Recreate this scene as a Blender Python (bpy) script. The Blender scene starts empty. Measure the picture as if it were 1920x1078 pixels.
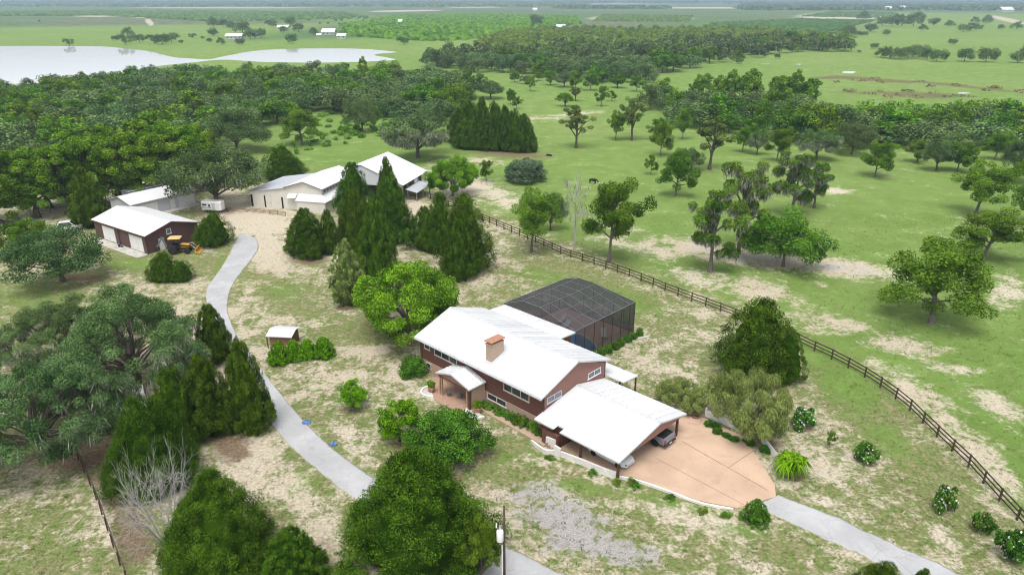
import bpy, math, random
import numpy as np
from mathutils import Vector, Matrix

random.seed(7)
RNG = np.random.default_rng(11)
R = math.radians
scene = bpy.context.scene
col = scene.collection

# ------------------------------------------------------------------ camera
FPX, CAMH = 1340.0, 41.0
PITCH = math.atan((539.0 + 4.0) / FPX)
cam_d = bpy.data.cameras.new('camera')
cam = bpy.data.objects.new('camera', cam_d)
col.objects.link(cam)
cam.location = (0, 0, CAMH)
cam.rotation_euler = (math.pi / 2 - PITCH, 0, 0)
cam_d.sensor_width = 36.0
cam_d.lens = FPX / 1920.0 * 36.0
cam_d.clip_start = 0.5
cam_d.clip_end = 60000
scene.camera = cam

# ------------------------------------------------------------------ sky, sun, exposure
SUN_EL, SUN_AZ = R(68), R(195)
w = bpy.data.worlds.new('World')
scene.world = w
w.use_nodes = True
nt = w.node_tree
for n in list(nt.nodes):
    nt.nodes.remove(n)
sky = nt.nodes.new('ShaderNodeTexSky')
sky.sky_type = 'NISHITA'
sky.sun_disc = False
sky.sun_elevation = SUN_EL
sky.sun_rotation = SUN_AZ
sky.air_density = 1.0
sky.dust_density = 3.0
sky.ozone_density = 1.0
hs = nt.nodes.new('ShaderNodeHueSaturation')
hs.inputs['Saturation'].default_value = 0.22
bg = nt.nodes.new('ShaderNodeBackground')
bg.inputs['Strength'].default_value = 0.15
wo = nt.nodes.new('ShaderNodeOutputWorld')
nt.links.new(sky.outputs[0], hs.inputs['Color'])
nt.links.new(hs.outputs[0], bg.inputs['Color'])
nt.links.new(bg.outputs[0], wo.inputs['Surface'])

sun_d = bpy.data.lights.new('sun', 'SUN')
sun_d.energy = 1.5
sun_d.angle = R(32)
sun_d.color = (1.0, 0.96, 0.88)
sun = bpy.data.objects.new('sun', sun_d)
col.objects.link(sun)
sdir = Vector((math.sin(SUN_AZ) * math.cos(SUN_EL), math.cos(SUN_AZ) * math.cos(SUN_EL), math.sin(SUN_EL)))
sun.rotation_euler = (-sdir).to_track_quat('-Z', 'Y').to_euler()
sun.location = (0, 0, 200)

scene.view_settings.view_transform = 'Standard'
scene.view_settings.look = 'None'
scene.view_settings.gamma = 1.0
scene.view_settings.use_curve_mapping = False
scene.view_settings.exposure = 0.58
scene.cycles.use_denoising = True
scene.cycles.pixel_filter_type = 'BLACKMAN_HARRIS'
scene.cycles.filter_width = 1.05
scene.cycles.max_bounces = 6
scene.cycles.diffuse_bounces = 3
scene.cycles.glossy_bounces = 2
scene.cycles.transmission_bounces = 2
scene.cycles.transparent_max_bounces = 10
scene.cycles.volume_bounces = 0

# ------------------------------------------------------------------ helpers
def G(px, py, z=0.0):
    """the point of the plane at height z that the photograph shows at (px, py)"""
    u = (px - 960.0) / FPX
    v = (py - 539.0) / FPX
    dz = -math.sin(PITCH) - v * math.cos(PITCH)
    t = (z - CAMH) / dz
    return Vector((u * t, (math.cos(PITCH) - v * math.sin(PITCH)) * t, z))

def proj(x, y, z):
    dz = z - CAMH
    d = y * math.cos(PITCH) - dz * math.sin(PITCH)
    up = y * math.sin(PITCH) + dz * math.cos(PITCH)
    return 960 + FPX * x / d, 539 - FPX * up / d, d

def link(o, parent=None):
    col.objects.link(o)
    if parent is not None:
        o.parent = parent
    return o

def tag(o, label=None, cat=None, group=None, kind=None):
    if label: o['label'] = label
    if cat: o['category'] = cat
    if group: o['group'] = group
    if kind: o['kind'] = kind
    return o

def thing(name, label, cat, loc=(0, 0, 0), rz=0.0, group=None):
    o = bpy.data.objects.new(name, None)
    o.empty_display_size = 0.5
    link(o)
    o.location = loc
    o.rotation_euler = (0, 0, rz)
    return tag(o, label, cat, group)

def copy_tree(o, parent=None):
    c = o.copy()
    link(c, parent)
    for ch in o.children:
        copy_tree(ch, c)
    return c

class MB:
    """collects faces; build() links them as ONE mesh object"""
    def __init__(s):
        s.v = []; s.f = []; s.mi = []; s.cur = 0
    def add(s, vs, fs):
        b = len(s.v)
        s.v += [tuple(p) for p in vs]
        for f in fs:
            s.f.append(tuple(b + i for i in f)); s.mi.append(s.cur)
        return s
    def box(s, x0, x1, y0, y1, z0, z1):
        vs = [(x0, y0, z0), (x1, y0, z0), (x1, y1, z0), (x0, y1, z0), (x0, y0, z1), (x1, y0, z1), (x1, y1, z1), (x0, y1, z1)]
        return s.add(vs, [(3, 2, 1, 0), (4, 5, 6, 7), (0, 1, 5, 4), (1, 2, 6, 5), (2, 3, 7, 6), (3, 0, 4, 7)])
    def slab(s, pts, d):
        """polygon extruded by vector d"""
        n = len(pts)
        d = Vector(d)
        a = [Vector(p) for p in pts]
        b = [p + d for p in a]
        fs = [tuple(range(n))[::-1], tuple(range(n, 2 * n))]
        for i in range(n):
            j = (i + 1) % n
            fs.append((i, j, n + j, n + i))
        return s.add(a + b, fs)
    def beam(s, p, q, w, h=None, up=(0, 0, 1)):
        h = h or w
        p, q = Vector(p), Vector(q)
        d = (q - p).normalized()
        upv = Vector(up)
        if abs(d.dot(upv)) > 0.98:
            upv = Vector((1, 0, 0))
        x = d.cross(upv).normalized() * (w / 2)
        y = x.cross(d).normalized() * (h / 2)
        vs = [p - x - y, p + x - y, p + x + y, p - x + y, q - x - y, q + x - y, q + x + y, q - x + y]
        return s.add(vs, [(3, 2, 1, 0), (4, 5, 6, 7), (0, 1, 5, 4), (1, 2, 6, 5), (2, 3, 7, 6), (3, 0, 4, 7)])
    def tube(s, pts, rad, n=8, cap=True):
        pts = [Vector(p) for p in pts]
        rad = rad if hasattr(rad, '__len__') else [rad] * len(pts)
        vs = []
        for i, p in enumerate(pts):
            d = (pts[min(i + 1, len(pts) - 1)] - pts[max(i - 1, 0)]).normalized()
            a = Vector((0, 0, 1)) if abs(d.z) < 0.9 else Vector((1, 0, 0))
            x = d.cross(a).normalized(); y = d.cross(x)
            for k in range(n):
                t = 2 * math.pi * k / n
                vs.append(p + (x * math.cos(t) + y * math.sin(t)) * rad[i])
        fs = []
        for i in range(len(pts) - 1):
            for k in range(n):
                k2 = (k + 1) % n
                fs.append((i * n + k, i * n + k2, (i + 1) * n + k2, (i + 1) * n + k))
        if cap:
            fs.append(tuple(range(n)))
            fs.append(tuple(range((len(pts) - 1) * n, len(pts) * n))[::-1])
        return s.add(vs, fs)
    def lathe(s, prof, n=16, axis='z', c=(0, 0, 0)):
        vs = []
        for (r, z) in prof:
            for k in range(n):
                t = 2 * math.pi * k / n
                a, b = r * math.cos(t), r * math.sin(t)
                if axis == 'z': p = (c[0] + a, c[1] + b, c[2] + z)
                elif axis == 'y': p = (c[0] + a, c[1] + z, c[2] + b)
                else: p = (c[0] + z, c[1] + a, c[2] + b)
                vs.append(p)
        fs = []
        m = len(prof)
        for i in range(m - 1):
            for k in range(n):
                k2 = (k + 1) % n
                fs.append((i * n + k, i * n + k2, (i + 1) * n + k2, (i + 1) * n + k))
        fs.append(tuple(range(n))[::-1]); fs.append(tuple(range((m - 1) * n, m * n)))
        return s.add(vs, fs)
    def mesh(s, name, mats):
        me = bpy.data.meshes.new(name)
        me.from_pydata(s.v, [], s.f)
        mats = mats if isinstance(mats, (list, tuple)) else [mats]
        for m in mats:
            me.materials.append(m)
        if len(mats) > 1:
            me.polygons.foreach_set('material_index', s.mi)
        me.update()
        import bmesh
        bm = bmesh.new(); bm.from_mesh(me)
        bmesh.ops.recalc_face_normals(bm, faces=bm.faces)
        bm.to_mesh(me); bm.free()
        return me
    def build(s, name, mats, parent=None, smooth=False, bevel=0):
        me = s.mesh(name, mats)
        if smooth:
            me.polygons.foreach_set('use_smooth', [True] * len(me.polygons))
        o = bpy.data.objects.new(name, me)
        link(o, parent)
        if bevel:
            m = o.modifiers.new('bevel', 'BEVEL'); m.width = bevel; m.segments = 2; m.limit_method = 'ANGLE'
        return o

def box(name, m, parent, *a, bevel=0):
    return MB().box(*a).build(name, m, parent, bevel=bevel)

def np_mesh(name, V, F, mats, attrs=None, smooth=False):
    """V (n,3), F (m,k) arrays -> mesh"""
    me = bpy.data.meshes.new(name)
    V = np.asarray(V, dtype=np.float32); F = np.asarray(F, dtype=np.int32)
    k = F.shape[1]; m = F.shape[0]
    me.vertices.add(len(V)); me.vertices.foreach_set('co', V.ravel())
    me.loops.add(m * k); me.loops.foreach_set('vertex_index', F.ravel())
    me.polygons.add(m); me.polygons.foreach_set('loop_start', np.arange(0, m * k, k, dtype=np.int32))
    if smooth:
        me.polygons.foreach_set('use_smooth', np.ones(m, dtype=bool))
    for mm in (mats if isinstance(mats, (list, tuple)) else [mats]):
        me.materials.append(mm)
    me.update(calc_edges=True)
    for nme, arr in (attrs or {}).items():
        arr = np.asarray(arr, dtype=np.float32)
        if arr.ndim == 1:
            a = me.attributes.new(nme, 'FLOAT', 'POINT'); a.data.foreach_set('value', arr)
        else:
            a = me.attributes.new(nme, 'FLOAT_COLOR', 'POINT'); a.data.foreach_set('color', arr.ravel())
    return me

# ------------------------------------------------------------------ materials
def new_mat(name):
    m = bpy.data.materials.new(name)
    m.use_nodes = True
    t = m.node_tree
    b = t.nodes.get('Principled BSDF')
    return m, t, b

def nd(t, typ, **kw):
    n = t.nodes.new(typ)
    for k, v in kw.items():
        if k.startswith('i_'):
            n.inputs[k[2:].replace('_', ' ')].default_value = v
        else:
            setattr(n, k, v)
    return n

def noise(t, vec, scale, detail=4, rough=0.55, dist=0.0):
    n = t.nodes.new('ShaderNodeTexNoise')
    n.inputs['Scale'].default_value = scale
    n.inputs['Detail'].default_value = detail
    n.inputs['Roughness'].default_value = rough
    n.inputs['Distortion'].default_value = dist
    if vec is not None:
        t.links.new(vec, n.inputs['Vector'])
    return n.outputs['Fac']

def math_(t, op, a, b=None, c=None, clamp=False):
    n = t.nodes.new('ShaderNodeMath'); n.operation = op; n.use_clamp = clamp
    for i, x in enumerate((a, b, c)):
        if x is None: continue
        if isinstance(x, (int, float)): n.inputs[i].default_value = x
        else: t.links.new(x, n.inputs[i])
    return n.outputs[0]

def mixc(t, fac, a, b, blend='MIX'):
    n = t.nodes.new('ShaderNodeMix'); n.data_type = 'RGBA'; n.blend_type = blend
    for s_, x in ((n.inputs['Factor'], fac), (n.inputs['A'], a), (n.inputs['B'], b)):
        if isinstance(x, (int, float)): s_.default_value = x
        elif isinstance(x, tuple): s_.default_value = (*x[:3], 1)
        else: t.links.new(x, s_)
    return n.outputs['Result']

def remap(t, x, a, b, c=0.0, d=1.0, smooth=True):
    n = t.nodes.new('ShaderNodeMapRange')
    n.interpolation_type = 'SMOOTHSTEP' if smooth else 'LINEAR'
    t.links.new(x, n.inputs[0])
    for i, v in enumerate((a, b, c, d)):
        n.inputs[i + 1].default_value = v
    return n.outputs[0]

def gpos(t):
    return t.nodes.new('ShaderNodeNewGeometry').outputs['Position']

def ocoord(t):
    return t.nodes.new('ShaderNodeTexCoord').outputs['Object']

def pmat(name, c, rough=0.6, vary=0.12, scale=1.5, bump=0.0, bscale=12.0, metal=0.0, spec=0.3, dirt=0.0, dirt_c=(0.2, 0.17, 0.13), coord='o'):
    m, t, b = new_mat(name)
    p = ocoord(t) if coord == 'o' else gpos(t)
    n1 = noise(t, p, scale, 5)
    lo = tuple(x * (1 - vary) for x in c); hi = tuple(min(1, x * (1 + vary)) for x in c)
    cc = mixc(t, remap(t, n1, 0.3, 0.7), lo, hi)
    if dirt:
        n2 = noise(t, p, scale * 0.45, 6, 0.65, 0.6)
        cc = mixc(t, remap(t, n2, 0.52, 0.78, 0, dirt), cc, dirt_c)
    t.links.new(cc, b.inputs['Base Color'])
    b.inputs['Roughness'].default_value = rough
    b.inputs['Metallic'].default_value = metal
    b.inputs['Specular IOR Level'].default_value = spec
    if bump:
        n3 = noise(t, p, bscale, 4)
        bp = nd(t, 'ShaderNodeBump'); bp.inputs['Strength'].default_value = bump; bp.inputs['Distance'].default_value = 0.05
        t.links.new(n3, bp.inputs['Height']); t.links.new(bp.outputs[0], b.inputs['Normal'])
    return m

def ribmat(name, c, axis=0, period=0.3, rough=0.45, strength=0.35, vary=0.06, dirt=0.15, dirt_c=(0.3, 0.27, 0.23), spec=0.3, obvar=0.0):
    """ribbed sheet metal or lap siding: fine relief along one object axis"""
    m, t, b = new_mat(name)
    p = ocoord(t)
    sx = nd(t, 'ShaderNodeSeparateXYZ'); t.links.new(p, sx.inputs[0])
    f = math_(t, 'FRACT', math_(t, 'DIVIDE', sx.outputs[axis], period))
    h = remap(t, f, 0.0, 0.18, 0, 1)
    n2 = noise(t, p, 0.5, 6, 0.65)
    n1 = noise(t, p, 1.7, 4)
    cc = mixc(t, n1, tuple(x * (1 - vary) for x in c), tuple(min(1, x * (1 + vary)) for x in c))
    cc = mixc(t, remap(t, n2, 0.5, 0.8, 0, dirt), cc, dirt_c)
    oi = nd(t, 'ShaderNodeObjectInfo')
    hv = nd(t, 'ShaderNodeHueSaturation'); t.links.new(cc, hv.inputs['Color'])
    t.links.new(remap(t, oi.outputs['Random'], 0, 1, 1 - obvar, 1 + obvar, False), hv.inputs['Value'])
    cc = hv.outputs[0]
    t.links.new(cc, b.inputs['Base Color'])
    b.inputs['Roughness'].default_value = rough
    b.inputs['Specular IOR Level'].default_value = spec
    bp = nd(t, 'ShaderNodeBump'); bp.inputs['Strength'].default_value = strength; bp.inputs['Distance'].default_value = 0.03
    t.links.new(h, bp.inputs['Height']); t.links.new(bp.outputs[0], b.inputs['Normal'])
    return m

def brickmat(name, c1, c2, mortar, scale=1.0, bw=0.22, bh=0.075, flat=False):
    m, t, b = new_mat(name)
    p = ocoord(t)
    if not flat:
        # run the courses along whichever way the wall faces
        sx = nd(t, 'ShaderNodeSeparateXYZ'); t.links.new(p, sx.inputs[0])
        cb = nd(t, 'ShaderNodeCombineXYZ')
        t.links.new(math_(t, 'ADD', sx.outputs[0], sx.outputs[1]), cb.inputs[0]); t.links.new(sx.outputs[2], cb.inputs[1])
        p2 = cb.outputs[0]
    else:
        p2 = p
    br = nd(t, 'ShaderNodeTexBrick')
    t.links.new(p2, br.inputs['Vector'])
    br.inputs['Color1'].default_value = (*c1, 1); br.inputs['Color2'].default_value = (*c2, 1); br.inputs['Mortar'].default_value = (*mortar, 1)
    br.inputs['Scale'].default_value = scale; br.inputs['Brick Width'].default_value = bw; br.inputs['Row Height'].default_value = bh
    br.inputs['Mortar Size'].default_value = 0.012
    n1 = noise(t, p, 3.0, 5)
    cc = mixc(t, remap(t, n1, 0.3, 0.75, 0, 0.45), br.outputs['Color'], (0.45, 0.33, 0.24))
    t.links.new(cc, b.inputs['Base Color'])
    b.inputs['Roughness'].default_value = 0.85
    return m

M = {}
M['roof'] = ribmat('white_roof_metal', (0.66, 0.67, 0.69), 0, 0.3, 0.42, 0.12, 0.06, 0.3, (0.47, 0.47, 0.47), obvar=0.08)
M['roof_old'] = ribmat('weathered_roof_metal', (0.72, 0.74, 0.77), 0, 0.6, 0.45, 0.2, 0.08, 0.35, (0.42, 0.42, 0.43))
M['roof_grey'] = ribmat('grey_roof_metal', (0.42, 0.44, 0.49), 0, 0.6, 0.5, 0.2, 0.08, 0.3, (0.3, 0.3, 0.33))
M['trim'] = pmat('roof_trim', (0.52, 0.53, 0.55), 0.5, 0.06)
M['siding'] = ribmat('brown_siding', (0.145, 0.066, 0.050), 2, 0.2, 0.6, 0.4, 0.12, 0.2, (0.09, 0.045, 0.04))
M['lit_gable_siding'] = ribmat('lit_gable_siding', (0.29, 0.15, 0.12), 2, 0.2, 0.6, 0.4, 0.1, 0.2, (0.17, 0.09, 0.08))  # the brown siding again, paler because lit: light put into the colour
M['brick'] = brickmat('stone_brick', (0.36, 0.19, 0.13), (0.44, 0.28, 0.19), (0.4, 0.35, 0.3))
M['chim_brick'] = brickmat('chimney_brick', (0.40, 0.24, 0.16), (0.46, 0.33, 0.23), (0.45, 0.4, 0.35))
M['paver'] = brickmat('patio_brick', (0.36, 0.18, 0.13), (0.43, 0.25, 0.18), (0.33, 0.27, 0.23), 1.0, 0.24, 0.12, True)
M['walk'] = brickmat('walk_brick', (0.42, 0.25, 0.17), (0.47, 0.33, 0.23), (0.4, 0.35, 0.3), 1.0, 0.24, 0.12, True)
M['glass'] = pmat('dark_glass', (0.035, 0.04, 0.05), 0.12, 0.2, spec=0.6)
M['glass_blue'] = pmat('pale_glass', (0.16, 0.17, 0.21), 0.12, 0.2, spec=0.6)
M['frame'] = pmat('window_frame', (0.62, 0.58, 0.55), 0.5, 0.06)
M['white'] = pmat('white_paint', (0.78, 0.78, 0.77), 0.5, 0.05, dirt=0.2, dirt_c=(0.5, 0.47, 0.42))
M['stucco'] = pmat('white_stucco', (0.72, 0.70, 0.68), 0.8, 0.08, dirt=0.45, dirt_c=(0.4, 0.36, 0.3), bump=0.2)
M['post'] = pmat('brown_post', (0.11, 0.055, 0.035), 0.7, 0.2)
M['wood'] = pmat('pale_wood', (0.42, 0.29, 0.17), 0.7, 0.2)
M['soffit'] = pmat('soffit', (0.28, 0.15, 0.11), 0.8, 0.1)
M['dark'] = pmat('doorway_shade', (0.02, 0.02, 0.02), 0.9, 0.2)
M['black_metal'] = pmat('dark_bronze_metal', (0.03, 0.028, 0.028), 0.5, 0.2)
M['alu'] = pmat('grey_aluminium', (0.15, 0.155, 0.18), 0.45, 0.1)
M['conc'] = pmat('concrete', (0.48, 0.46, 0.43), 0.85, 0.1, 0.8, 0.2, 9, dirt=0.4, dirt_c=(0.33, 0.29, 0.24))
M['ws_wall'] = ribmat('brown_steel_wall', (0.115, 0.06, 0.058), 0, 0.3, 0.55, 0.4, 0.08, 0.2, (0.09, 0.055, 0.05))
M['ws_wall_y'] = ribmat('brown_steel_gable', (0.115, 0.06, 0.058), 1, 0.3, 0.55, 0.4, 0.08, 0.2, (0.09, 0.055, 0.05))
M['grey_wall'] = ribmat('grey_white_wall', (0.55, 0.56, 0.59), 2, 0.2, 0.6, 0.3, 0.05, 0.3, (0.4, 0.38, 0.35))
M['barn_wall'] = ribmat('cream_barn_wall', (0.66, 0.63, 0.57), 0, 0.3, 0.6, 0.35, 0.05, 0.5, (0.48, 0.42, 0.35))
M['barn_side'] = ribmat('cream_barn_side', (0.66, 0.63, 0.57), 1, 0.3, 0.6, 0.35, 0.05, 0.4, (0.48, 0.42, 0.35))
M['fence'] = pmat('dark_fence_wood', (0.075, 0.052, 0.042), 0.8, 0.3, 3, coord='g')
M['grey_wood'] = pmat('grey_weathered_wood', (0.26, 0.23, 0.2), 0.85, 0.25, 3, coord='g')
M['tyre'] = pmat('rubber', (0.02, 0.02, 0.021), 0.8, 0.2)
M['rim'] = pmat('rim_grey', (0.35, 0.36, 0.38), 0.35, 0.1, metal=0.6)
M['yellow'] = pmat('machine_yellow', (0.62, 0.33, 0.05), 0.45, 0.1, dirt=0.4, dirt_c=(0.25, 0.15, 0.07))
M['canopy_top'] = pmat('canopy_tan', (0.62, 0.42, 0.17), 0.55, 0.08)
M['silver'] = pmat('silver_paint', (0.27, 0.285, 0.33), 0.3, 0.03, metal=0.4, spec=0.5)
M['carwhite'] = pmat('car_white', (0.78, 0.79, 0.8), 0.25, 0.02, spec=0.5)
M['red'] = pmat('lamp_red', (0.35, 0.02, 0.02), 0.3, 0.1)
M['blue'] = pmat('blue_plastic', (0.10, 0.20, 0.45), 0.45, 0.1)
M['terra'] = pmat('terracotta_pot', (0.4, 0.2, 0.13), 0.8, 0.12)
M['bark'] = pmat('bark', (0.105, 0.088, 0.072), 0.9, 0.3, 3, 0.6, 8)
M['bark_grey'] = pmat('grey_bark', (0.15, 0.135, 0.118), 0.9, 0.25, 3, 0.5, 8)
M['cow'] = pmat('black_hide', (0.012, 0.011, 0.011), 0.6, 0.2)
M['rust'] = pmat('rust', (0.22, 0.11, 0.07), 0.8, 0.3, 3)

# ================================================================== GROUND
def ground_fields(X, Y):
    d = Y * math.cos(PITCH) + CAMH * math.sin(PITCH)
    d = np.maximum(d, 4.0)
    up = Y * math.sin(PITCH) - CAMH * math.cos(PITCH)
    PX = 960 + FPX * X / d
    PY = 539 - FPX * up / d
    PY = np.where(Y < 12, 1800.0, PY)
    def ell(lst):
        a = np.zeros_like(PX)
        for (cx, cy, rx, ry, rot, s) in lst:
            c, sn = math.cos(R(rot)), math.sin(R(rot))
            dx, dy = PX - cx, PY - cy
            u = (dx * c + dy * sn) / rx; v = (-dx * sn + dy * c) / ry
            q = u * u + v * v
            a = np.maximum(a, s * np.exp(-q * 0.9)) if s > 0 else a + s * np.exp(-q * 0.9)
        return a
    def sm(x, a, b):
        t = np.clip((x - a) / (b - a), 0, 1); return t * t * (3 - 2 * t)
    # the fence divides the yard from the pasture
    fx = np.array([-2000, 560, 795, 920, 1130, 1330, 1487, 1615, 1740, 1850, 1925, 2600])
    fy = np.array([330, 335, 362, 412, 495, 570, 632, 695, 795, 905, 985, 1900])
    past = sm(np.interp(PX, fx, fy) - PY, -8, 40)
    past = np.maximum(past * sm(PX, 300, 560), sm(300 - PY, 0, 60))
    sand = 0.52 * (1 - past) + 0.08 * past
    sand *= sm(PY, 180, 360) * 0.9 + 0.1
    sand = np.maximum(sand, ell([
        (480, 415, 95, 38, 0, 1.3), (500, 470, 55, 50, 20, 1.2), (455, 385, 60, 20, 0, 1.2), (430, 380, 30, 40, 0, 1.0), (540, 500, 60, 25, 0, 0.8),
        (875, 352, 95, 22, 10, 1.25), (830, 340, 50, 26, 10, 1.0), (775, 390, 40, 26, 20, 1.05), (950, 378, 60, 14, 10, .9), (905, 303, 40, 8, 5, .7),
        (930, 475, 60, 40, -30, .85), (900, 520, 60, 20, -10, .8), (980, 490, 50, 18, 15, .6),
        (1330, 470, 90, 20, 10, 1.0), (1440, 488, 120, 18, 6, 1.15), (1590, 505, 120, 18, 8, 1.1), (1230, 470, 60, 22, 15, .85), (1160, 455, 60, 12, 10, .7),
        (1150, 425, 80, 6, 8, .75), (1300, 520, 90, 25, 12, .8), (1430, 545, 90, 26, 15, .75), (1540, 535, 30, 12, 20, 1.0),
        (1885, 548, 55, 40, 0, .9), (1680, 645, 90, 20, 8, .85), (1560, 610, 80, 25, 15, .75), (1640, 690, 90, 22, 25, .85), (1720, 740, 110, 26, 30, .9), (1820, 830, 110, 32, 38, .9), (1880, 760, 80, 25, 20, .85), (1890, 900, 60, 25, 40, .9), (1780, 690, 60, 12, 10, .8),
        (1570, 358, 26, 6, 3, 1.3), (1075, 215, 55, 5, -6, .8), (1020, 222, 50, 6, 0, .6), (1820, 420, 25, 5, 0, .5),
        (540, 905, 110, 55, 45, 1.15), (480, 850, 60, 35, 40, 1.15), (600, 1000, 60, 70, 60, 1.0), (470, 880, 60, 50, 40, 1.1), (425, 850, 40, 30, 30, .9),
        (610, 700, 110, 22, 5, .85), (690, 660, 60, 18, -10, .9), (530, 600, 60, 18, 0, .75), (700, 705, 60, 20, 20, .9), (760, 715, 50, 16, 25, .8),
        (450, 600, 14, 60, -20, .8), (470, 545, 16, 40, 0, .8), (640, 580, 60, 20, 10, .7), (545, 690, 25, 50, -45, .8), (640, 800, 60, 20, 40, .8), (690, 850, 30, 20, 40, 1.0),
        (1020, 870, 90, 30, 15, .85), (920, 920, 70, 25, 10, .9), (1120, 900, 90, 25, 15, .7), (1240, 960, 110, 22, 15, .85), (1330, 990, 130, 30, 18, .7), (1560, 1030, 90, 26, 20, .75),
        (1540, 885, 70, 22, 20, .85), (1640, 910, 90, 22, 25, .9), (1600, 960, 120, 22, 22, .85), (1760, 1000, 80, 25, 30, .8), (1830, 960, 60, 20, 35, .75), (1470, 905, 26, 24, 0, .95), (1850, 1010, 70, 25, 30, .8),
        (195, 960, 14, 110, -10, 1.3), (130, 950, 60, 25, 0, .7), (50, 880, 60, 30, 0, .6), (30, 960, 90, 25, 0, .35), (300, 750, 60, 40, 40, .85), (340, 640, 60, 50, 0, .9),
        (260, 470, 100, 14, 20, .6), (390, 470, 30, 12, 0, .9), (150, 500, 80, 18, 0, .7), (110, 400, 70, 8, -18, 1.0), (190, 385, 40, 10, -10, .9), (300, 1000, 40, 60, 0, .5),
        (1200, 590, 60, 14, 10, .7), (1250, 640, 60, 20, 0, .7), (1240, 690, 70, 18, 5, .85), (1180, 655, 40, 10, 10, .7), (1290, 700, 40, 20, 0, .7), (1390, 545, 60, 16, 20, .6)]))
    sand += ell([(1180, 560, 60, 20, 15, -.5), (1120, 540, 70, 20, 15, -.4), (1590, 720, 70, 45, 30, -.6), (1560, 670, 60, 30, 20, -.7), (1640, 780, 60, 50, 35, -.5), (1700, 850, 60, 40, 38, -.5), (1790, 930, 50, 30, 38, -.5), (1100, 915, 60, 14, 15, -.6), (960, 850, 50, 30, 10, -.4), (940, 890, 50, 20, 10, -.6),
        (520, 540, 70, 25, 10, -.35), (570, 585, 50, 16, 10, -.35), (660, 630, 60, 20, 0, -.3), (880, 640, 60, 60, 0, -.2), (700, 610, 50, 30, 0, -.3),
        (430, 500, 30, 30, 0, -.6), (350, 490, 60, 20, 0, -.5), (230, 490, 60, 18, 0, -.5), (60, 560, 120, 40, 0, -.45), (560, 900, 40, 25, 20, -.6), (30, 1020, 150, 60, 0, -.25),
        (1500, 960, 50, 18, 20, -.4), (1290, 930, 40, 10, 12, -.6), (1230, 905, 40, 12, 10, -.8), (1480, 1030, 70, 20, 20, -.4), (1030, 505, 90, 22, 18, -.45), (960, 560, 60, 30, 10, -.3), (1560, 560, 60, 30, 20, -.4)])
    lush = 0.80 * past + 0.22 * (1 - past)
    lush = np.maximum(lush, ell([(1590, 720, 80, 45, 30, .95), (1540, 670, 60, 30, 20, .9), (1150, 560, 120, 25, 15, .75), (1020, 520, 80, 16, 15, .7), (1470, 512, 60, 8, 5, .9), (1545, 515, 30, 10, 10, 1.3), (1700, 560, 120, 40, 0, .9), (1620, 570, 60, 30, 20, .9), (1750, 650, 130, 35, 10, .85), (1880, 680, 90, 30, 0, .85), (1330, 500, 40, 6, 5, .8), (1060, 605, 60, 20, 0, .5),
        (430, 505, 25, 30, 0, .8), (250, 495, 60, 14, 0, .8), (1230, 905, 60, 12, 12, .9), (1100, 915, 60, 12, 12, .8), (1380, 990, 50, 12, 15, .7), (530, 545, 50, 20, 0, .6), (960, 860, 60, 20, 0, .5), (1420, 990, 30, 10, 0, .8), (560, 905, 40, 20, 20, .8), (1660, 820, 70, 30, 38, .7), (1700, 1040, 60, 14, 25, .5), (620, 240, 150, 30, 0, .9), (60, 560, 120, 40, 0, .5), (1560, 150, 400, 40, 0, .9), (1260, 945, 100, 6, 15, .9)]))
    litter = ell([(575, 490, 60, 10, 0, .8), (690, 525, 60, 10, 0, .5), (850, 525, 80, 14, -10, .7), (330, 770, 60, 50, 50, .8), (430, 830, 60, 40, 50, .95), (220, 900, 60, 90, -15, .9), (150, 850, 130, 40, 0, 1.0), (250, 1000, 50, 90, -10, .9), (100, 880, 100, 20, 0, .6), (840, 895, 50, 14, 0, .9), (750, 838, 24, 8, 0, .9), (661, 770, 30, 9, 0, .8), (765, 640, 40, 14, 0, .8), (650, 577, 36, 9, 0, .8), (1425, 725, 80, 14, 0, .7), (1420, 815, 60, 25, 30, .8), (1490, 897, 34, 10, 0, .9), (1510, 806, 30, 7, 0, .8), (1635, 875, 25, 6, 0, .6), (1780, 970, 30, 8, 20, .6), (1905, 1050, 35, 12, 0, .8), (1000, 475, 26, 7, 0, .6), (1142, 492, 26, 7, 0, .6), (1746, 606, 60, 8, 0, .5), (1331, 512, 26, 6, 0, .5),
        (150, 520, 80, 10, 0, .8), (410, 395, 60, 12, 0, .8), (400, 470, 40, 8, 0, .5), (200, 395, 300, 8, -12, .5), (960, 290, 110, 10, 3, .8), (1010, 660, 40, 12, 20, .5), (690, 720, 40, 16, 10, .4), (1320, 790, 50, 14, 30, .8), (600, 1040, 60, 60, 0, .6), (1850, 1000, 30, 12, 0, .5), (830, 690, 60, 20, 20, .3), (480, 395, 90, 8, 5, .7)])
    grey = ell([(1060, 975, 120, 48, 10, 1.15), (1150, 1030, 130, 42, 15, 1.1), (1000, 925, 80, 36, 0, .95), (1080, 1010, 90, 46, 0, 1.1), (690, 890, 40, 14, 40, .9), (1700, 1020, 60, 8, 25, .5), (1440, 488, 120, 14, 6, .75), (1590, 505, 120, 14, 8, .75), (1330, 470, 70, 14, 10, .6), (700, 705, 40, 20, 20, .6), (620, 800, 60, 10, 45, .6), (480, 385, 60, 14, 0, .4), (1560, 950, 90, 9, 25, .5)])
    # far country: brown marsh, groves, bare strips
    marsh = ell([(1640, 150, 140, 5, 3, .9), (1800, 162, 180, 4, 6, .9), (1700, 178, 160, 7, 2, .9), (1560, 146, 70, 5, 0, .9), (1600, 160, 200, 20, 0, .35), (1380, 148, 90, 8, 0, .4), (520, 104, 160, 5, 0, .6), (560, 90, 250, 3, 0, .5), (-900, 60, 20, 2, 0, .1)])
    dist = np.hypot(X, Y)
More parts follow.
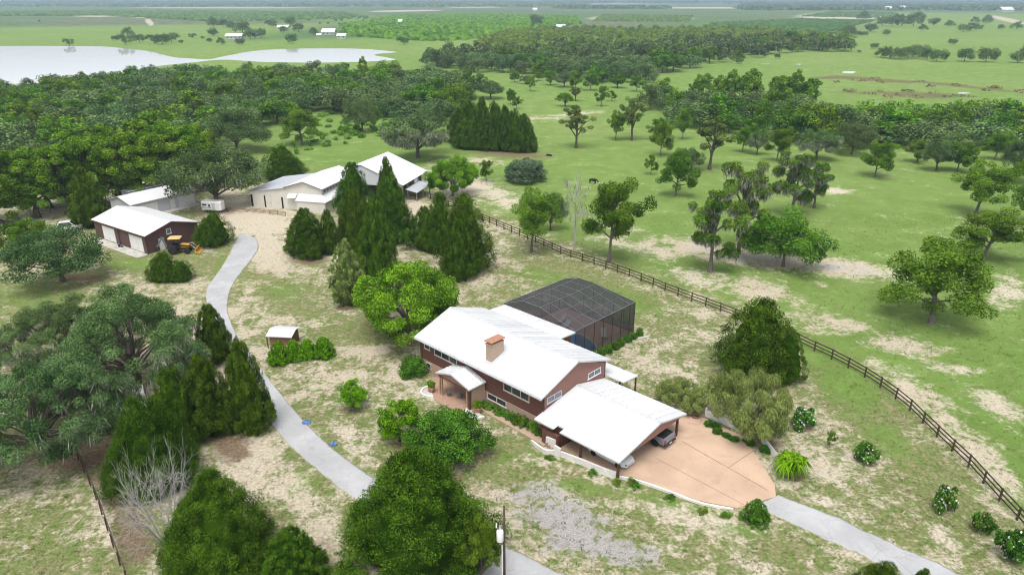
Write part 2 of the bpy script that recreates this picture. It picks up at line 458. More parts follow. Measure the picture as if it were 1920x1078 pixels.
    orch = np.maximum.reduce([
        sm(dist, 780, 900) * sm(PX + (PY - 30) * 6, 640, 800) * (1 - sm(PX, 1250, 1450)),
        sm(dist, 1250, 1450) * (1 - sm(PX, 1450, 1650)),
        sm(dist, 1000, 1060) * (1 - sm(dist, 1900, 2000)) * sm(PX, 1150, 1300) * (1 - sm(PX, 1560, 1700)) * .6,
        sm(dist, 2300, 2800)])
    orch *= 1 - ell([(620, 32, 130, 9, 5, .8)])
    bare = ell([(1200, 35, 110, 5, 0, 1.0), (1580, 31, 100, 7, 0, .95), (760, 21, 70, 1.6, -1, 1.2), (890, 14, 60, 1.2, 0, 1.0), (1330, 15, 200, 1.8, 0, 1.0), (420, 15, 200, 1.3, 0, 1.0), (265, 32, 20, 3, 0, .9), (280, 42, 12, 6, 40, .9), (320, 51, 60, 1.5, 3, .5), (1890, 38, 40, 4, 12, 1.0), (1040, 7, 250, 1.2, 0, .8), (180, 31, 60, 1.6, 0, .8), (1010, 54, 60, 1.4, 0, .6)])
    return sand, lush, litter, grey, marsh, orch, bare, past

def build_ground():
    ys = [-80.0]
    while ys[-1] < 30: ys.append(ys[-1] + 3.0)
    while ys[-1] < 130: ys.append(ys[-1] + 0.55)
    while ys[-1] < 30000: ys.append(ys[-1] * 1.0105)
    ys = np.array(ys); nx = 330
    s = np.linspace(-1, 1, nx)
    Yg, Sg = np.meshgrid(ys, s, indexing='ij')
    Xg = Sg * (np.maximum(Yg, 0) * 0.95 + 70)
    X, Y = Xg.ravel(), Yg.ravel()
    # gentle swells far off, flat round the house
    Z = -np.clip((np.hypot(X, Y) - 2500) / 8000, 0, 1) * 6.0
    sand, lush, litter, grey, marsh, orch, bare, past = ground_fields(X, Y)
    m1 = np.stack([sand, lush, litter, grey], 1)
    m2 = np.stack([marsh, orch, bare, past], 1)
    ny = len(ys)
    i = np.arange(ny - 1)[:, None] * nx + np.arange(nx - 1)[None, :]
    F = np.stack([i, i + 1, i + nx + 1, i + nx], -1).reshape(-1, 4)
    m, t, b = new_mat('ground_grass_sand')
    p = gpos(t)
    a1 = nd(t, 'ShaderNodeAttribute', attribute_name='m1'); a2 = nd(t, 'ShaderNodeAttribute', attribute_name='m2')
    s1 = nd(t, 'ShaderNodeSeparateColor'); t.links.new(a1.outputs['Color'], s1.inputs[0])
    s2 = nd(t, 'ShaderNodeSeparateColor'); t.links.new(a2.outputs['Color'], s2.inputs[0])
    SAND, LUSH, LIT, GREY = s1.outputs[0], s1.outputs[1], s1.outputs[2], a1.outputs['Alpha']
    MAR, ORC, BARE, PAST = s2.outputs[0], s2.outputs[1], s2.outputs[2], a2.outputs['Alpha']
    nbig = noise(t, p, 0.035, 5, 0.6)
    nmid = noise(t, p, 0.22, 7, 0.62, 0.4)
    nmot = noise(t, p, 0.75, 8, 0.68, 0.5)
    nfin = noise(t, p, 3.2, 5, 0.65)
    ntuf = noise(t, p, 9.0, 3, 0.6)
    nfar = noise(t, p, 0.006, 6, 0.6)
    # grass
    nhal = noise(t, p, 1.7, 6, 0.7, 0.3)
    ga = mixc(t, remap(t, nfin, 0.3, 0.7), (0.112, 0.155, 0.042), (0.215, 0.258, 0.092))
    gl = mixc(t, remap(t, nmid, 0.3, 0.7), (0.132, 0.245, 0.040), (0.195, 0.325, 0.072))
    gl = mixc(t, remap(t, nfar, 0.38, 0.68, 0, 0.75), gl, (0.238, 0.325, 0.098))
    gl = mixc(t, remap(t, nhal, 0.45, 0.75, 0, 0.5), gl, (0.262, 0.305, 0.112))
    gl = mixc(t, remap(t, noise(t, p, 0.09, 6, 0.7), 0.42, 0.66, 0, 0.6), gl, (0.135, 0.245, 0.042))
    lf = math_(t, 'ADD', LUSH, math_(t, 'MULTIPLY', math_(t, 'SUBTRACT', nmid, 0.5), 0.9), clamp=True)
    grass = mixc(t, lf, ga, gl)
    # dry thatch, finely mixed with the green
    dryf = math_(t, 'ADD', math_(t, 'ADD', math_(t, 'MULTIPLY', math_(t, 'SUBTRACT', nmot, 0.5), 1.4), math_(t, 'MULTIPLY', math_(t, 'SUBTRACT', nhal, 0.5), 1.5)), math_(t, 'SUBTRACT', 0.66, math_(t, 'MULTIPLY', LUSH, 0.60)))
    dryc = mixc(t, remap(t, nfin, 0.3, 0.7), (0.23, 0.175, 0.105), (0.47, 0.395, 0.265))
    c = mixc(t, remap(t, dryf, 0.25, 0.95, 0, 0.88), grass, dryc)
    # dung-dark and fresh green tufts
    c = mixc(t, remap(t, ntuf, 0.58, 0.72, 0, 0.5), c, (0.095, 0.140, 0.036))
    c = mixc(t, remap(t, math_(t, 'ADD', nhal, math_(t, 'MULTIPLY', PAST, -0.06)), 0.60, 0.72, 0, 0.5), c, (0.115, 0.165, 0.040))
    # bare sand showing through
    sf = math_(t, 'ADD', math_(t, 'MULTIPLY', SAND, 0.66), math_(t, 'ADD', math_(t, 'MULTIPLY', math_(t, 'SUBTRACT', nmot, 0.5), 1.1), math_(t, 'ADD', math_(t, 'MULTIPLY', math_(t, 'SUBTRACT', nmid, 0.5), 1.25), math_(t, 'MULTIPLY', math_(t, 'SUBTRACT', nbig, 0.5), 0.7))))
    sf = math_(t, 'ADD', sf, math_(t, 'ADD', math_(t, 'MULTIPLY', math_(t, 'SUBTRACT', nfin, 0.5), 0.4), math_(t, 'MULTIPLY', math_(t, 'SUBTRACT', nhal, 0.5), 0.75)))
    sandc = mixc(t, remap(t, nfin, 0.25, 0.75), (0.44, 0.372, 0.28), (0.74, 0.665, 0.545))
    sandc = mixc(t, remap(t, nbig, 0.4, 0.65, 0, 0.5), sandc, (0.50, 0.41, 0.30))
    gg = math_(t, 'MULTIPLY', GREY, remap(t, nmid, 0.3, 0.6))
    sandc = mixc(t, remap(t, gg, 0.3, 0.8, 0, 0.9), sandc, mixc(t, remap(t, ntuf, 0.35, 0.6), (0.38, 0.355, 0.36), (0.53, 0.50, 0.50)))
    c = mixc(t, remap(t, sf, 0.20, 0.58, 0, 0.95), c, sandc)
    gs = math_(t, 'ADD', GREY, math_(t, 'MULTIPLY', math_(t, 'SUBTRACT', nmot, 0.5), 1.6))
    c = mixc(t, remap(t, gs, 0.65, 1.0, 0, 0.9), c, mixc(t, remap(t, ntuf, 0.35, 0.62), (0.30, 0.28, 0.275), (0.50, 0.47, 0.475)))
    c = mixc(t, remap(t, math_(t, 'ADD', noise(t, p, 2.2, 7, 0.75), math_(t, 'MULTIPLY', PAST, -0.05)), 0.58, 0.70, 0, 0.55), c, (0.16, 0.125, 0.08))
    # needle litter under trees
    lt = math_(t, 'ADD', LIT, math_(t, 'MULTIPLY', math_(t, 'SUBTRACT', nmot, 0.5), 1.1))
    c = mixc(t, remap(t, lt, 0.38, 0.8, 0, 0.92), c, mixc(t, remap(t, nfin, 0.3, 0.7), (0.13, 0.085, 0.055), (0.27, 0.195, 0.135)))
    # pale droppings and seed heads dotting the pasture
    c = mixc(t, math_(t, 'MULTIPLY', remap(t, noise(t, p, 1.25, 3, 0.5), 0.68, 0.76, 0, 0.6), PAST), c, (0.42, 0.45, 0.27))
    # country far off
    mm = math_(t, 'ADD', MAR, math_(t, 'MULTIPLY', math_(t, 'SUBTRACT', noise(t, p, 0.05, 6, 0.7), 0.5), 1.4))
    c = mixc(t, remap(t, mm, 0.45, 0.8, 0, 0.85), c, (0.15, 0.135, 0.065))
    oc = mixc(t, remap(t, noise(t, p, 0.09, 5, 0.7), 0.35, 0.65), (0.050, 0.115, 0.035), (0.120, 0.225, 0.065))
    oc = mixc(t, remap(t, noise(t, p, 0.0022, 4, 0.6), 0.42, 0.6), oc, mixc(t, remap(t, noise(t, p, 0.05, 5, 0.7), 0.4, 0.62), (0.085, 0.125, 0.055), (0.21, 0.21, 0.13)))
    c = mixc(t, ORC, c, oc)
    c = mixc(t, remap(t, math_(t, 'ADD', BARE, math_(t, 'MULTIPLY', math_(t, 'SUBTRACT', noise(t, p, 0.03, 6, 0.7), 0.5), 0.7)), 0.4, 0.6, 0, 0.95), c, (0.50, 0.44, 0.36))
    t.links.new(c, b.inputs['Base Color'])
    b.inputs['Roughness'].default_value = 0.95
    b.inputs['Specular IOR Level'].default_value = 0.1
    hgt = math_(t, 'ADD', math_(t, 'MULTIPLY', nfin, 0.7), math_(t, 'ADD', math_(t, 'MULTIPLY', ntuf, 0.35), nmot))
    bp = nd(t, 'ShaderNodeBump'); bp.inputs['Strength'].default_value = 0.9; bp.inputs['Distance'].default_value = 0.3
    t.links.new(hgt, bp.inputs['Height']); t.links.new(bp.outputs[0], b.inputs['Normal'])
    me = np_mesh('ground', np.stack([X, Y, Z], 1), F, m, {'m1': m1, 'm2': m2}, smooth=True)
    o = link(bpy.data.objects.new('ground', me))
    tag(o, 'patchy grass and pale sand ground running out to the horizon', kind='structure')
build_ground()

# ------------------------------------------------------------------ drives, pads, water
def cr(pts, n=8):
    """Catmull-Rom through points"""
    P = [pts[0]] + list(pts) + [pts[-1]]
    out = []
    for i in range(1, len(P) - 2):
        for k in range(n):
            t = k / n
            a, b, c, d = P[i - 1], P[i], P[i + 1], P[i + 2]
            out.append(0.5 * ((2 * b) + (c - a) * t + (2 * a - 5 * b + 4 * c - d) * t * t + (3 * b - a - 3 * c + d) * t ** 3))
    out.append(P[-2])
    return out

def concmat(name, c, stain, crack=True, edge=False):
    m, t, b = new_mat(name)
    p = gpos(t)
    n1 = noise(t, p, 0.25, 7, 0.65, 0.3); n2 = noise(t, p, 1.6, 6, 0.7); n3 = noise(t, p, 14, 3)
    cc = mixc(t, remap(t, n1, 0.35, 0.68), tuple(x * 0.86 for x in c), tuple(x * 1.06 for x in c))
    cc = mixc(t, remap(t, n2, 0.55, 0.8, 0, 0.55), cc, stain)
    cc = mixc(t, remap(t, n3, 0.4, 0.8, 0, 0.12), cc, (0.2, 0.2, 0.2))
    if crack:
        v = nd(t, 'ShaderNodeTexVoronoi', feature='DISTANCE_TO_EDGE'); v.inputs['Scale'].default_value = 0.22
        w_ = noise(t, p, 1.2, 4); va = nd(t, 'ShaderNodeVectorMath', operation='ADD')
        t.links.new(p, va.inputs[0]); t.links.new(w_, va.inputs[1]); t.links.new(va.outputs[0], v.inputs['Vector'])
        cc = mixc(t, remap(t, v.outputs['Distance'], 0.0, 0.012, 0.35, 0), cc, (0.2, 0.19, 0.18))
    # tyre-dark bands and blotches
    n5 = noise(t, p, 0.55, 5, 0.6, 0.8)
    cc = mixc(t, remap(t, n5, 0.56, 0.72, 0, 0.4), cc, tuple(x * 0.62 for x in c))
    if edge:
        ea = nd(t, 'ShaderNodeAttribute', attribute_name='edge')
        ef = math_(t, 'ADD', ea.outputs['Fac'], math_(t, 'MULTIPLY', math_(t, 'SUBTRACT', noise(t, p, 1.1, 7, 0.7), 0.5), 0.55))
        sc = mixc(t, remap(t, noise(t, p, 3.0, 5, 0.65), 0.4, 0.6), (0.42, 0.345, 0.25), (0.17, 0.20, 0.08))
        al = nd(t, 'ShaderNodeAttribute', attribute_name='along')
        fr = math_(t, 'FRACT', math_(t, 'DIVIDE', al.outputs['Fac'], 4.6))
        cc = mixc(t, remap(t, fr, 0.0, 0.018, 0.28, 0.0), cc, (0.22, 0.21, 0.20))
        cc = mixc(t, remap(t, ef, 0.90, 1.0, 0, 0.95), cc, sc)
    t.links.new(cc, b.inputs['Base Color'])
    b.inputs['Roughness'].default_value = 0.85
    bp = nd(t, 'ShaderNodeBump'); bp.inputs['Strength'].default_value = 0.25; bp.inputs['Distance'].default_value = 0.03
    t.links.new(n2, bp.inputs['Height']); t.links.new(bp.outputs[0], b.inputs['Normal'])
    return m
M['drive'] = concmat('driveway_concrete', (0.435, 0.438, 0.45), (0.33, 0.33, 0.335), edge=True)
M['pad'] = concmat('terracotta_pad', (0.55, 0.385, 0.275), (0.44, 0.295, 0.205), False)

def sheet(name, pts, z, mat, label, edge=0.12):
    """flat polygon with skirts into the ground"""
    mb = MB()
    top = [(p.x, p.y, z) for p in pts]
    mb.slab(top, (0, 0, -edge))
    o = mb.build(name, mat)
    return tag(o, label, kind='structure')

def ribbon(name, Lp, Rp, z, mat, label):
    A = cr([G(*p) for p in Lp]); B = cr([G(*p) for p in Rp])
    n = 160
    def res(P):
        P = np.array([[q.x, q.y] for q in P]); d = np.r_[0, np.cumsum(np.hypot(*np.diff(P, axis=0).T))]
        s = np.linspace(0, d[-1], n); return np.stack([np.interp(s, d, P[:, 0]), np.interp(s, d, P[:, 1])], 1)
    a, b = res(A), res(B)
    # ragged edges where grass and sand creep over the slab
    w_n = np.convolve(RNG.normal(0, 1, n + 8), np.ones(9) / 3, 'valid')[:, None] * 0.07; w_m = np.convolve(RNG.normal(0, 1, n + 8), np.ones(9) / 3, 'valid')[:, None] * 0.07
    ac = (b - a) / np.linalg.norm(b - a, axis=1, keepdims=True)
    a = a + ac * w_n; b = b + ac * w_m
    k = 14
    V = []; ed = [np.full(n, 1.1)]
    for i in range(k + 1):
        f = i / k
        V.append(np.c_[a * (1 - f) + b * f, np.full(n, z)]); ed.append(np.full(n, abs(2 * f - 1)))
    V = np.concatenate([np.c_[a, np.full(n, z - 0.2)]] + V + [np.c_[b, np.full(n, z - 0.2)]])
    F = []
    for r in range(k + 2):
        for i in range(n - 1):
            F.append((r * n + i, r * n + i + 1, (r + 1) * n + i + 1, (r + 1) * n + i))
    ed.append(np.full(n, 1.1))
    sa = np.r_[0, np.cumsum(np.hypot(*np.diff((a + b) / 2, axis=0).T))]
    me = np_mesh(name, V, F, mat, {'edge': np.concatenate(ed), 'along': np.tile(sa, k + 3)})
    return tag(link(bpy.data.objects.new(name, me)), label, kind='structure')

ribbon('driveway',
       [(452, 437), (441, 452), (426, 485), (405, 515), (386, 548), (394, 592), (421, 640), (456, 690), (490, 740), (505, 790), (542, 835), (600, 885), (655, 928), (740, 985), (830, 1040), (915, 1095), (985, 1140)],
       [(480, 447), (485, 466), (470, 490), (443, 523), (429, 553), (428, 582), (441, 622), (470, 666), (505, 712), (545, 760), (590, 810), (640, 853), (712, 902), (800, 945), (900, 1000), (1010, 1053), (1110, 1105)],
       0.03, M['drive'], 'pale concrete driveway curving past the cedars to the barns')
ribbon('driveway',
       [(1414, 949), (1440, 962), (1550, 1012), (1655, 1062), (1760, 1115), (1900, 1190)],
       [(1460, 928), (1475, 934), (1560, 966), (1680, 1021), (1800, 1076), (1960, 1150)],
       0.03, M['drive'], 'pale concrete driveway leaving the terracotta carport apron')

# lake
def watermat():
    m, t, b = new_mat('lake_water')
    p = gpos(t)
    b.inputs['Base Color'].default_value = (0.70, 0.74, 0.78, 1)  # paler than the water itself: bright reflected sky put into the base colour
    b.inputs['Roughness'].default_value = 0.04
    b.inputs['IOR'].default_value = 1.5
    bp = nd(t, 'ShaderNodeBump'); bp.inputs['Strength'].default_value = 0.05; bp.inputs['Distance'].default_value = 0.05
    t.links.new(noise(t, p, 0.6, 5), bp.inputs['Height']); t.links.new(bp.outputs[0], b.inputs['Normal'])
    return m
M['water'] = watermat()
lk = [(-420, 87), (0, 87), (120, 87), (195, 88), (228, 91), (262, 94), (290, 99), (312, 105), (335, 109), (368, 111), (392, 112), (412, 108), (432, 104), (458, 99), (490, 95), (540, 92.5), (610, 91.5), (680, 92.5), (735, 97), (742, 99), (715, 101), (702, 104), (728, 109), (740, 113), (690, 116), (600, 118), (500, 117), (450, 114), (420, 112.5), (395, 114), (360, 118), (300, 124), (240, 135), (140, 150), (-60, 165), (-420, 170)]
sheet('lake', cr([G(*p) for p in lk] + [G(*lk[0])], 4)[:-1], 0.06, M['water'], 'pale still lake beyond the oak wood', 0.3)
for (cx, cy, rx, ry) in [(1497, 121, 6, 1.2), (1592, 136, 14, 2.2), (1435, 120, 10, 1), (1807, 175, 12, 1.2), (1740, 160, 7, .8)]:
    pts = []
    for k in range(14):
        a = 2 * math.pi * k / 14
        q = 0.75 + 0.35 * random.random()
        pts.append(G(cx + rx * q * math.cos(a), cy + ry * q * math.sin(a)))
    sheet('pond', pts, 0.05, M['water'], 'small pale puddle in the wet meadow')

# ================================================================== BUILDINGS
def gable_roof(parent, x0, x1, y0, yr, y1, ze0, zr, ze1, mat, pw=None, notch=None, th=0.12, fascia=None, name='roof'):
    """ridge along x. deck mesh + (optional) standing-seam panels as pieces"""
    fascia = fascia or M['trim']
    mb = MB()
    def zat(y):
        return ze0 + (zr - ze0) * (y - y0) / (yr - y0) if y <= yr else ze1 + (zr - ze1) * (y1 - y) / (y1 - yr)
    segs = [(x0, x1, y0)] if not notch else [(x0, notch[0], y0), (notch[0], notch[1], notch[2]), (notch[1], x1, y0)]
    deck_d = 0.05 if pw else 0.0
    for (a, b, yy) in segs:
        mb.slab([(a, yy, zat(yy) - deck_d), (b, yy, zat(yy) - deck_d), (b, yr, zr - deck_d), (a, yr, zr - deck_d)], (0, 0, -th))
    mb.slab([(x0, yr, zr - deck_d), (x1, yr, zr - deck_d), (x1, y1, ze1 - deck_d), (x0, y1, ze1 - deck_d)], (0, 0, -th))
    roof = mb.build(name, fascia if pw else mat, parent)
    if pw:
        for side in (0, 1):
            n = max(1, round((x1 - x0) / pw)); wdt = (x1 - x0) / n
            cache = {}
            for i in range(n):
                xa = x0 + i * wdt
                ye = (y0 if side == 0 else y1)
                if side == 0 and notch and notch[0] - 0.2 < xa + wdt / 2 < notch[1] + 0.2:
                    ye = notch[2]
                if ye not in cache:
                    m2 = MB()
                    g = 0.012
                    pa, pb = (ye, zat(ye)), (yr, zr)
                    m2.slab([(g, pa[0], pa[1] - 0.045), (wdt - g, pa[0], pa[1] - 0.045), (wdt - g, pb[0], pb[1] - 0.045), (g, pb[0], pb[1] - 0.045)], (0, 0, 0.045))
                    m2.slab([(g, pa[0], pa[1]), (g + 0.045, pa[0], pa[1]), (g + 0.045, pb[0], pb[1]), (g, pb[0], pb[1])], (0, 0, 0.05))
                    cache[ye] = m2.mesh('roof_panel', mat)
                o = bpy.data.objects.new('roof_panel', cache[ye])
                link(o, roof); o.location = (xa, 0, 0)
        cap = MB()
        cap.slab([(x0, yr - 0.16, zr + 0.02 - 0.16 * (zr - ze0) / (yr - y0)), (x1, yr - 0.16, zr + 0.02 - 0.16 * (zr - ze0) / (yr - y0)), (x1, yr, zr + 0.055), (x0, yr, zr + 0.055)], (0, 0, 0.02))
        cap.slab([(x0, yr, zr + 0.055), (x1, yr, zr + 0.055), (x1, yr + 0.16, zr + 0.02 - 0.16 * (zr - ze1) / (y1 - yr)), (x0, yr + 0.16, zr + 0.02 - 0.16 * (zr - ze1) / (y1 - yr))], (0, 0, 0.02))
        cap.build('ridge_cap', M['trim'], roof)
    return roof

def window(parent, plane, a0, a1, z0, z1, at, out, n=1, frame=None, glass=None, fw=0.08):
    """window on a wall. plane 'y': wall at y=at, a runs along x; plane 'x': wall at x=at, a along y. out = outward sign"""
    frame = frame or M['frame']; glass = glass or M['glass']
    def bx(mb, p0, p1, q0, q1, d0, d1):
        lo, hi = sorted((at + out * d0, at + out * d1))
        if plane == 'y': mb.box(p0, p1, lo, hi, q0, q1)
        else: mb.box(lo, hi, p0, p1, q0, q1)
    f = MB()
    bx(f, a0, a1, z0, z0 + fw, -0.05, 0.06); bx(f, a0, a1, z1 - fw, z1, -0.05, 0.06)
    wd = (a1 - a0) / n
    for i in range(n + 1):
        x = a0 + i * wd
        lo = x if i == 0 else (x - fw if i == n else x - fw / 2)
        bx(f, lo, lo + fw, z0 + fw, z1 - fw, -0.05, 0.06)
    wo_ = f.build('window', frame, parent)
    for i in range(n):
        g = MB()
        lo = a0 + i * wd + (fw if i == 0 else fw / 2); hi = a0 + (i + 1) * wd - (fw if i == n - 1 else fw / 2)
        bx(g, lo, hi, z0 + fw, z1 - fw, -0.04, 0.025)
        g.build('pane', glass, wo_)
    s = MB()
    bx(s, a0 - 0.05, a1 + 0.05, z0 - 0.05, z0, -0.05, 0.10)
    s.build('sill', frame, wo_)
    return wo_

def door(parent, plane, a0, a1, z0, z1, at, out, mat, sections=1, handle=True, name='door'):
    def bx(mb, p0, p1, q0, q1, d0, d1):
        lo, hi = sorted((at + out * d0, at + out * d1))
        if plane == 'y': mb.box(p0, p1, lo, hi, q0, q1)
        else: mb.box(lo, hi, p0, p1, q0, q1)
    f = MB(); fw = 0.09
    bx(f, a0 - fw, a0, z0, z1 + fw, -0.05, 0.05); bx(f, a1, a1 + fw, z0, z1 + fw, -0.05, 0.05); bx(f, a0, a1, z1, z1 + fw, -0.05, 0.05)
    d = f.build(name, M['trim'], parent)
    h = (z1 - z0) / sections
    for i in range(sections):
        g = MB(); bx(g, a0, a1, z0 + i * h + 0.012, z0 + (i + 1) * h - 0.012, -0.05, 0.02)
        g.build('door_panel', mat, d)
    if handle:
        g = MB(); bx(g, (a0 + a1) / 2 - 0.12 if sections > 1 else a1 - 0.16, (a0 + a1) / 2 + 0.12 if sections > 1 else a1 - 0.08, z0 + (0.5 if sections > 1 else 1.0), z0 + (0.56 if sections > 1 else 1.08), 0.02, 0.08)
        g.build('handle', M['black_metal'], d)
    return d

# ------------------------------------------------------------------ the house
HA = (-11.365, 74.983); HANG = R(-44.218)
hc, hsn = math.cos(HANG), math.sin(HANG)
def HW(u, v, z=0.0):
    return Vector((HA[0] + u * hc - v * hsn, HA[1] + u * hsn + v * hc, z))
house = thing('house', 'long brown house with white metal roof and brick chimney, stone base course', 'house', (*HA, 0), HANG)
E_, RZ = 4.45, 6.45
gable_roof(house, 0, 19.95, 0, 5.6, 11.45, E_, RZ, E_, M['roof'], 0.9)
# walls: one hollow-looking body per face so that eaves throw real shade
w_ = MB()
w_.box(0.4, 19.6, 0.72, 0.9, 1.5, 4.5)
w_.box(0.4, 19.6, 10.6, 10.8, 0, 4.3)
w_.build('wall', M['siding'], house)
for x in (0.4, 19.42):
    g = MB(); g.slab([(x, 0.9, 0), (x, 10.6, 0), (x, 10.6, 4.32), (x, 5.6, 6.18), (x, 0.9, 4.42)], (0.18, 0, 0))
    g.build('gable_wall', M['lit_gable_siding'], house)
MB().box(0.36, 19.64, 0.66, 0.9, 0, 1.5).build('stone_base', M['brick'], house)
MB().box(0.42, 19.58, 0.9, 10.6, -0.05, 0.1).build('foundation', M['conc'], house)
cb = MB()
cb.beam((19.62, 0.70, 1.5), (19.62, 0.70, 4.45), 0.12); cb.beam((0.38, 0.70, 1.5), (0.38, 0.70, 4.45), 0.12)
cb.build('corner_board', M['siding'], house)
gt = MB(); gt.beam((0, -0.06, E_ - 0.16), (19.95, -0.06, E_ - 0.16), 0.12, 0.13); gt.build('gutter', M['trim'], house)
gd = MB(); gd.tube([(19.7, -0.02, 4.25), (19.72, 0.6, 3.9), (19.72, 0.6, 0.3)], 0.05, 6); gd.tube([(0.25, -0.02, 4.25), (0.28, 0.6, 3.9), (0.28, 0.6, 0.1)], 0.05, 6)
gd.build('downpipe', M['post'], house)
window(house, 'y', 2.7, 6.6, 2.85, 3.75, 0.72, -1, 3)
window(house, 'y', 0.9, 1.9, 3.05, 3.7, 0.72, -1, 1)
window(house, 'y', 13.95, 17.65, 2.75, 3.8, 0.72, -1, 3)
window(house, 'y', 11.55, 14.4, 0.75, 1.5, 0.66, -1, 2)
window(house, 'y', 1.15, 2.05, 0.65, 1.35, 0.66, -1, 1)
window(house, 'x', 7.7, 9.9, 3.35, 4.05, 19.6, 1, 2, M['white'], M['glass_blue'])
window(house, 'x', 1.15, 3.4, 3.2, 3.9, 19.6, 1, 2, M['trim'], M['glass_blue'])
door(house, 'y', 8.2, 9.2, 0.25, 2.3, 0.70, -1, M['post'])
# chimney on the front slope
ch = MB(); ch.box(10.8, 11.65, 1.2, 3.05, 4.6, 6.8); ch.box(10.75, 11.70, 1.15, 3.10, 6.8, 6.95)
chim = ch.build('chimney', M['chim_brick'], house)
c2 = MB()
for (x, y) in ((10.88, 1.28), (11.47, 1.28), (10.88, 2.88), (11.47, 2.88)):
    c2.box(x, x + 0.1, y, y + 0.1, 6.95, 7.2)
c2.box(10.66, 11.79, 1.06, 3.19, 7.2, 7.28); c2.build('chimney_cap', M['terra'], chim)
fl = MB(); fl.slab([(10.6, 1.0, 4.45 + 1.0 * .357 + .03), (11.9, 1.0, 4.45 + 1.0 * .357 + .03), (11.9, 3.3, 4.45 + 3.3 * .357 + .03), (10.6, 3.3, 4.45 + 3.3 * .357 + .03)], (0, 0, 0.02))
fl.build('flashing', M['trim'], chim)
# rear extension under a low roof
ex = MB(); ex.box(1.0, 12.3, 10.8, 13.7, 0, 4.1); ex.build('rear_wall', M['siding'], house)
rx = MB(); rx.slab([(0.8, 11.45, 4.44), (12.55, 11.45, 4.44), (12.55, 14.2, 4.30), (0.8, 14.2, 4.30)], (0, 0, -0.14))
rr = rx.build('extension_roof', M['trim'], house)
for i in range(13):
    xa = 0.8 + i * 11.75 / 13
    p = MB(); p.slab([(xa + .012, 11.47, 4.445), (xa + .892, 11.47, 4.445), (xa + .892, 14.25, 4.305), (xa + .012, 14.25, 4.305)], (0, 0, 0.03))
    p.slab([(xa + .012, 11.47, 4.475), (xa + .06, 11.47, 4.475), (xa + .06, 14.25, 4.335), (xa + .012, 14.25, 4.335)], (0, 0, 0.04))
    p.build('roof_panel', M['roof'], rr)
# small roof at the back corner
sr = MB(); sr.slab([(17.8, 10.83, 2.75), (22.1, 10.83, 2.75), (22.1, 13.5, 2.5), (17.8, 13.5, 2.5)], (0, 0, -0.14)); sr.build('corner_roof', M['roof'], house)
sw = MB()
for (x, y) in ((21.95, 13.3), (19.9, 13.3), (21.95, 10.8)):
    sw.box(x - .07, x + .07, y - .07, y + .07, 0, 2.42)
sw.build('corner_post', M['post'], house)

# porch: gable roof with the ridge running out from the wall
por = MB()
PX0, PXR, PX1, PY0, PY1 = 6.0, 8.5, 11.4, -1.95, 0.62
pr = thing('entrance_porch', 'small gabled porch with pale metal roof over the brick patio', 'porch', (*HA, 0), HANG)
deck = MB()
deck.slab([(PX0, PY0, 2.78), (PXR, PY0, 3.5), (PXR, PY1, 3.5), (PX0, PY1, 2.78)], (0, 0, -0.12))
deck.slab([(PXR, PY0, 3.5), (PX1, PY0, 2.72), (PX1, PY1, 2.72), (PXR, PY1, 3.5)], (0, 0, -0.12))
pdk = deck.build('porch_roof', M['trim'], pr)
for (xa, za, xb, zb) in ((PX0, 2.78, PXR, 3.5), (PX1, 2.72, PXR, 3.5)):
    n = 5
    for i in range(n):
        ya = PY0 + (PY1 - PY0) * i / n + .012; yb = PY0 + (PY1 - PY0) * (i + 1) / n - .012
        p = MB(); p.slab([(xa, ya, za + .004), (xb, ya, zb + .004), (xb, yb, zb + .004), (xa, yb, za + .004)], (0, 0, 0.03))
        p.slab([(xa, ya, za + .034), (xb, ya, zb + .034), (xb, ya + .05, zb + .034), (xa, ya + .05, za + .034)], (0, 0, 0.05))
        p.build('roof_panel', M['roof'], pdk)
gb = MB(); gb.slab([(PX0 + .25, PY0 + .12, 2.66), (PX1 - .25, PY0 + .12, 2.60), (PXR, PY0 + .12, 3.36)], (0, 0.08, 0)); gb.build('gable_board', M['lit_gable_siding'], pr)
bm_ = MB(); bm_.beam((PX0 + .2, PY0 + .3, 2.5), (PX1 - .2, PY0 + .3, 2.5), .18, .24); bm_.beam((PX1 - .3, PY0 + .3, 2.5), (PX1 - .3, PY1, 2.5), .14, .2); bm_.beam((PX0 + .3, PY0 + .3, 2.5), (PX0 + .3, PY1, 2.5), .14, .2)
bm_.build('beam', M['siding'], pr)
for (x, y, m) in ((6.3, -1.6, M['wood']), (6.62, -1.6, M['wood']), (10.75, -1.6, M['wood']), (11.1, -1.6, M['post'])):
    box('post', m, pr, x - .09, x + .09, y - .09, y + .09, 0.0, 2.4)
gw = MB(); gw.box(11.05, 11.2, -1.3, .6, 0.05, 2.4); gw.build('side_wall', M['brick'], pr)
# patio, walk, planters
def hpoly(pts, z=0.0): return [HW(u, v, z) for u, v in pts]
def hsheet(name, pts, z, mat, label, edge=0.15):
    o = thing_mesh = MB().slab([(u, v, z) for u, v in pts], (0, 0, -edge)).build(name, mat)
    o.location = (*HA, 0); o.rotation_euler = (0, 0, HANG)
    return tag(o, label, kind='structure')
hsheet('patio', [(3.0, .6), (2.6, -.7), (4.3, -1.4), (6.0, -2.6), (7.7, -2.9), (10.9, -2.7), (11.4, -1.5), (11.5, -.2), (11.5, .6)], 0.05, M['paver'], 'red brick patio before the porch')
wk = [(11.3, -.55), (13.0, -.75), (15.5, -.8), (18.0, -.85), (20.3, -.95), (21.2, -1.0), (21.2, .1), (19.9, .15), (18.0, .02), (15.5, -.02), (13.0, .0), (11.52, .0)]
hsheet('footpath', wk, 0.06, M['walk'], 'pale brick footpath along the front hedge')
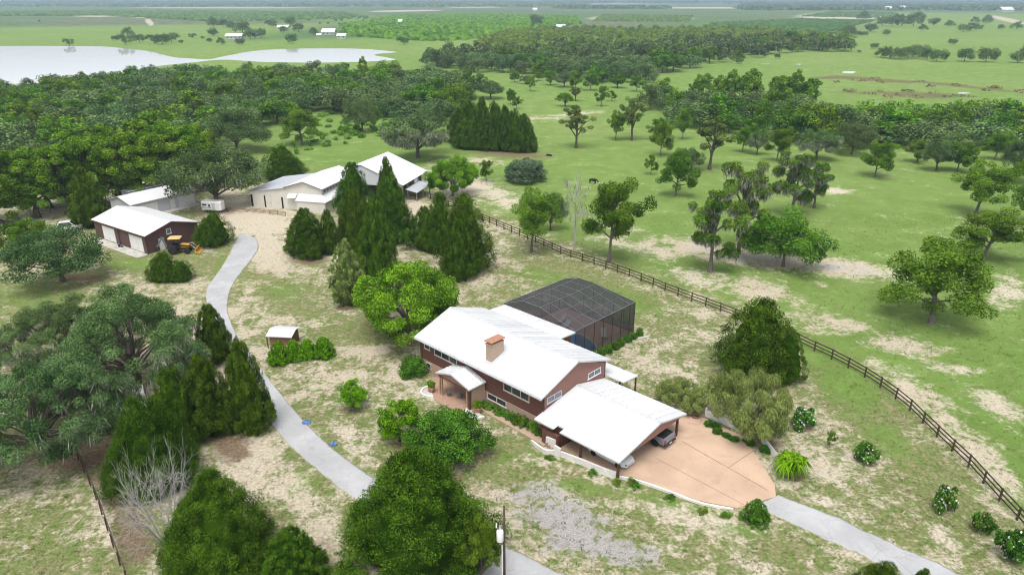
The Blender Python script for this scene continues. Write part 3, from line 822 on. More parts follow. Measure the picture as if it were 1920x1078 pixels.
def ring_planter(u, v, r, a0, a1, label):
    o = thing('planter', label, 'planter', HW(u, v), HANG)
    n = 14
    outer = [(r * math.cos(R(a0 + (a1 - a0) * i / n)), r * math.sin(R(a0 + (a1 - a0) * i / n))) for i in range(n + 1)]
    inner = [(x * .82, y * .82) for x, y in outer]
    MB().slab([(x, y, 0) for x, y in outer + inner[::-1]], (0, 0, .22)).build('kerb', M['stucco'], o)
    MB().slab([(0, 0, 0)] + [(x * .97, y * .97, 0) for x, y in inner], (0, 0, .12)).build('gravel_bed', M['conc'], o)
    MB().lathe([(.26, .12), (.34, .2), (.4, .55), (.44, .6), (.40, .62)], 14).build('pot', M['terra'], o)
    return o
ring_planter(5.2, -2.0, 1.25, 150, 330, 'white kerbed half round planter with pot at the bush end of the patio')
ring_planter(12.0, -1.3, 1.35, 200, 350, 'white kerbed corner planter with pot at the head of the footpath')
# patio chairs under the porch
def chair(u, v, rz, label):
    o = thing('patio_chair', label, 'chair', HW(u, v, .05), HANG + rz, 'patio chairs under the porch')
    box('seat', M['alu'], o, -.25, .25, -.24, .24, .40, .44)
    MB().slab([(-.25, .22, .44), (.25, .22, .44), (.25, .34, .92), (-.25, .34, .92)], (0, .03, 0)).build('backrest', M['alu'], o)
    for x in (-.22, .22):
        for y in (-.2, .2):
            box('leg', M['alu'], o, x - .02, x + .02, y - .02, y + .02, 0, .40)
    for x in (-.27, .27):
        MB().box(x - .025, x + .025, -.24, .26, .62, .65).build('armrest', M['alu'], o)
chair(7.3, -1.2, R(150), 'grey metal patio chair beside the wooden porch posts')
chair(8.5, -.7, R(200), 'grey metal patio chair deep under the porch roof')

# ------------------------------------------------------------------ carport
cp = thing('carport', 'open carport with wide white metal gable roof joined to the house', 'carport', (*HA, 0), HANG)
gable_roof(cp, 19.66, 30.0, -.75, 5.85, 10.65, 2.36, 3.52, 2.36, M['roof'], 0.86, notch=(22.05, 22.95, -.1))
ga_ = MB(); ga_.slab([(29.75, -.4, 2.22), (29.75, 10.3, 2.22), (29.75, 5.85, 3.3)], (.1, 0, 0)); ga_.build('gable_board', M['lit_gable_siding'], cp)
for (x, y) in ((29.6, 9.6), (29.6, -.25), (25.2, -.25), (25.2, 10.1)):
    box('post', M['post'], cp, x - .1, x + .1, y - .1, y + .1, 0, 2.26)
bb = MB(); bb.beam((22.9, -.25, 2.2), (29.7, -.25, 2.2), .16, .22); bb.beam((19.8, 10.1, 2.2), (29.7, 10.1, 2.2), .16, .22); bb.build('beam', M['post'], cp)
rm = MB(); rm.box(19.7, 22.5, .1, 9.9, 0, 2.2); rm.build('store_room', M['siding'], cp)
st = MB(); st.box(20.6, 22.6, -.62, -.3, 0, 1.6); st.build('side_wall', M['siding'], cp)
door(cp, 'x', 4.2, 5.1, 0.05, 2.0, 22.5, 1, M['white'])
# apron + floor
hsheet('carport_apron', [(22.6, -.2), (28.8, .25), (30.6, 1.1), (33.8, 1.75), (36.4, 2.3), (39.4, 3.8), (41.1, 7.6), (40.3, 9.1), (37.6, 11.6), (34.7, 14.2), (32.4, 14.3), (29.9, 14.6), (27.5, 13.0), (26.0, 10.9), (22.6, 10.4)], 0.055, M['pad'], 'terracotta coloured concrete apron before the carport')
# joints cut in the apron
jm = MB(); jm.beam((30.5, 9.2, .06), (40.2, 7.9, .06), .05, .012); jm.beam((36.0, 8.4, .06), (36.4, 12.6, .06), .04, .012); jm.beam((30.2, 5.0, .06), (39.9, 4.6, .06), .03, .012)
jo = jm.build('expansion_joint', M['rust']); jo.location = (*HA, 0); jo.rotation_euler = (0, 0, HANG); tag(jo, 'thin dark joints cut across the terracotta apron', kind='structure')
# white curved retaining wall
def lowwall(name, pts, h0, h1, w, mat, label, cat='wall', n=6):
    P = cr([Vector((u, v, 0)) for u, v in pts], n)
    mb = MB(); N = len(P)
    vs = []; fs = []
    for i, p in enumerate(P):
        d = (P[min(i + 1, N - 1)] - P[max(i - 1, 0)]).normalized(); s_ = Vector((-d.y, d.x, 0)) * (w / 2)
        h = h0 + (h1 - h0) * i / (N - 1)
        vs += [p - s_, p + s_, p + s_ + Vector((0, 0, h)), p - s_ + Vector((0, 0, h))]
    for i in range(N - 1):
        a, b = i * 4, i * 4 + 4
        fs += [(a, b, b + 3, a + 3), (a + 1, a + 2, b + 2, b + 1), (a + 3, b + 3, b + 2, a + 2)]
    fs += [(0, 3, 2, 1), ((N - 1) * 4, (N - 1) * 4 + 1, (N - 1) * 4 + 2, (N - 1) * 4 + 3)]
    mb.add(vs, fs)
    o = mb.build(name, mat); o.location = (*HA, 0); o.rotation_euler = (0, 0, HANG)
    return tag(o, label, cat)
lowwall('retaining_wall', [(19.9, -1.4), (21.0, -1.65), (22.2, -1.75), (23.2, -1.15), (25.5, -.75), (28.0, -.45), (29.4, -.2)], .35, .75, .2, M['stucco'], 'curved white retaining wall beside the carport roof edge')
lowwall('stepped_wall', [(21.3, -.75), (22.4, -.55)], 1.05, 1.15, .22, M['stucco'], 'short white wall stub at the end of the footpath', n=2)
lowwall('stepped_wall', [(22.9, -1.35), (23.5, -1.15)], 1.15, .9, .22, M['stucco'], 'short white wall stub under the notched carport eave', n=2)
lowwall('garden_edge', [(29.6, .05), (31.0, .75), (33.8, 1.45), (36.5, 2.0), (38.0, 2.7), (39.2, 3.4)], .3, .12, .2, M['stucco'], 'white concrete edging along the apron lawn side', 'edging')
# brick steps at the foot of the path
stp = thing('brick_steps', 'small flight of brick steps between white wall stubs', 'steps', HW(21.3, -.3), HANG)
for i in range(3):
    box('step', M['paver'], stp, .28 * i, .28 * i + .3, -.6, .35, 0, .52 - .17 * i)

# ------------------------------------------------------------------ pool, deck and screened cage
def cagescreen():
    m, t, b = new_mat('insect_screen')
    b.inputs['Base Color'].default_value = (0.035, 0.036, 0.045, 1); b.inputs['Roughness'].default_value = 0.7
    tr = nd(t, 'ShaderNodeBsdfTransparent'); mx = nd(t, 'ShaderNodeMixShader')
    mx.inputs[0].default_value = 0.67
    out = t.nodes.get('Material Output')
    t.links.new(tr.outputs[0], mx.inputs[1]); t.links.new(b.outputs[0], mx.inputs[2]); t.links.new(mx.outputs[0], out.inputs['Surface'])
    return m
M['screen'] = cagescreen()
CU0, CU1, CV0, CV1, CZ, CT = 0.6, 12.5, 14.2, 26.4, 4.45, 5.8
UA, UB = 3.9, 6.9
hsheet('pool_deck', [(-1.2, 13.8), (12.45, 13.8), (12.45, 26.8), (-1.2, 26.8)], 0.05, M['paver'], 'brick pool deck inside the screened cage')
M['poolwater'] = pmat('pool_water', (0.05, 0.15, 0.30), 0.06, 0.2, 0.6, spec=0.5)
ps = [(8.0 + 4.0 * math.cos(2 * math.pi * k / 28) * (1 + .12 * math.cos(4 * math.pi * k / 28)), 17.9 + 3.0 * math.sin(2 * math.pi * k / 28)) for k in range(28)]
pool = thing('swimming_pool', 'oval dark blue swimming pool under the screened cage', 'pool', (*HA, 0), HANG)
MB().slab([(u, v, .06) for u, v in ps], (0, 0, .02)).build('water', M['poolwater'], pool)
pc = MB(); pc.tube([(8.0 + (u - 8.0) * 1.04, 17.9 + (v - 17.9) * 1.05, .09) for u, v in ps + ps[:1]], .13, 6, False); pc.build('coping', M['conc'], pool)
cage = thing('pool_cage', 'tall dark screened pool cage with mansard roof behind the house', 'screen enclosure', (*HA, 0), HANG)
def member(p, q, w=.07, m='alu', name='beam'):
    MB().beam(p, q, w * .6).build(name, M[m], cage)
nb = 7
vs_ = [CV0 + (CV1 - 1.1 - CV0) * i / (nb - 1) for i in range(nb)]
VA, VB = CV0, CV1 - 1.3
for i, v in enumerate(vs_):                      # bents
    vt = min(v, VB)
    member((CU1, v, 0), (CU1, v, CZ), .09, 'black_metal', 'post')
    member((CU1, v, CZ), (UB, vt, CT), .08)
    member((UB, vt, CT), (UA, vt, CT), .08)
    member((UA, vt, CT), (CU0, v, CZ), .08)
    if i > 3: member((CU0, v, 0), (CU0, v, CZ), .09, 'black_metal', 'post')
for u in np.linspace(CU0, CU1, 8):
    member((u, CV1, 0), (u, CV1, CZ), .09, 'black_metal', 'post')
    ut = min(max(u, UA), UB)
    member((u, CV1, CZ), (ut, VB, CT), .06)
member((CU1, CV0, CZ), (CU1, CV1, CZ), .12); member((CU0, CV0, CZ), (CU0, CV1, CZ), .1); member((CU0, CV1, CZ), (CU1, CV1, CZ), .1)
member((UA, VA, CT), (UA, VB, CT), .09); member((UB, VA, CT), (UB, VB, CT), .09)
member((UA, VB, CT), (UB, VB, CT), .08)
member((CU1, CV0, 1.1), (CU1, CV1, 1.1), .06, 'black_metal', 'rail'); member((CU0, CV1, 1.1), (CU1, CV1, 1.1), .06, 'black_metal', 'rail')
for f in (.33, .66):
    member((CU1 + (UB - CU1) * f, VA, CZ + (CT - CZ) * f), (CU1 + (UB - CU1) * f, VB, CZ + (CT - CZ) * f), .05)
def pane(pts):
    me = MB().add(pts, [tuple(range(len(pts)))]).build('screen_panel', M['screen'], cage)
vv = vs_ + [CV1]
for i in range(len(vv) - 1):
    a, b = vv[i], vv[i + 1]
    ta, tb = min(a, VB), min(b, VB)
    pane([(CU1, a, 0), (CU1, b, 0), (CU1, b, CZ), (CU1, a, CZ)])
    if i < len(vv) - 2:
        pane([(CU1, a, CZ), (CU1, b, CZ), (UB, tb, CT), (UB, ta, CT)])
        pane([(UB, ta, CT), (UB, tb, CT), (UA, tb, CT), (UA, ta, CT)])
        pane([(UA, ta, CT), (UA, tb, CT), (CU0, b, CZ), (CU0, a, CZ)])
    pane([(CU0, a, 0), (CU0, b, 0), (CU0, b, CZ), (CU0, a, CZ)])
pane([(CU0, CV1, CZ), (CU1, CV1, CZ), (UB, VB, CT), (UA, VB, CT)])
pane([(CU1, vs_[-1], CZ), (CU1, CV1, CZ), (UB, VB, CT)]); pane([(CU0, vs_[-1], CZ), (CU0, CV1, CZ), (UA, VB, CT)])
us = list(np.linspace(CU0, CU1, 8))
for a, b in zip(us[:-1], us[1:]):
    pane([(a, CV1, 0), (b, CV1, 0), (b, CV1, CZ), (a, CV1, CZ)])
pane([(CU0, CV0, 4.2), (12.5, CV0, 4.2), (CU1, CV0, CZ), (UB, CV0, CT), (UA, CV0, CT), (CU0, CV0, CZ)])
lowwall('planter_wall', [(12.95, 16.8), (12.95, 26.9)], .32, .32, .15, M['conc'], 'low grey planter kerb along the pool cage', n=2)
for q, (u, v, rz, nm) in enumerate([(10.6, 22.5, 40, 'pale lounger on the pool deck by the far screen wall'), (5.2, 21.0, 10, 'pale lounger on the pool deck beneath the flat cage top'), (3.6, 22.0, 10, 'pale lounger on the shaded side of the pool deck')]):
    o = thing('pool_lounger', nm, 'lounger', HW(u, v, .06), HANG + R(rz), 'loungers on the pool deck')
    box('seat', M['conc'], o, -.35, .35, -.6, .7, .3, .38)
    MB().slab([(-.35, .7, .34), (.35, .7, .34), (.35, 1.25, .8), (-.35, 1.25, .8)], (0, 0, .07)).build('backrest', M['conc'], o)
    for x in (-.3, .3):
        for y in (-.5, .6): box('leg', M['alu'], o, x - .03, x + .03, y - .03, y + .03, 0, .3)

# ------------------------------------------------------------------ workshop
WA = (-77.342, 126.276); WANG = R(-34.65)
ws = thing('workshop', 'brown metal workshop with broad white roof and two white roller doors', 'workshop', (*WA, 0), WANG)
gable_roof(ws, 0, 17.9, 0, 5.1, 10.4, 3.3, 4.75, 3.3, M['roof'])
b_ = MB(); b_.box(.25, 17.55, .3, .45, 0, 3.2); b_.box(.25, 17.55, 9.95, 10.1, 0, 3.2); b_.build('wall', M['ws_wall'], ws)
for x in (.25, 17.4):
    g = MB(); g.slab([(x, .45, 0), (x, 9.95, 0), (x, 9.95, 3.22), (x, 5.1, 4.6), (x, .45, 3.26)], (.15, 0, 0)); g.build('gable_wall', M['ws_wall_y'], ws)
for a in (3.15, 12.2):
    door(ws, 'y', a, a + 4.05, 0.02, 2.6, .3, -1, M['white'], 5)
window(ws, 'x', 4.1, 5.0, 2.55, 3.5, 17.55, 1, 1, M['white'], M['glass_blue'])
door(ws, 'x', 2.5, 3.4, 0.02, 2.1, 17.55, 1, M['white'])
dp = MB(); dp.tube([(8.7, .2, 3.15), (8.7, .2, 0)], .06, 6); dp.tube([(17.6, .2, 3.15), (17.6, .2, 0)], .06, 6); dp.build('downpipe', M['black_metal'], ws)
fa = MB(); fa.beam((0, -.03, 3.14), (17.9, -.03, 3.14), .06, .22); fa.beam((17.93, 0, 3.16), (17.93, 5.1, 4.61), .06, .2); fa.beam((17.93, 5.1, 4.61), (17.93, 10.4, 3.16), .06, .2); fa.build('fascia', M['post'], ws)
sl = MB().slab([(2.5, -.0, .05), (17.8, .0, .05), (18.0, -2.0, .05), (9.0, -1.9, .05), (2.5, -1.7, .05)], (0, 0, -.15)).build('concrete_apron', M['conc']); sl.location = (*WA, 0); sl.rotation_euler = (0, 0, WANG); tag(sl, 'narrow concrete apron before the workshop doors', kind='structure')
for (u, v, nm) in ((9.8, -.6, 'small dark bucket on the workshop apron'), (10.4, -.5, 'small grey bucket beside the darker one on the workshop apron')):
    c_, s_ = math.cos(WANG), math.sin(WANG)
    o = MB().lathe([(.16, 0), (.22, .42), (.24, .45), (.2, .43)], 12).build('bucket', M['black_metal' if 'dark bucket' in nm else 'alu']); o.location = (WA[0] + u * c_ - v * s_, WA[1] + u * s_ + v * c_, .05); tag(o, nm, 'bucket')

# ------------------------------------------------------------------ white storage building behind it
NA = (-75.5, 137.445); NANG = R(56.68)
sb = thing('storage_building', 'low grey white storage building with white roof between workshop and big oak', 'shed', (*NA, 0), NANG)
gable_roof(sb, -.3, 14.6, 0, 4.1, 8.2, 2.9, 4.15, 2.9, M['roof'])
b_ = MB(); b_.box(0, 14.3, .4, .55, 0, 2.82); b_.box(0, 14.3, 7.6, 7.75, 0, 2.82); b_.build('wall', M['grey_wall'], sb)
for x in (0, 14.15):
    g = MB(); g.slab([(x, .55, 0), (x, 7.6, 0), (x, 7.6, 2.86), (x, 4.1, 4.0), (x, .55, 2.86)], (.15, 0, 0)); g.build('gable_wall', M['grey_wall'], sb)
door(sb, 'y', 8.35, 9.45, .05, 2.1, .4, -1, M['white'])
door(sb, 'y', 10.2, 14.0, .05, 2.2, .4, -1, M['white'], 4)
door(sb, 'y', 1.2, 5.6, .05, 2.3, .4, -1, M['white'], 4)
wl = MB(); wl.slab([(4.2, 8.2, 3.55), (13.0, 8.2, 3.55), (13.0, 11.4, 3.35), (4.2, 11.4, 3.35)], (0, 0, -.1)); wl.build('lean_to_roof', M['roof_old'], sb)
wl = MB(); wl.box(4.4, 12.8, 7.75, 11.2, 0, 3.2); wl.build('lean_to_wall', M['grey_wall'], sb)
sl = MB().slab([(5, -1.6, .08), (14.4, -1.6, .08), (14.4, .35, .08), (5, .35, .08)], (0, 0, -.2)).build('concrete_walk', M['conc']); sl.location = (*NA, 0); sl.rotation_euler = (0, 0, NANG); tag(sl, 'concrete walk along the storage building', kind='structure')

# ------------------------------------------------------------------ horse barn
BA = (-55.29, 147.02); BANG = R(-15)
bn = thing('barn', 'cream horse barn with white central gable roof and low grey wing', 'barn', (*BA, 0), BANG)
fw = MB(); fw.slab([(0, 0, 0), (17, 0, 0), (17, 0, 4.75), (13, 0, 6.0), (8.5, 0, 4.6), (8.5, 0, 4.5), (0, 0, 3.2)], (0, .15, 0)); fw.build('front_wall', M['barn_wall'], bn)
MB().box(0, .15, .15, 13.5, 0, 3.2).build('side_wall', M['barn_side'], bn)
MB().box(16.85, 17.0, .15, 15.0, 0, 4.75).build('side_wall', M['barn_side'], bn)
MB().slab([(0, 13.5, 0), (17, 15, 0), (17, 15, 4.7), (13, 15, 6.0), (8.5, 14, 4.5), (0, 13.5, 3.2)], (0, .15, 0)).build('rear_wall', M['barn_wall'], bn)
def roofslab(name, pts, mat, parent, th=.1):
    return MB().slab(pts, (0, 0, -th)).build(name, mat, parent)
M['roof_v'] = ribmat('white_roof_metal_cross', (0.78, 0.79, 0.81), 1, 0.9, 0.42, 0.2, 0.03, 0.15, (0.5, 0.5, 0.5))
M['roof_grey_v'] = ribmat('grey_roof_metal_cross', (0.45, 0.47, 0.52), 1, 0.9, 0.5, 0.25, 0.06, 0.4, (0.33, 0.33, 0.36))
roofslab('wing_roof', [(-.5, -.3, 3.25), (8.6, -.3, 4.62), (8.6, 14.2, 4.62), (-.5, 13.9, 3.25)], M['roof_grey_v'], bn)
roofslab('central_roof', [(8.45, -.4, 4.78), (13, -.4, 6.2), (13, 15.4, 6.2), (8.45, 15.4, 4.78)], M['roof_v'], bn)
roofslab('central_roof', [(13.003, -.4, 6.2), (17.3, -.4, 4.86), (17.3, 15.4, 4.86), (13.003, 15.4, 6.2)], M['roof_v'], bn)
rk = MB(); rk.beam((8.4, -.42, 4.68), (13, -.42, 6.1), .05, .2); rk.beam((13, -.42, 6.1), (17.3, -.42, 4.76), .05, .2); rk.build('rake_board', M['grey_wood'], bn)
# clerestory windows on the tall side
for i in range(6):
    a = .6 + i * 1.25
    window(bn, 'x', a, a + 1.05, 3.8, 4.55, 17.0, 1, 1, M['trim'], M['glass_blue'], .06)
# lean-to round the corner
roofslab('lean_to_roof', [(11.6, -1.6, 2.45), (18.5, -1.6, 2.45), (17.02, 0, 3.55), (11.6, 0, 3.55)], M['roof'], bn, .08)
roofslab('lean_to_roof', [(18.503, -1.6, 2.45), (18.503, 6.3, 2.45), (17.023, 6.3, 3.55), (17.023, 0, 3.55)], M['roof_v'], bn, .08)
MB().box(11.8, 18.2, -1.4, -1.25, 0, 2.35).build('lean_to_wall', M['barn_wall'], bn)
MB().box(18.1, 18.25, -1.25, 6.1, 0, 2.4).build('lean_to_wall', M['barn_side'], bn)
MB().box(11.8, 11.95, -1.25, 0, 0, 2.6).build('lean_to_wall', M['barn_side'], bn)
roofslab('door_hood', [(9.3, -1.0, 2.75), (11.3, -1.0, 2.75), (11.3, 0, 3.5), (9.3, 0, 3.5)], M['roof'], bn, .06)
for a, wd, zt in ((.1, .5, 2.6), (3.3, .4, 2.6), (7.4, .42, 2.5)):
    MB().box(a, a + wd, -.02, .02, .05, zt).build('dark_doorway_panel', M['dark'], bn)  # near-black panels on the solid wall paint the shade inside doorways
door(bn, 'y', 3.75, 4.9, .05, 2.9, 0, -1, M['barn_wall'])
door(bn, 'y', 7.9, 9.0, .05, 2.5, 0, -1, M['barn_wall'])
for a in (1.2, 3.6): window(bn, 'x', a, a + .8, 1.0, 1.9, 18.25, 1, 1, M['trim'], M['glass_blue'], .06)
# riding barn behind
rb = thing('riding_barn', 'large open sided barn with broad white gable roof behind the cedars', 'barn', (*BA, 0), BANG)
RU0, RUR, RU1, RV0, RV1 = 10.6, 20.4, 30.1, 11.2, 25.6
roofslab('roof', [(RU0, RV0, 3.75), (RUR, RV0, 7.7), (RUR, RV1, 7.7), (RU0, RV1, 3.75)], M['roof_v'], rb)
roofslab('roof', [(RUR + .003, RV0, 7.7), (RU1, RV0, 3.75), (RU1, RV1, 3.75), (RUR + .003, RV1, 7.7)], M['roof_v'], rb)
for u in (RU0 + .3, RU1 - .3):
    for v in np.linspace(RV0 + .3, RV1 - .3, 6):
        box('post', M['grey_wood'], rb, u - .12, u + .12, v - .12, v + .12, 0, 3.65)
for v in (RV0 + .3, RV1 - .3):
    MB().slab([(RU0 + .4, v, 3.3), (RU1 - .4, v, 3.3), (RU1 - .4, v, 3.6), (RUR, v, 7.4), (RU0 + .4, v, 3.6)], (0, .1, 0)).build('gable_wall', M['grey_wall'], rb)
MB().box(RU0 + .3, RU0 + .42, RV0 + .4, RV1 - .4, 0, 3.4).build('side_wall', M['grey_wall'], rb)
MB().box(RU0 + .4, RU1 - .4, RV1 - .2, RV1 - .1, 0, 3.3).build('rear_wall', M['grey_wall'], rb)
for (v0, v1, z0) in ((18.0, 20.2, 1.2), (22.2, 25.3, .6)):
    MB().slab([(RU1 - .2, v0, z0), (RU1 - .2, v1, z0 + .3), (RU1 - .25, v1, 3.6), (RU1 - .25, v0, 3.6)], (.05, 0, 0)).build('hanging_tarp', M['white'], rb)
roofslab('lean_to_roof', [(RU1 - .1, 12.4, 2.6), (RU1 + 2.6, 12.4, 2.0), (RU1 + 2.6, 20.5, 2.0), (RU1 - .1, 20.5, 2.6)], M['roof_grey_v'], rb, .08)
for v in (12.7, 16.4, 20.2): box('post', M['grey_wood'], rb, RU1 + 2.3, RU1 + 2.45, v - .08, v + .08, 0, 1.95)

# ------------------------------------------------------------------ pump shed by the drive
def at_px(px, py): return G(px, py)
s0 = G(515, 652)
ps_ = thing('garden_shed', 'tiny brown shed with white roof behind the row of clipped cones', 'shed', (s0.x, s0.y, 0), R(-6))
gable_roof(ps_, -.85, 2.55, -.35, 1.2, 2.75, 1.75, 2.15, 1.75, M['roof'], th=.08)
MB().box(-.5, 2.3, 0, .1, 0, 1.72).build('wall', M['soffit'], ps_)
MB().box(-.5, 2.3, 2.3, 2.4, 0, 1.72).build('wall', M['soffit'], ps_)
for x in (-.5, 2.2):
    MB().slab([(x, .1, 0), (x, 2.3, 0), (x, 2.3, 1.7), (x, 1.2, 2.0), (x, .1, 1.7)], (.1, 0, 0)).build('gable_wall', M['post'], ps_)
door(ps_, 'x', .7, 1.6, .03, 1.55, -.5, -1, M['post'])
for (x, y) in ((-.75, -.2), (2.45, -.2)): box('post', M['post'], ps_, x - .05, x + .05, y - .05, y + .05, 0, 1.7)

# ------------------------------------------------------------------ fences
def rail_fence(name, pts, label, h=1.3, sp=2.44, rails=3, mat='fence', pw=.13, rh=.14, post_h=None, cat='fence', group=None, rmat=None):
    P = cr(pts, 10)
    A = np.array([[p.x, p.y] for p in P]); d = np.r_[0, np.cumsum(np.hypot(*np.diff(A, axis=0).T))]
    n = max(2, int(d[-1] / sp) + 1)
    s = np.linspace(0, d[-1], n)
    xs, ys = np.interp(s, d, A[:, 0]), np.interp(s, d, A[:, 1])
    o = thing(name, label, cat, (xs[0], ys[0], 0), 0, group)
    base = MB().box(-pw / 2, pw / 2, -pw / 2, pw / 2, 0, post_h or h + .1).mesh('post', M[mat])
    rcache = {}
    for i in range(n):
        p = bpy.data.objects.new('post', base); link(p, o)
        p.location = (xs[i] - xs[0], ys[i] - ys[0], 0); p.rotation_euler = (random.gauss(0, .012), random.gauss(0, .012), math.atan2(ys[min(i + 1, n - 1)] - ys[max(i - 1, 0)], xs[min(i + 1, n - 1)] - xs[max(i - 1, 0)]))
        if i < n - 1:
            L = math.hypot(xs[i + 1] - xs[i], ys[i + 1] - ys[i])
            if 'm' not in rcache: rcache['m'] = MB().box(0, 1, -.02, .02, -rh / 2, rh / 2).mesh('rail', M[rmat or mat])
            a = math.atan2(ys[i + 1] - ys[i], xs[i + 1] - xs[i])
            for k in range(rails):
                r = bpy.data.objects.new('rail', rcache['m']); link(r, o)
                off = pw / 2 + .025
                r.location = (xs[i] - xs[0] - math.sin(a) * off, ys[i] - ys[0] + math.cos(a) * off, h * (k + 1) / rails - rh * .6)
                r.scale = (L + .005, 1, 1); r.rotation_euler = (0, random.gauss(0, .006), a)
    return o
fence_px = [(797, 370), (830, 384), (880, 404), (920, 420), (1010, 458), (1060, 480), (1130, 502), (1200, 527), (1260, 551), (1330, 577), (1385, 598), (1440, 620), (1487, 640), (1530, 660), (1560, 674), (1615, 704), (1660, 734), (1700, 765), (1740, 804), (1780, 842), (1820, 880), (1850, 914), (1890, 958), (1930, 1000), (1980, 1055)]
rail_fence('board_fence', [G(*p) for p in fence_px], 'long dark brown three board fence dividing yard from pasture')
rail_fence('wire_fence', [G(*p) for p in [(128, 820), (150, 868), (172, 915), (190, 960), (206, 1005), (222, 1050), (240, 1095)]], 'dark rail fence running past the dead grey shrub', 1.25, 2.4, 2, 'fence', .12, .09)
rail_fence('wire_fence', [G(*p) for p in [(-40, 428), (0, 414), (50, 407), (100, 398), (140, 391), (200, 382)]], 'grey post and wire fence before the dense green wood', 1.5, 3.2, 3, 'grey_wood', .16, .025)
rail_fence('paddock_fence', [G(*p) for p in [(800, 355), (860, 340), (930, 352), (990, 372)]], 'thin grey paddock fence round the bare sand pen', 1.2, 4.0, 2, 'grey_wood', .1, .04)
rail_fence('corral_panel', [G(*p) for p in [(505, 401), (520, 403), (536, 406)]], 'low rusty corral panel before the barn', .9, 1.6, 4, 'rust', .07, .05)
rail_fence('wood_gate', [G(*p) for p in [(190, 386), (210, 382)]], 'brown board gate beyond the workshop roof', 1.3, 1.5, 4, 'rust', .1, .16, cat='gate')

def picket(pts, label, h=1.0):
    a, b = G(*pts[0]), G(*pts[1])
    L = (b - a).length
    o = thing('picket_fence', label, 'fence', (a.x, a.y, 0), math.atan2(b.y - a.y, b.x - a.x), 'white picket fences by the apron')
    pk = MB().add([(-.05, -.012, .08), (.05, -.012, .08), (.05, -.012, h - .1), (0, -.012, h), (-.05, -.012, h - .1), (-.05, .012, .08), (.05, .012, .08), (.05, .012, h - .1), (0, .012, h), (-.05, .012, h - .1)],
                  [(0, 1, 2, 3, 4), (9, 8, 7, 6, 5), (0, 5, 6, 1), (1, 6, 7, 2), (2, 7, 8, 3), (3, 8, 9, 4), (4, 9, 5, 0)]).mesh('picket', M['white'])
    n = int(L / .13)
    for i in range(n + 1):
        q = bpy.data.objects.new('picket', pk); link(q, o); q.location = (L * i / n, 0, 0)
    for z in (.3, .75): MB().box(0, L, .014, .06, z - .045, z + .045).build('rail', M['white'], o)
    for x in (0, L): MB().box(x - .06, x + .06, .062, .18, 0, h + .12).build('post', M['white'], o)
picket([(1427, 829), (1457, 868)], 'white picket fence panel beside the bright cycad')
picket([(1322, 782), (1392, 812)], 'white picket fence panel half hidden by the weeping bush')

# ------------------------------------------------------------------ utility pole
pb = G(946, 1112)
up_ = thing('utility_pole', 'brown utility pole with grey transformer can over the driveway', 'utility pole', (pb.x, pb.y, 0))
def zfor(x, y, py):
    lo, hi = 0, 40
    for _ in range(40):
        m_ = (lo + hi) / 2
        if proj(x, y, m_)[1] > py: lo = m_
        else: hi = m_
    return lo
zt = zfor(pb.x, pb.y, 948); zc = zfor(pb.x, pb.y, 1003)
MB().tube([(0, 0, 0), (0, 0, zt * .5), (0, 0, zt)], [.10, .09, .07], 10).build('pole', M['fence'], up_, True)
t_ = MB().lathe([(.25, -.46), (.26, -.42), (.26, .36), (.22, .45), (.08, .48)], 16, 'z', (-.30, -.02, zc)).build('transformer', M['white'], up_, True)
MB().tube([(-.3, 0, zc + .46), (-.3, 0, zc + .85)], [.05, .03], 8).build('bushing', M['white'], t_)
MB().beam((-.42, 0, zc + .5), (0, 0, zc + .95), .05).build('bracket', M['alu'], up_)
MB().tube([(-.55, 0, zc + .7), (-.55, 0, zc + 1.05)], .05, 8).build('fuse_cutout', M['white'], up_)
MB().tube([(-.15, -.05, 0), (-.15, -.05, zc - .9)], .045, 8).build('conduit', M['white'], up_)
MB().tube([(-.55, 0, zc + 1.0), (-.2, .05, zc + 1.35), (.02, .0, zt - .15)], .012, 5).build('jumper_wire', M['black_metal'], up_)
for k in range(3): MB().tube([(.1, 0, zc - .15 - .08 * k), (.45, .12, zc - .35 - .1 * k), (.55, .2, zc - .15), (.5, .1, zc + .15)], .018, 5).build('cable_loop', M['black_metal'], up_)

# ------------------------------------------------------------------ vehicles
def wheel(parent, x, y, r, wd, rim='rim', rr=.62):
    wv = MB().lathe([(r * .6, -wd / 2), (r * .93, -wd / 2), (r, -wd * .3), (r, wd * .3), (r * .93, wd / 2), (r * .6, wd / 2)], 20, 'y').build('wheel', M['tyre'], parent, True)
    wv.location = (x, y, r)
    rd = MB().lathe([(r * rr, -wd * .47), (r * rr, wd * .47)], 16, 'y').build('rim', M[rim], wv)
    hb = MB().lathe([(r * .2, -wd * .53), (r * .2, wd * .53)], 10, 'y').build('hub', M['black_metal'], wv)
    return wv

def loft(sections, name, mat, parent, bevel=.03, smooth=True):
    """sections: list of (x, [(y,z)...]) with the same number of points, closed round"""
    mb = MB(); n = len(sections[0][1])
    vs = [(x, y, z) for x, pr in sections for (y, z) in pr]
    fs = []
    for i in range(len(sections) - 1):
        for k in range(n):
            k2 = (k + 1) % n
            fs.append((i * n + k, i * n + k2, (i + 1) * n + k2, (i + 1) * n + k))
    fs.append(tuple(range(n))); fs.append(tuple(range((len(sections) - 1) * n, len(sections) * n))[::-1])
    mb.add(vs, fs)
    return mb.build(name, mat, parent, smooth=False, bevel=bevel)

def ring(wb, wt, z0, z1, z2):
    return [(-wb * .96, z0), (wb * .96, z0), (wb, z0 + .12), (wb, z1 - .1), (wb * .96, z1), (wt, z2), (-wt, z2), (-wb * .96, z1), (-wb, z1 - .1), (-wb, z0 + .12)]

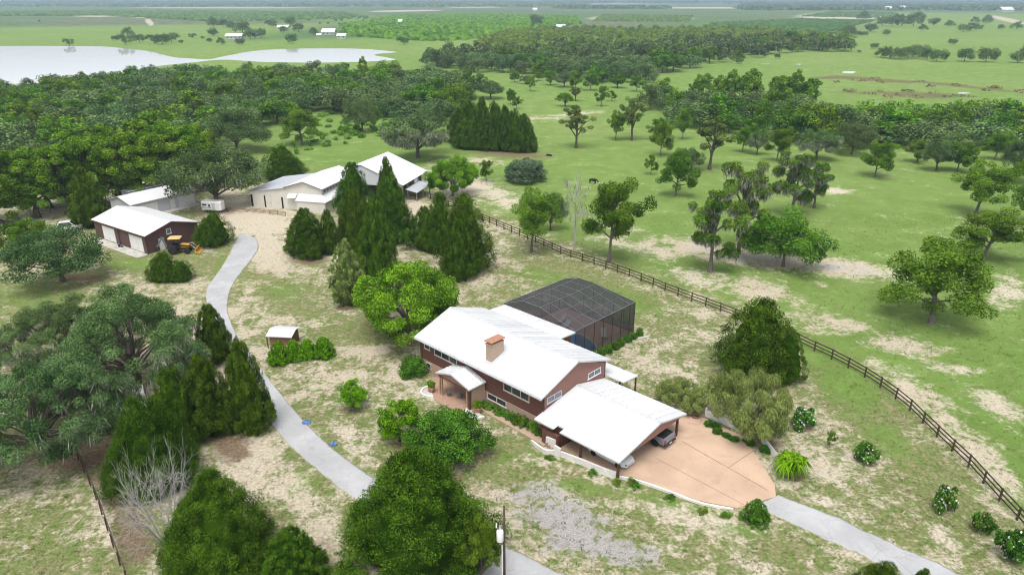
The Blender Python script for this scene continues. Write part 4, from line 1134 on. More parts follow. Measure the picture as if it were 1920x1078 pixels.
def pickup(loc, rz, paint, label):
    o = thing('pickup_truck', label, 'pickup truck', loc, rz)
    # x forward; length 5.8
    body = [(-2.9, ring(.97, .95, .55, 1.1, 1.14)), (-2.8, ring(1.0, .97, .5, 1.12, 1.18)), (-.75, ring(1.0, .97, .48, 1.12, 1.18)), (1.15, ring(1.0, .97, .48, 1.1, 1.16)), (2.5, ring(.98, .9, .5, 1.05, 1.12)), (2.85, ring(.92, .85, .55, .95, 1.0))]
    loft(body, 'body', M[paint], o)
    cabs = [(-.8, [(-.93, 1.15), (.93, 1.15), (.80, 1.78), (-.80, 1.78)]), (-.6, [(-.95, 1.15), (.95, 1.15), (.80, 1.86), (-.80, 1.86)]), (.7, [(-.95, 1.15), (.95, 1.15), (.80, 1.86), (-.80, 1.86)]), (1.45, [(-.92, 1.13), (.92, 1.13), (.86, 1.17), (-.86, 1.17)])]
    cab = loft(cabs, 'cab', M[paint], o)
    MB().slab([(-.815, -.78, 1.25), (-.815, .78, 1.25), (-.80, .68, 1.72), (-.80, -.68, 1.72)], (-.02, 0, 0)).build('rear_window', M['glass'], cab)
    MB().slab([(.83, -.74, 1.76), (.83, .74, 1.76), (1.36, .86, 1.24), (1.36, -.86, 1.24)], (.02, 0, .03)).build('windscreen', M['glass'], cab)
    for s in (-1, 1):
        MB().slab([(-.62, s * .935, 1.24), (.95, s * .935, 1.24), (.62, s * .85, 1.72), (-.55, s * .85, 1.72)], (0, s * .02, 0)).build('side_window', M['glass'], cab)
    box('bed_cover', M['tyre'], o, -2.72, -.85, -.86, .86, 1.17, 1.24, bevel=.02)
    box('tailgate', M[paint], o, -2.96, -2.90, -.78, .78, .62, 1.14, bevel=.015)
    box('bumper', M['black_metal'], o, -3.05, -2.9, -.98, .98, .42, .6, bevel=.03)
    for s in (-1, 1): MB().box(-2.97, -2.88, s * .80 if s > 0 else -.96, .96 if s > 0 else -.80, .74, 1.08).build('tail_light', M['red'], o)
    box('number_plate', M['white'], o, -3.07, -3.052, -.2, .2, .46, .57)
    for x in (-1.85, 1.85):
        for s in (-1, 1): wheel(o, x, s * .86, .42, .28)
    return o
def hloc(u, v, z=0.06): return HW(u, v, z)
pickup(hloc(27.2, 7.55), HANG + math.pi - R(0), 'silver', 'silver pickup truck with black bed cover backed under the carport')

def sedan(loc, rz, paint, label, name='parked_car', L=4.6, suv=False):
    o = thing(name, label, 'car', loc, rz)
    h = 1.72 if suv else 1.42; bz = .95 if suv else .86
    body = [(-L / 2, ring(.78, .74, .42, bz - .12, bz - .08)), (-L / 2 + .3, ring(.9, .84, .3, bz, bz + .03)), (-.5, ring(.91, .86, .26, bz, bz + .03)), (.9, ring(.91, .86, .26, bz, bz + .03)), (L / 2 - .45, ring(.88, .78, .3, bz - .14, bz - .08)), (L / 2 - .08, ring(.76, .66, .36, bz - .3, bz - .24)), (L / 2, ring(.66, .6, .42, bz - .38, bz - .34))]
    loft(body, 'body', M[paint], o)
    xb = -L / 2 + (.25 if suv else .75)
    cabs = [(xb, [(-.84, bz), (.84, bz), (.74, bz + .06), (-.74, bz + .06)]), (xb + .5, [(-.86, bz), (.86, bz), (.64, h - .06), (-.64, h - .06)]), (-.2, [(-.86, bz), (.86, bz), (.66, h), (-.66, h)]), (.35, [(-.86, bz), (.86, bz), (.64, h - .04), (-.64, h - .04)]), (1.2, [(-.84, bz - .02), (.84, bz - .02), (.76, bz + .03), (-.76, bz + .03)])]
    cab = loft(cabs, 'cabin', M[paint], o)
    MB().slab([(.42, -.6, h - .06), (.42, .6, h - .06), (1.12, .74, bz + .08), (1.12, -.74, bz + .08)], (.02, 0, .03)).build('windscreen', M['glass'], cab)
    MB().slab([(xb + .47, -.6, h - .08), (xb + .47, .6, h - .08), (xb + .06, .72, bz + .1), (xb + .06, -.72, bz + .1)], (-.02, 0, .03)).build('rear_window', M['glass'], cab)
    for s in (-1, 1):
        MB().slab([(xb + .45, s * .85, bz + .06), (.95, s * .85, bz + .06), (.33, s * .665, h - .1), (xb + .65, s * .665, h - .1)], (0, s * .03, .01)).build('side_window', M['glass'], cab)
        MB().box(L / 2 - .16, L / 2 - .02, (s * .62 if s > 0 else -.74), (.74 if s > 0 else s * .62), bz - .34, bz - .2).build('headlight', M['glass_blue'], o)
        MB().box(-L / 2 - .02, -L / 2 + .1, (s * .55 if s > 0 else -.76), (.76 if s > 0 else s * .55), bz - .26, bz - .12).build('tail_light', M['red'], o)
    for x in (-L / 2 + .85, L / 2 - .85):
        for s in (-1, 1): wheel(o, x, s * .80, .33, .22)
    return o
sedan(hloc(27.15, 2.0), HANG, 'carwhite', 'white car nosing out from under the front carport post')
sedan(hloc(25.6, 4.6), HANG, 'silver', 'grey car parked deep in the carport shade')
q = G(268, 756); sedan((q.x - .2, q.y - .3, 0), R(-62), 'carwhite', 'white car parked between the tall cedars and the mossy oak', suv=True)
q = G(212, 792); sedan((q.x, q.y, 0), R(-40), 'silver', 'pale blue grey car glimpsed under the oak boughs', suv=True)
q = G(131, 431); sedan((q.x, q.y, 0), R(20), 'carwhite', 'white car parked beside the columnar cedar behind the workshop', suv=True)

# horse trailer
q = G(402, 397)
ht = thing('horse_trailer', 'white horse trailer with two dark windows parked under the big oak', 'trailer', (q.x, q.y, 0), R(-10))
prof = [(-.95, .5), (.95, .5), (1.0, .6), (1.0, 2.15), (.8, 2.4), (-.8, 2.4), (-1.0, 2.15), (-1.0, .6)]
loft([(-2.1, prof), (1.55, prof), (2.15, [(y * .62, z) for y, z in prof])], 'body', M['white'], ht)
for (a, b_, z0, z1) in ((-1.9, -.9, 1.5, 1.85), (-.55, -.1, 1.3, 1.75)):
    box('window', M['glass'], ht, a, b_, -1.02, -.985, z0, z1)
box('side_door', M['grey_wall'], ht, .25, 1.0, -1.015, -.985, .65, 2.1)
box('stripe', M['alu'], ht, -2.0, .1, -1.012, -.99, 1.05, 1.2)
MB().box(-2.12, -2.08, -.9, .9, .6, 2.2).build('ramp', M['white'], ht)
for s in (-1, 1):
    wheel(ht, -.95, s * .88, .33, .2); wheel(ht, -.2, s * .88, .33, .2)
    MB().box(-1.4, .25, s * .98 - .09, s * .98 + .09, .7, .76).build('mudguard', M['alu'], ht)
dr = MB(); dr.beam((2.1, -.5, .55), (3.2, 0, .55), .1); dr.beam((2.1, .5, .55), (3.2, 0, .55), .1); dr.beam((3.1, 0, .0), (3.1, 0, .7), .07); dr.build('drawbar', M['black_metal'], ht)

# backhoe loader
q = G(338, 474)
bh = thing('backhoe_loader', 'yellow backhoe loader with tan canopy beside the workshop gable', 'backhoe', (q.x, q.y, 0), R(8))
ch_ = MB(); ch_.box(-1.6, 1.2, -.35, .35, .65, 1.05); ch_.build('chassis', M['black_metal'], bh)
hd = MB(); hd.slab([(.35, -.42, 1.0), (1.75, -.42, 1.0), (1.75, -.42, 1.42), (1.5, -.42, 1.55), (.35, -.42, 1.72)], (0, .84, 0)); hd.build('bonnet', M['yellow'], bh, bevel=.04)
box('grille', M['black_metal'], bh, 1.75, 1.79, -.36, .36, 1.02, 1.4)
cabm = MB()
for (x, y) in ((-1.25, -.72), (-1.25, .72), (.3, -.62), (.3, .62)): cabm.beam((x, y, 1.1), (x * .95, y * .97, 2.7), .09)
cabm.build('cab_frame', M['black_metal'], bh)
box('seat', M['tyre'], bh, -.75, -.25, -.3, .3, 1.25, 1.4); MB().box(-.8, -.7, -.28, .28, 1.4, 1.95).build('seat_back', M['tyre'], bh)
box('floor', M['black_metal'], bh, -1.3, .35, -.72, .72, 1.02, 1.14); box('console', M['black_metal'], bh, .1, .38, -.5, .5, 1.14, 1.75)
loft([(-1.5, [(-.78, 2.7), (.78, 2.7), (.66, 2.86), (-.66, 2.86)]), (-1.2, [(-.86, 2.7), (.86, 2.7), (.7, 2.92), (-.7, 2.92)]), (.35, [(-.86, 2.7), (.86, 2.7), (.7, 2.92), (-.7, 2.92)]), (.6, [(-.75, 2.7), (.75, 2.7), (.62, 2.84), (-.62, 2.84)])], 'canopy', M['canopy_top'], bh, .04)
for s in (-1, 1):
    wheel(bh, -.85, s * .92, .74, .45, 'yellow', .5); wheel(bh, 1.45, s * .85, .5, .3, 'yellow', .52)
    MB().slab([(-1.6, s * .72, 1.45), (-.1, s * .72, 1.45), (-.1, s * 1.12, 1.45), (-1.6, s * 1.12, 1.45)], (0, 0, .06)).build('mudguard', M['black_metal'], bh)
    la = MB(); la.beam((.3, s * .6, 1.55), (1.9, s * .62, 1.35), .14, .2); la.beam((1.9, s * .62, 1.35), (2.9, s * .62, .5), .14, .2); la.build('loader_arm', M['black_metal'], bh)
bk = MB(); pr = [(2.75, .12), (3.55, .08), (3.6, .14), (3.0, .35), (2.85, .75), (3.15, .98), (3.1, 1.04), (2.75, .8)]
bk.slab([(x, -1.05, z) for x, z in pr], (0, 2.1, 0)); bk.build('loader_bucket', M['yellow'], bh)
bo = MB(); bo.beam((-1.6, 0, .9), (-2.0, 0, 1.1), .4, .5); bo.build('swing_post', M['black_metal'], bh)
MB().beam((-2.0, 0, 1.0), (-2.55, 0, 2.9), .22, .32).build('boom', M['alu'], bh)
MB().beam((-2.5, 0, 2.95), (-3.6, 0, 1.2), .18, .26).build('dipper_arm', M['alu'], bh)
bk = MB(); bk.slab([(-3.75, -.3, 1.25), (-3.45, -.3, 1.2), (-3.2, -.3, .75), (-3.45, -.3, .45), (-3.85, -.3, .75)], (0, .6, 0)); bk.build('digging_bucket', M['black_metal'], bh)
for s in (-1, 1):
    MB().beam((-1.7, s * .35, .9), (-2.2, s * 1.15, .1), .14).build('stabiliser_leg', M['alu'], bh)
    MB().box(-2.45, -1.95, s * 1.15 - .2, s * 1.15 + .2, 0, .07).build('stabiliser_foot', M['alu'], bh)
MB().tube([(-2.05, .18, 1.1), (-2.4, .18, 2.2)], .05, 8).build('hydraulic_ram', M['rim'], bh)

# small things
for (px, py, lb) in ((575, 793, 'crumpled blue tarp bundle at the drive edge across from the lime round bush'), (625, 834, 'crumpled blue tarp bundle at the drive edge nearer the big citrus')):
    q = G(px, py)
    V = []; F_ = []
    mb = MB(); n = 10
    prof = [(.02, 0), (.42, .03), (.36, .18), (.22, .3), (.08, .36)]
    mb.lathe(prof, n); mb.v = [(x * (1 + random.uniform(-.3, .3)), y * (.7 + random.uniform(-.2, .3)), z * (1 + random.uniform(-.3, .3))) for x, y, z in mb.v]
    o = mb.build('blue_tarp', M['blue']); o.location = (q.x, q.y, 0); tag(o, lb, 'tarp', 'blue bundles along the drive')
q = G(1304, 783)
hsx = MB(); hsx.tube([(.38 * math.cos(k * .5), .34 * math.sin(k * .5), .06 + .004 * k) for k in range(40)], .03, 6); o = hsx.build('garden_hose', M['rust']); o.location = (q.x, q.y, .06); tag(o, 'coiled brown garden hose at the apron corner', 'hose')
q = G(1216, 634)
MB_ = MB(); MB_.slab([(0, 0, 0), (1.9, .9, 0), (1.75, 1.2, 0), (-.15, .3, 0)], (0, 0, .16)); o = MB_.build('splash_block', M['conc']); o.location = (q.x - 1.6, q.y - .6, 0); tag(o, 'pale concrete splash block off the pool cage corner', 'splash block')

# cows
def cow(px, py, rz, label, lying=False, s=1.0):
    q = G(px, py)
    o = thing('cow', label, 'cow', (q.x, q.y, 0), rz)
    dz = -.55 if lying else 0
    nodes = {'hip': ((-.75, 0, 1.1), .30), 'belly': ((-.2, 0, 1.0), .37), 'chest': ((.45, 0, 1.05), .34), 'neck': ((.85, 0, 1.1), .2), 'head': ((1.2, 0, .75), .14), 'muz': ((1.38, 0, .45), .09), 'tail': ((-1.0, 0, 1.05), .05), 'tail2': ((-1.08, 0, .5), .04)}
    edges = [('hip', 'belly'), ('belly', 'chest'), ('chest', 'neck'), ('neck', 'head'), ('head', 'muz'), ('hip', 'tail'), ('tail', 'tail2')]
    for s_, nm in ((.2, 'l'), (-.2, 'r')):
        kz = .30 if lying else .55
        fx = .35 if lying else 0
        nodes['hk' + nm] = ((-.72, s_, .62 if not lying else .75), .14); nodes['hh' + nm] = ((-.85 + fx, s_, .42 if not lying else .66), .08); nodes['hf' + nm] = ((-.78 + fx * 1.6, s_, .04 if not lying else .6), .07)
        nodes['fk' + nm] = ((.5, s_, .6 if not lying else .75), .11); nodes['fw' + nm] = ((.52 + fx, s_, .35 if not lying else .66), .07); nodes['ff' + nm] = ((.5 + fx * .6, s_, .04 if not lying else .6), .07)
        edges += [('hip', 'hk' + nm), ('hk' + nm, 'hh' + nm), ('hh' + nm, 'hf' + nm), ('chest', 'fk' + nm), ('fk' + nm, 'fw' + nm), ('fw' + nm, 'ff' + nm)]
        nodes['e' + nm] = ((1.12, s_ * 1.1, .88), .04); edges.append(('head', 'e' + nm))
    keys = list(nodes); me = bpy.data.meshes.new('body')
    me.from_pydata([(p[0] * s, p[1] * s, max(.03, p[2] + dz) * s) for p, r in nodes.values()], [(keys.index(a), keys.index(b)) for a, b in edges], [])
    me.materials.append(M['cow'])
    b = bpy.data.objects.new('body', me); link(b, o)
    b.modifiers.new('skin', 'SKIN'); m2 = b.modifiers.new('sub', 'SUBSURF'); m2.levels = m2.render_levels = 1
    for i, k in enumerate(keys):
        me.skin_vertices[0].data[i].radius = (nodes[k][1] * s, nodes[k][1] * s)
    me.skin_vertices[0].data[keys.index('hip')].use_root = True
cow(1112, 345, R(-28), 'black cow grazing behind the tall pecan by the dead snag')
cow(1030, 293, R(160), 'black calf lying in the grass near the row of dark cedars', True, .8)

# ================================================================== VEGETATION
def leafmat(name, dark, light, trans=0.22, hue=0.02, val=0.22):
    m, t, b = new_mat(name)
    at = nd(t, 'ShaderNodeAttribute', attribute_name='tint')
    oi = nd(t, 'ShaderNodeObjectInfo')
    c = mixc(t, at.outputs['Fac'], dark, light)
    hv = nd(t, 'ShaderNodeHueSaturation')
    t.links.new(c, hv.inputs['Color'])
    t.links.new(remap(t, oi.outputs['Random'], 0, 1, 0.5 - hue, 0.5 + hue, False), hv.inputs['Hue'])
    t.links.new(remap(t, math_(t, 'FRACT', math_(t, 'MULTIPLY', oi.outputs['Random'], 7.31)), 0, 1, 1 - val, 1 + val, False), hv.inputs['Value'])
    t.links.new(hv.outputs[0], b.inputs['Base Color'])
    b.inputs['Roughness'].default_value = 0.55
    b.inputs['Specular IOR Level'].default_value = 0.0
    tl = nd(t, 'ShaderNodeBsdfTranslucent'); t.links.new(hv.outputs[0], tl.inputs['Color'])
    mx = nd(t, 'ShaderNodeMixShader'); mx.inputs[0].default_value = trans
    out = t.nodes.get('Material Output')
    t.links.new(b.outputs[0], mx.inputs[1]); t.links.new(tl.outputs[0], mx.inputs[2]); t.links.new(mx.outputs[0], out.inputs['Surface'])
    return m
LM = {
    'cedar': leafmat('cedar_foliage', (0.014, 0.042, 0.002), (0.112, 0.208, 0.016), .12, .012, .12),
    'oak': leafmat('oak_foliage', (0.038, 0.080, 0.022), (0.190, 0.296, 0.106), .16, .02, .18),
    'leafy': leafmat('broadleaf_foliage', (0.032, 0.095, 0.006), (0.200, 0.375, 0.032), .2, .022, .20),
    'grove': leafmat('grove_foliage', (0.036, 0.100, 0.006), (0.250, 0.430, 0.040), .2, .014, .12),
    'pecan': leafmat('pecan_foliage', (0.034, 0.092, 0.006), (0.195, 0.355, 0.036), .2, .016, .14),
    'bright': leafmat('bright_foliage', (0.032, 0.108, 0.006), (0.255, 0.505, 0.032), .22, .01, .08),
    'citrus': leafmat('citrus_foliage', (0.018, 0.070, 0.007), (0.135, 0.315, 0.032), .18, .012, .12),
    'lime': leafmat('lime_foliage', (0.045, 0.150, 0.003), (0.230, 0.490, 0.014), .22, .01, .1),
    'pine': leafmat('pine_foliage', (0.062, 0.098, 0.022), (0.240, 0.310, 0.085), .15, .02, .15),
    'olive': leafmat('olive_foliage', (0.085, 0.125, 0.026), (0.345, 0.430, 0.130), .2, .01, .08),
    'bluegreen': leafmat('bluegreen_foliage', (0.040, 0.080, 0.042), (0.180, 0.265, 0.150), .15, .01, .1),
    'moss': leafmat('spanish_moss', (0.18, 0.175, 0.145), (0.44, 0.43, 0.38), .25, .0, .1),
    'flower': leafmat('white_petals', (0.62, 0.62, 0.60), (0.82, 0.82, 0.80), .2, 0, .03),
    'redflower': leafmat('red_petals', (0.50, 0.12, 0.10), (0.62, 0.25, 0.2), .2, 0, .03),
    'scrub': leafmat('scrub_foliage', (0.055, 0.125, 0.010), (0.225, 0.380, 0.050), .2, .03, .2),
    'dry': leafmat('dry_grass', (0.17, 0.14, 0.075), (0.42, 0.36, 0.22), .2, 0, 0),
    'weed': leafmat('weed_blades', (0.075, 0.125, 0.022), (0.215, 0.290, 0.075), .2, 0, 0),
    'far': leafmat('far_foliage', (0.040, 0.098, 0.022), (0.150, 0.255, 0.065), .12, .02, .2),
}

def norm(a): return a / np.maximum(np.linalg.norm(a, axis=1, keepdims=True), 1e-6)

def leaf_cloud(rng, C, S, n, size, out=1.0, up=.25, jit=.7, asp=.5, spray=None, sprayk=.8, shell=.45, tspread=.42, cvar=.24):
    """n leaf faces spread through clumps with centres C (k,3), semi-axes S (k,3)"""
    C = np.asarray(C, float); S = np.asarray(S, float)
    wgt = np.prod(S, axis=1) ** (2 / 3); wgt /= wgt.sum()
    idx = rng.choice(len(C), n, p=wgt)
    d = norm(rng.normal(size=(n, 3)))
    r = shell + (1.08 - shell) * rng.random(n) ** .6
    p = C[idx] + d * S[idx] * r[:, None]
    nn = norm(d * out + rng.normal(size=(n, 3)) * jit + np.array([0, 0, up]))
    tv = rng.normal(size=(n, 3))
    if spray is not None:
        tv = tv * (1 - sprayk) + np.asarray(spray) * sprayk + d * .4 * sprayk
    tv = norm(tv - nn * np.sum(tv * nn, 1, keepdims=True))
    bv = np.cross(nn, tv)
    s = size * (.6 + .8 * rng.random(n))[:, None]
    V = np.stack([p - tv * s, p - bv * s * asp, p + tv * s, p + bv * s * asp], 1).reshape(-1, 3)
    V[:, 2] = np.maximum(V[:, 2], 0.02)
    F = np.arange(4 * n).reshape(n, 4)
    ct = rng.normal(.46, cvar, len(C))
    tint = np.clip(ct[idx] + rng.normal(0, tspread * .6, n), 0, 1)
    return V, F, np.repeat(tint, 4)

def limbs_mesh(rng, C, H, trunk_r, fork, lean=(0, 0), nl=12, n=7, bark='bark', trunk_top=None, thin=.35):
    """tapered trunk with limbs reaching into the clumps"""
    mb = MB()
    tt = trunk_top if trunk_top else fork * 1.5
    tt = min(tt, H * .97)
    K = 6
    px = [(lean[0] * (i / K) + rng.normal(0, .012 * H) * (0 < i < K), lean[1] * (i / K) + rng.normal(0, .012 * H) * (0 < i < K), tt * i / K) for i in range(K + 1)]
    rr = [trunk_r * (1.35 if i == 0 else 1 - .62 * i / K) for i in range(K + 1)]
    mb.tube(px, rr, n)
    order = rng.permutation(len(C))[:nl]
    for i in order:
        c = Vector(C[i])
        z0 = min(max(fork, fork + (c.z - fork) * .35 * rng.random()), tt * .98)
        f = z0 / tt
        a = Vector((lean[0] * f, lean[1] * f, z0))
        m_ = a.lerp(c, .5) + Vector((rng.normal(0, .04 * H), rng.normal(0, .04 * H), .04 * H))
        r0 = trunk_r * (.30 + .25 * rng.random()) * (1 - .4 * f)
        mb.tube([a, a.lerp(m_, .5) + Vector((0, 0, .01 * H)), m_, c], [r0, r0 * .8, r0 * .55, r0 * thin * .6], 5, False)
    return mb.mesh('trunk', M[bark])

def crown_mesh(V, F, tint, mat):
    return np_mesh('crown', V, F, LM[mat], {'tint': tint})

PROTO = {}
def hull(rng, V, F, T, prof, H, lobes=(), k=.84, nt=22, nz=20, lump=.12, tint=.25):  # tint darker than the leaves: shade inside the crown put into the colour
    """dense inner foliage: a lumpy closed body a little inside the sprays; prof(t, theta) gives its radius"""
    for (dx, dy, hs_, rs) in lobes:
        vs = []
        for i in range(nz + 1):
            t = i / nz
            for j in range(nt):
                th = 2 * math.pi * j / nt
                r = prof(t) * rs * k * (1 + rng.normal(0, lump)) + .01
                vs.append((dx + r * math.cos(th), dy + r * math.sin(th), max(.03, t * H * hs_ * .965)))
        fs = [(i * nt + j, i * nt + (j + 1) % nt, (i + 1) * nt + (j + 1) % nt, (i + 1) * nt + j) for i in range(nz) for j in range(nt)]
        b = len(V)
        V = np.concatenate([V, np.array(vs)]); F = np.concatenate([F, np.array(fs) + b]); T = np.concatenate([T, np.clip(rng.normal(tint, .12, len(vs)), 0, 1)])
    return V, F, T
def register(kind, H, Rr, crown, trunk, extra=()):
    PROTO.setdefault(kind, []).append(dict(H=H, R=Rr, crown=crown, trunk=trunk, extra=extra))

# ---- cedar: dense cone of upright sprays, one to four leaders
def make_cedar(seed, H=10., Rr=3.2, leaders=1, n=15000, size=.23, wide=.22, mat='cedar', ragged=.14, kind='cedar', base=.03, power=.72, nc=260, asp=.34, core=.6):
    rng = np.random.default_rng(seed)
    sp = [(0, 0, 1.0, 1.0)]
    for k in range(leaders - 1):
        a = rng.random() * 6.28; sp.append((math.cos(a) * Rr * .38, math.sin(a) * Rr * .38, .68 + .26 * rng.random(), .66 + .2 * rng.random()))
    C, S = [], []
    for (dx, dy, hs_, rs) in sp:
        ph = rng.random(6) * 6.28
        tt_ = np.linspace(base, 1, 60); pm = max(max(.02, (1 - q)) ** power * min(1, ((q - base + .03) / wide)) ** .5 for q in tt_)
        for i in range(int(nc * hs_)):
            t = base + (1 - base) * rng.random() ** 1.15
            prof = max(.02, (1 - t)) ** power * min(1, ((t - base + .03) / wide)) ** .5
            prof /= pm
            th = rng.random() * 6.283
            lob = 1 + ragged * (math.sin(3 * th + ph[0] + 5 * t) + .7 * math.sin(5 * th + ph[1] - 7 * t))
            r = Rr * rs * prof * lob * (.78 + .25 * rng.random() ** .6)
            C.append((dx + r * math.cos(th), dy + r * math.sin(th), t * H * hs_))
            q = Rr * (.075 + .095 * rng.random()) * (.55 + .45 * (1 - t))
            S.append((q, q, q * 1.45))
    V, F, T = leaf_cloud(rng, C, S, n, size, 1.0, .12, .55, asp, (0, 0, 1), .8, .4, cvar=.32)
    if core:
        V, F, T = hull(rng, V, F, T, lambda t: Rr * max(.0, (1 - t)) ** power * min(1, ((t + .03) / wide)) ** .5 / pm, H, sp, core)
    tr = limbs_mesh(rng, C, H, .02 * H, H * .12, nl=10, trunk_top=H * (.3 if core else .9))
    register(kind, H, Rr, crown_mesh(V, F, T, mat), tr)
make_cedar(1, leaders=1, n=38000, size=.105, power=.54, Rr=3.5, ragged=.07, nc=420); make_cedar(2, leaders=3, Rr=3.9, n=44000, size=.105, power=.52, ragged=.09, nc=300); make_cedar(3, leaders=2, Rr=3.7, n=40000, size=.105, power=.54, ragged=.08, nc=340); make_cedar(4, leaders=4, Rr=4.4, H=10, n=46000, size=.105, power=.5, ragged=.1, nc=260)
make_cedar(5, 12, 4.6, 3, 130000, .08, .14, kind='cedar_big', ragged=.11, power=.64, nc=460); make_cedar(6, 12, 4.6, 2, 120000, .08, .14, kind='cedar_big', ragged=.10, power=.70, nc=520)
make_cedar(7, 10, 4.1, 1, 46000, .105, .12, kind='cedar_broad', ragged=.06, power=.58, nc=420); make_cedar(8, 10, 4.1, 2, 46000, .105, .12, kind='cedar_broad', ragged=.07, power=.60, nc=340)
make_cedar(9, 9, 2.5, 1, 17000, .13, .3, 'olive', .12, 'olive_young', power=.55, core=.6)
make_cedar(10, 2.4, 1.05, 1, 7000, .06, .16, 'lime', .04, 'clipped_cone', .0, .5)
make_cedar(12, 3.2, 1.5, 1, 7000, .075, .14, 'citrus', .06, 'small_cone', .0, .62)

# ---- domes: oaks, broadleaf, citrus, bright
def dome(rng, H, Rr, n, z0, zc, lo=-.35, csz=(.17, .28), flat=.8, irr=.2, inner=.55):
    C, S = [], []
    ph = rng.random(4) * 6.28
    while len(C) < n:
        d = rng.normal(size=3); d /= np.linalg.norm(d)
        if d[2] < lo: continue
        th = math.atan2(d[1], d[0])
        k = 1 + irr * (math.sin(2 * th + ph[0]) * .6 + math.sin(3 * th + ph[1]) * .5 + .5 * math.sin(5 * d[2] + ph[2]))
        f = inner + (1 - inner) * rng.random() ** .5
        q = Rr * (csz[0] + (csz[1] - csz[0]) * rng.random())
        ax = np.array([Rr - q * .6, Rr - q * .6, (H - zc - q * .6) if d[2] > 0 else (zc - z0)])
        p = np.array([0, 0, zc]) + d * ax * f * k
        p[2] = min(p[2], H - q * .6)
        C.append(p); S.append((q, q, q * flat))
    return C, S

def make_oak(seed, H=11., Rr=7., n=15000, size=.26, mat='oak', kind='oak', moss=0, nclump=75, z0=.18, zc=.45, fork=.16, irr=.2, trunk=.035, csz=(.15, .26), bark='bark', inner=.55, lo=-.35, flat=.8, nl=22, core=0):
    rng = np.random.default_rng(seed)
    C, S = dome(rng, H, Rr, nclump, z0 * H, zc * H, lo, csz, flat, irr, inner)
    V, F, T = leaf_cloud(rng, C, S, n, size, .9, .3, .75, .5)
    if core:
        V, F, T = hull(rng, V, F, T, lambda t: Rr * math.sqrt(max(0, 1 - (2 * t - .9) ** 2 / 1.21)), H, [(0, 0, .96, 1.0)], core)
    tr = limbs_mesh(rng, C, H, trunk * H, fork * H, nl=nl, trunk_top=H * .5, bark=bark)
    ex = []
    if moss:
        low = [i for i in range(len(C)) if C[i][2] < H * .62]
        Cm = np.array([C[i] for i in low]) - np.array([0, 0, .35]); Sm = np.array([S[i] for i in low]) * np.array([.95, .95, .7])
        Vm, Fm, Tm = leaf_cloud(rng, Cm, Sm, moss, .55, .6, 0, .4, .09, (0, 0, -1), .95)
        ex = [('moss', np_mesh('moss', Vm, Fm, LM['moss'], {'tint': Tm}))]
    register(kind, H, Rr, crown_mesh(V, F, T, mat), tr, ex)
make_oak(21, n=26000, size=.15); make_oak(22, irr=.3, moss=900, n=26000, size=.15); make_oak(23, H=12, Rr=6.5, moss=700, n=26000, size=.15); make_oak(24, H=10, Rr=7, irr=.28, n=26000, size=.15)
make_oak(25, 12, 8, 105000, .09, kind='oak_big', moss=4200, nclump=260, csz=(.06, .14), z0=.05, zc=.40, lo=-.5, nl=34); make_oak(26, 12, 8, 105000, .09, kind='oak_big', moss=2400, nclump=250, irr=.28, csz=(.06, .14), z0=.05, zc=.38, lo=-.5, nl=34)
make_oak(27, 11, 6, 16000, .16, kind='oak_mossy', moss=4600, nclump=60, irr=.3, z0=.15, inner=.5)
make_oak(31, 13, 5.5, 22000, .16, 'leafy', 'leafy', nclump=80, z0=.12, zc=.5); make_oak(32, 14, 5.2, 22000, .16, 'leafy', 'leafy', nclump=72, z0=.1, zc=.55, irr=.3); make_oak(33, 11, 5.5, 22000, .16, 'leafy', 'leafy', nclump=65, irr=.3)
make_oak(34, 17, 5.2, 30000, .17, 'grove', 'grove', nclump=110, z0=.05, zc=.5, csz=(.13, .24), lo=-.8); make_oak(35, 17, 5.2, 30000, .17, 'grove', 'grove', nclump=100, z0=.05, zc=.45, irr=.3, lo=-.8, csz=(.13, .24))
make_oak(41, 8.5, 5.4, 62000, .10, 'bright', 'bright', nclump=130, z0=.06, zc=.42, csz=(.10, .18), lo=-.5, fork=.1, bark='bark_grey')
make_oak(51, 4.6, 3.3, 28000, .085, 'citrus', 'citrus', nclump=95, z0=.03, zc=.40, csz=(.13, .22), lo=-.8, fork=.08, irr=.1, core=.5)
make_oak(52, 4.0, 2.2, 15000, .08, 'lime', 'lime_tree', nclump=70, z0=.16, zc=.55, csz=(.14, .24), lo=-.8, fork=.12, irr=.12)
make_oak(61, 6, 4.4, 15000, .14, 'bluegreen', 'bluegreen', nclump=70, z0=.03, zc=.35, lo=-.6, irr=.08, core=.5)
make_oak(71, 1.6, 1.6, 6000, .07, 'citrus', 'shrub', nclump=45, z0=.03, zc=.35, lo=-.5, fork=.05, irr=.12, csz=(.18, .3), nl=8, core=.5)
make_oak(72, 1.6, 1.4, 3600, .09, 'scrub', 'scrub', nclump=34, z0=.03, zc=.35, lo=-.5, fork=.05, irr=.3, csz=(.18, .32), nl=8)

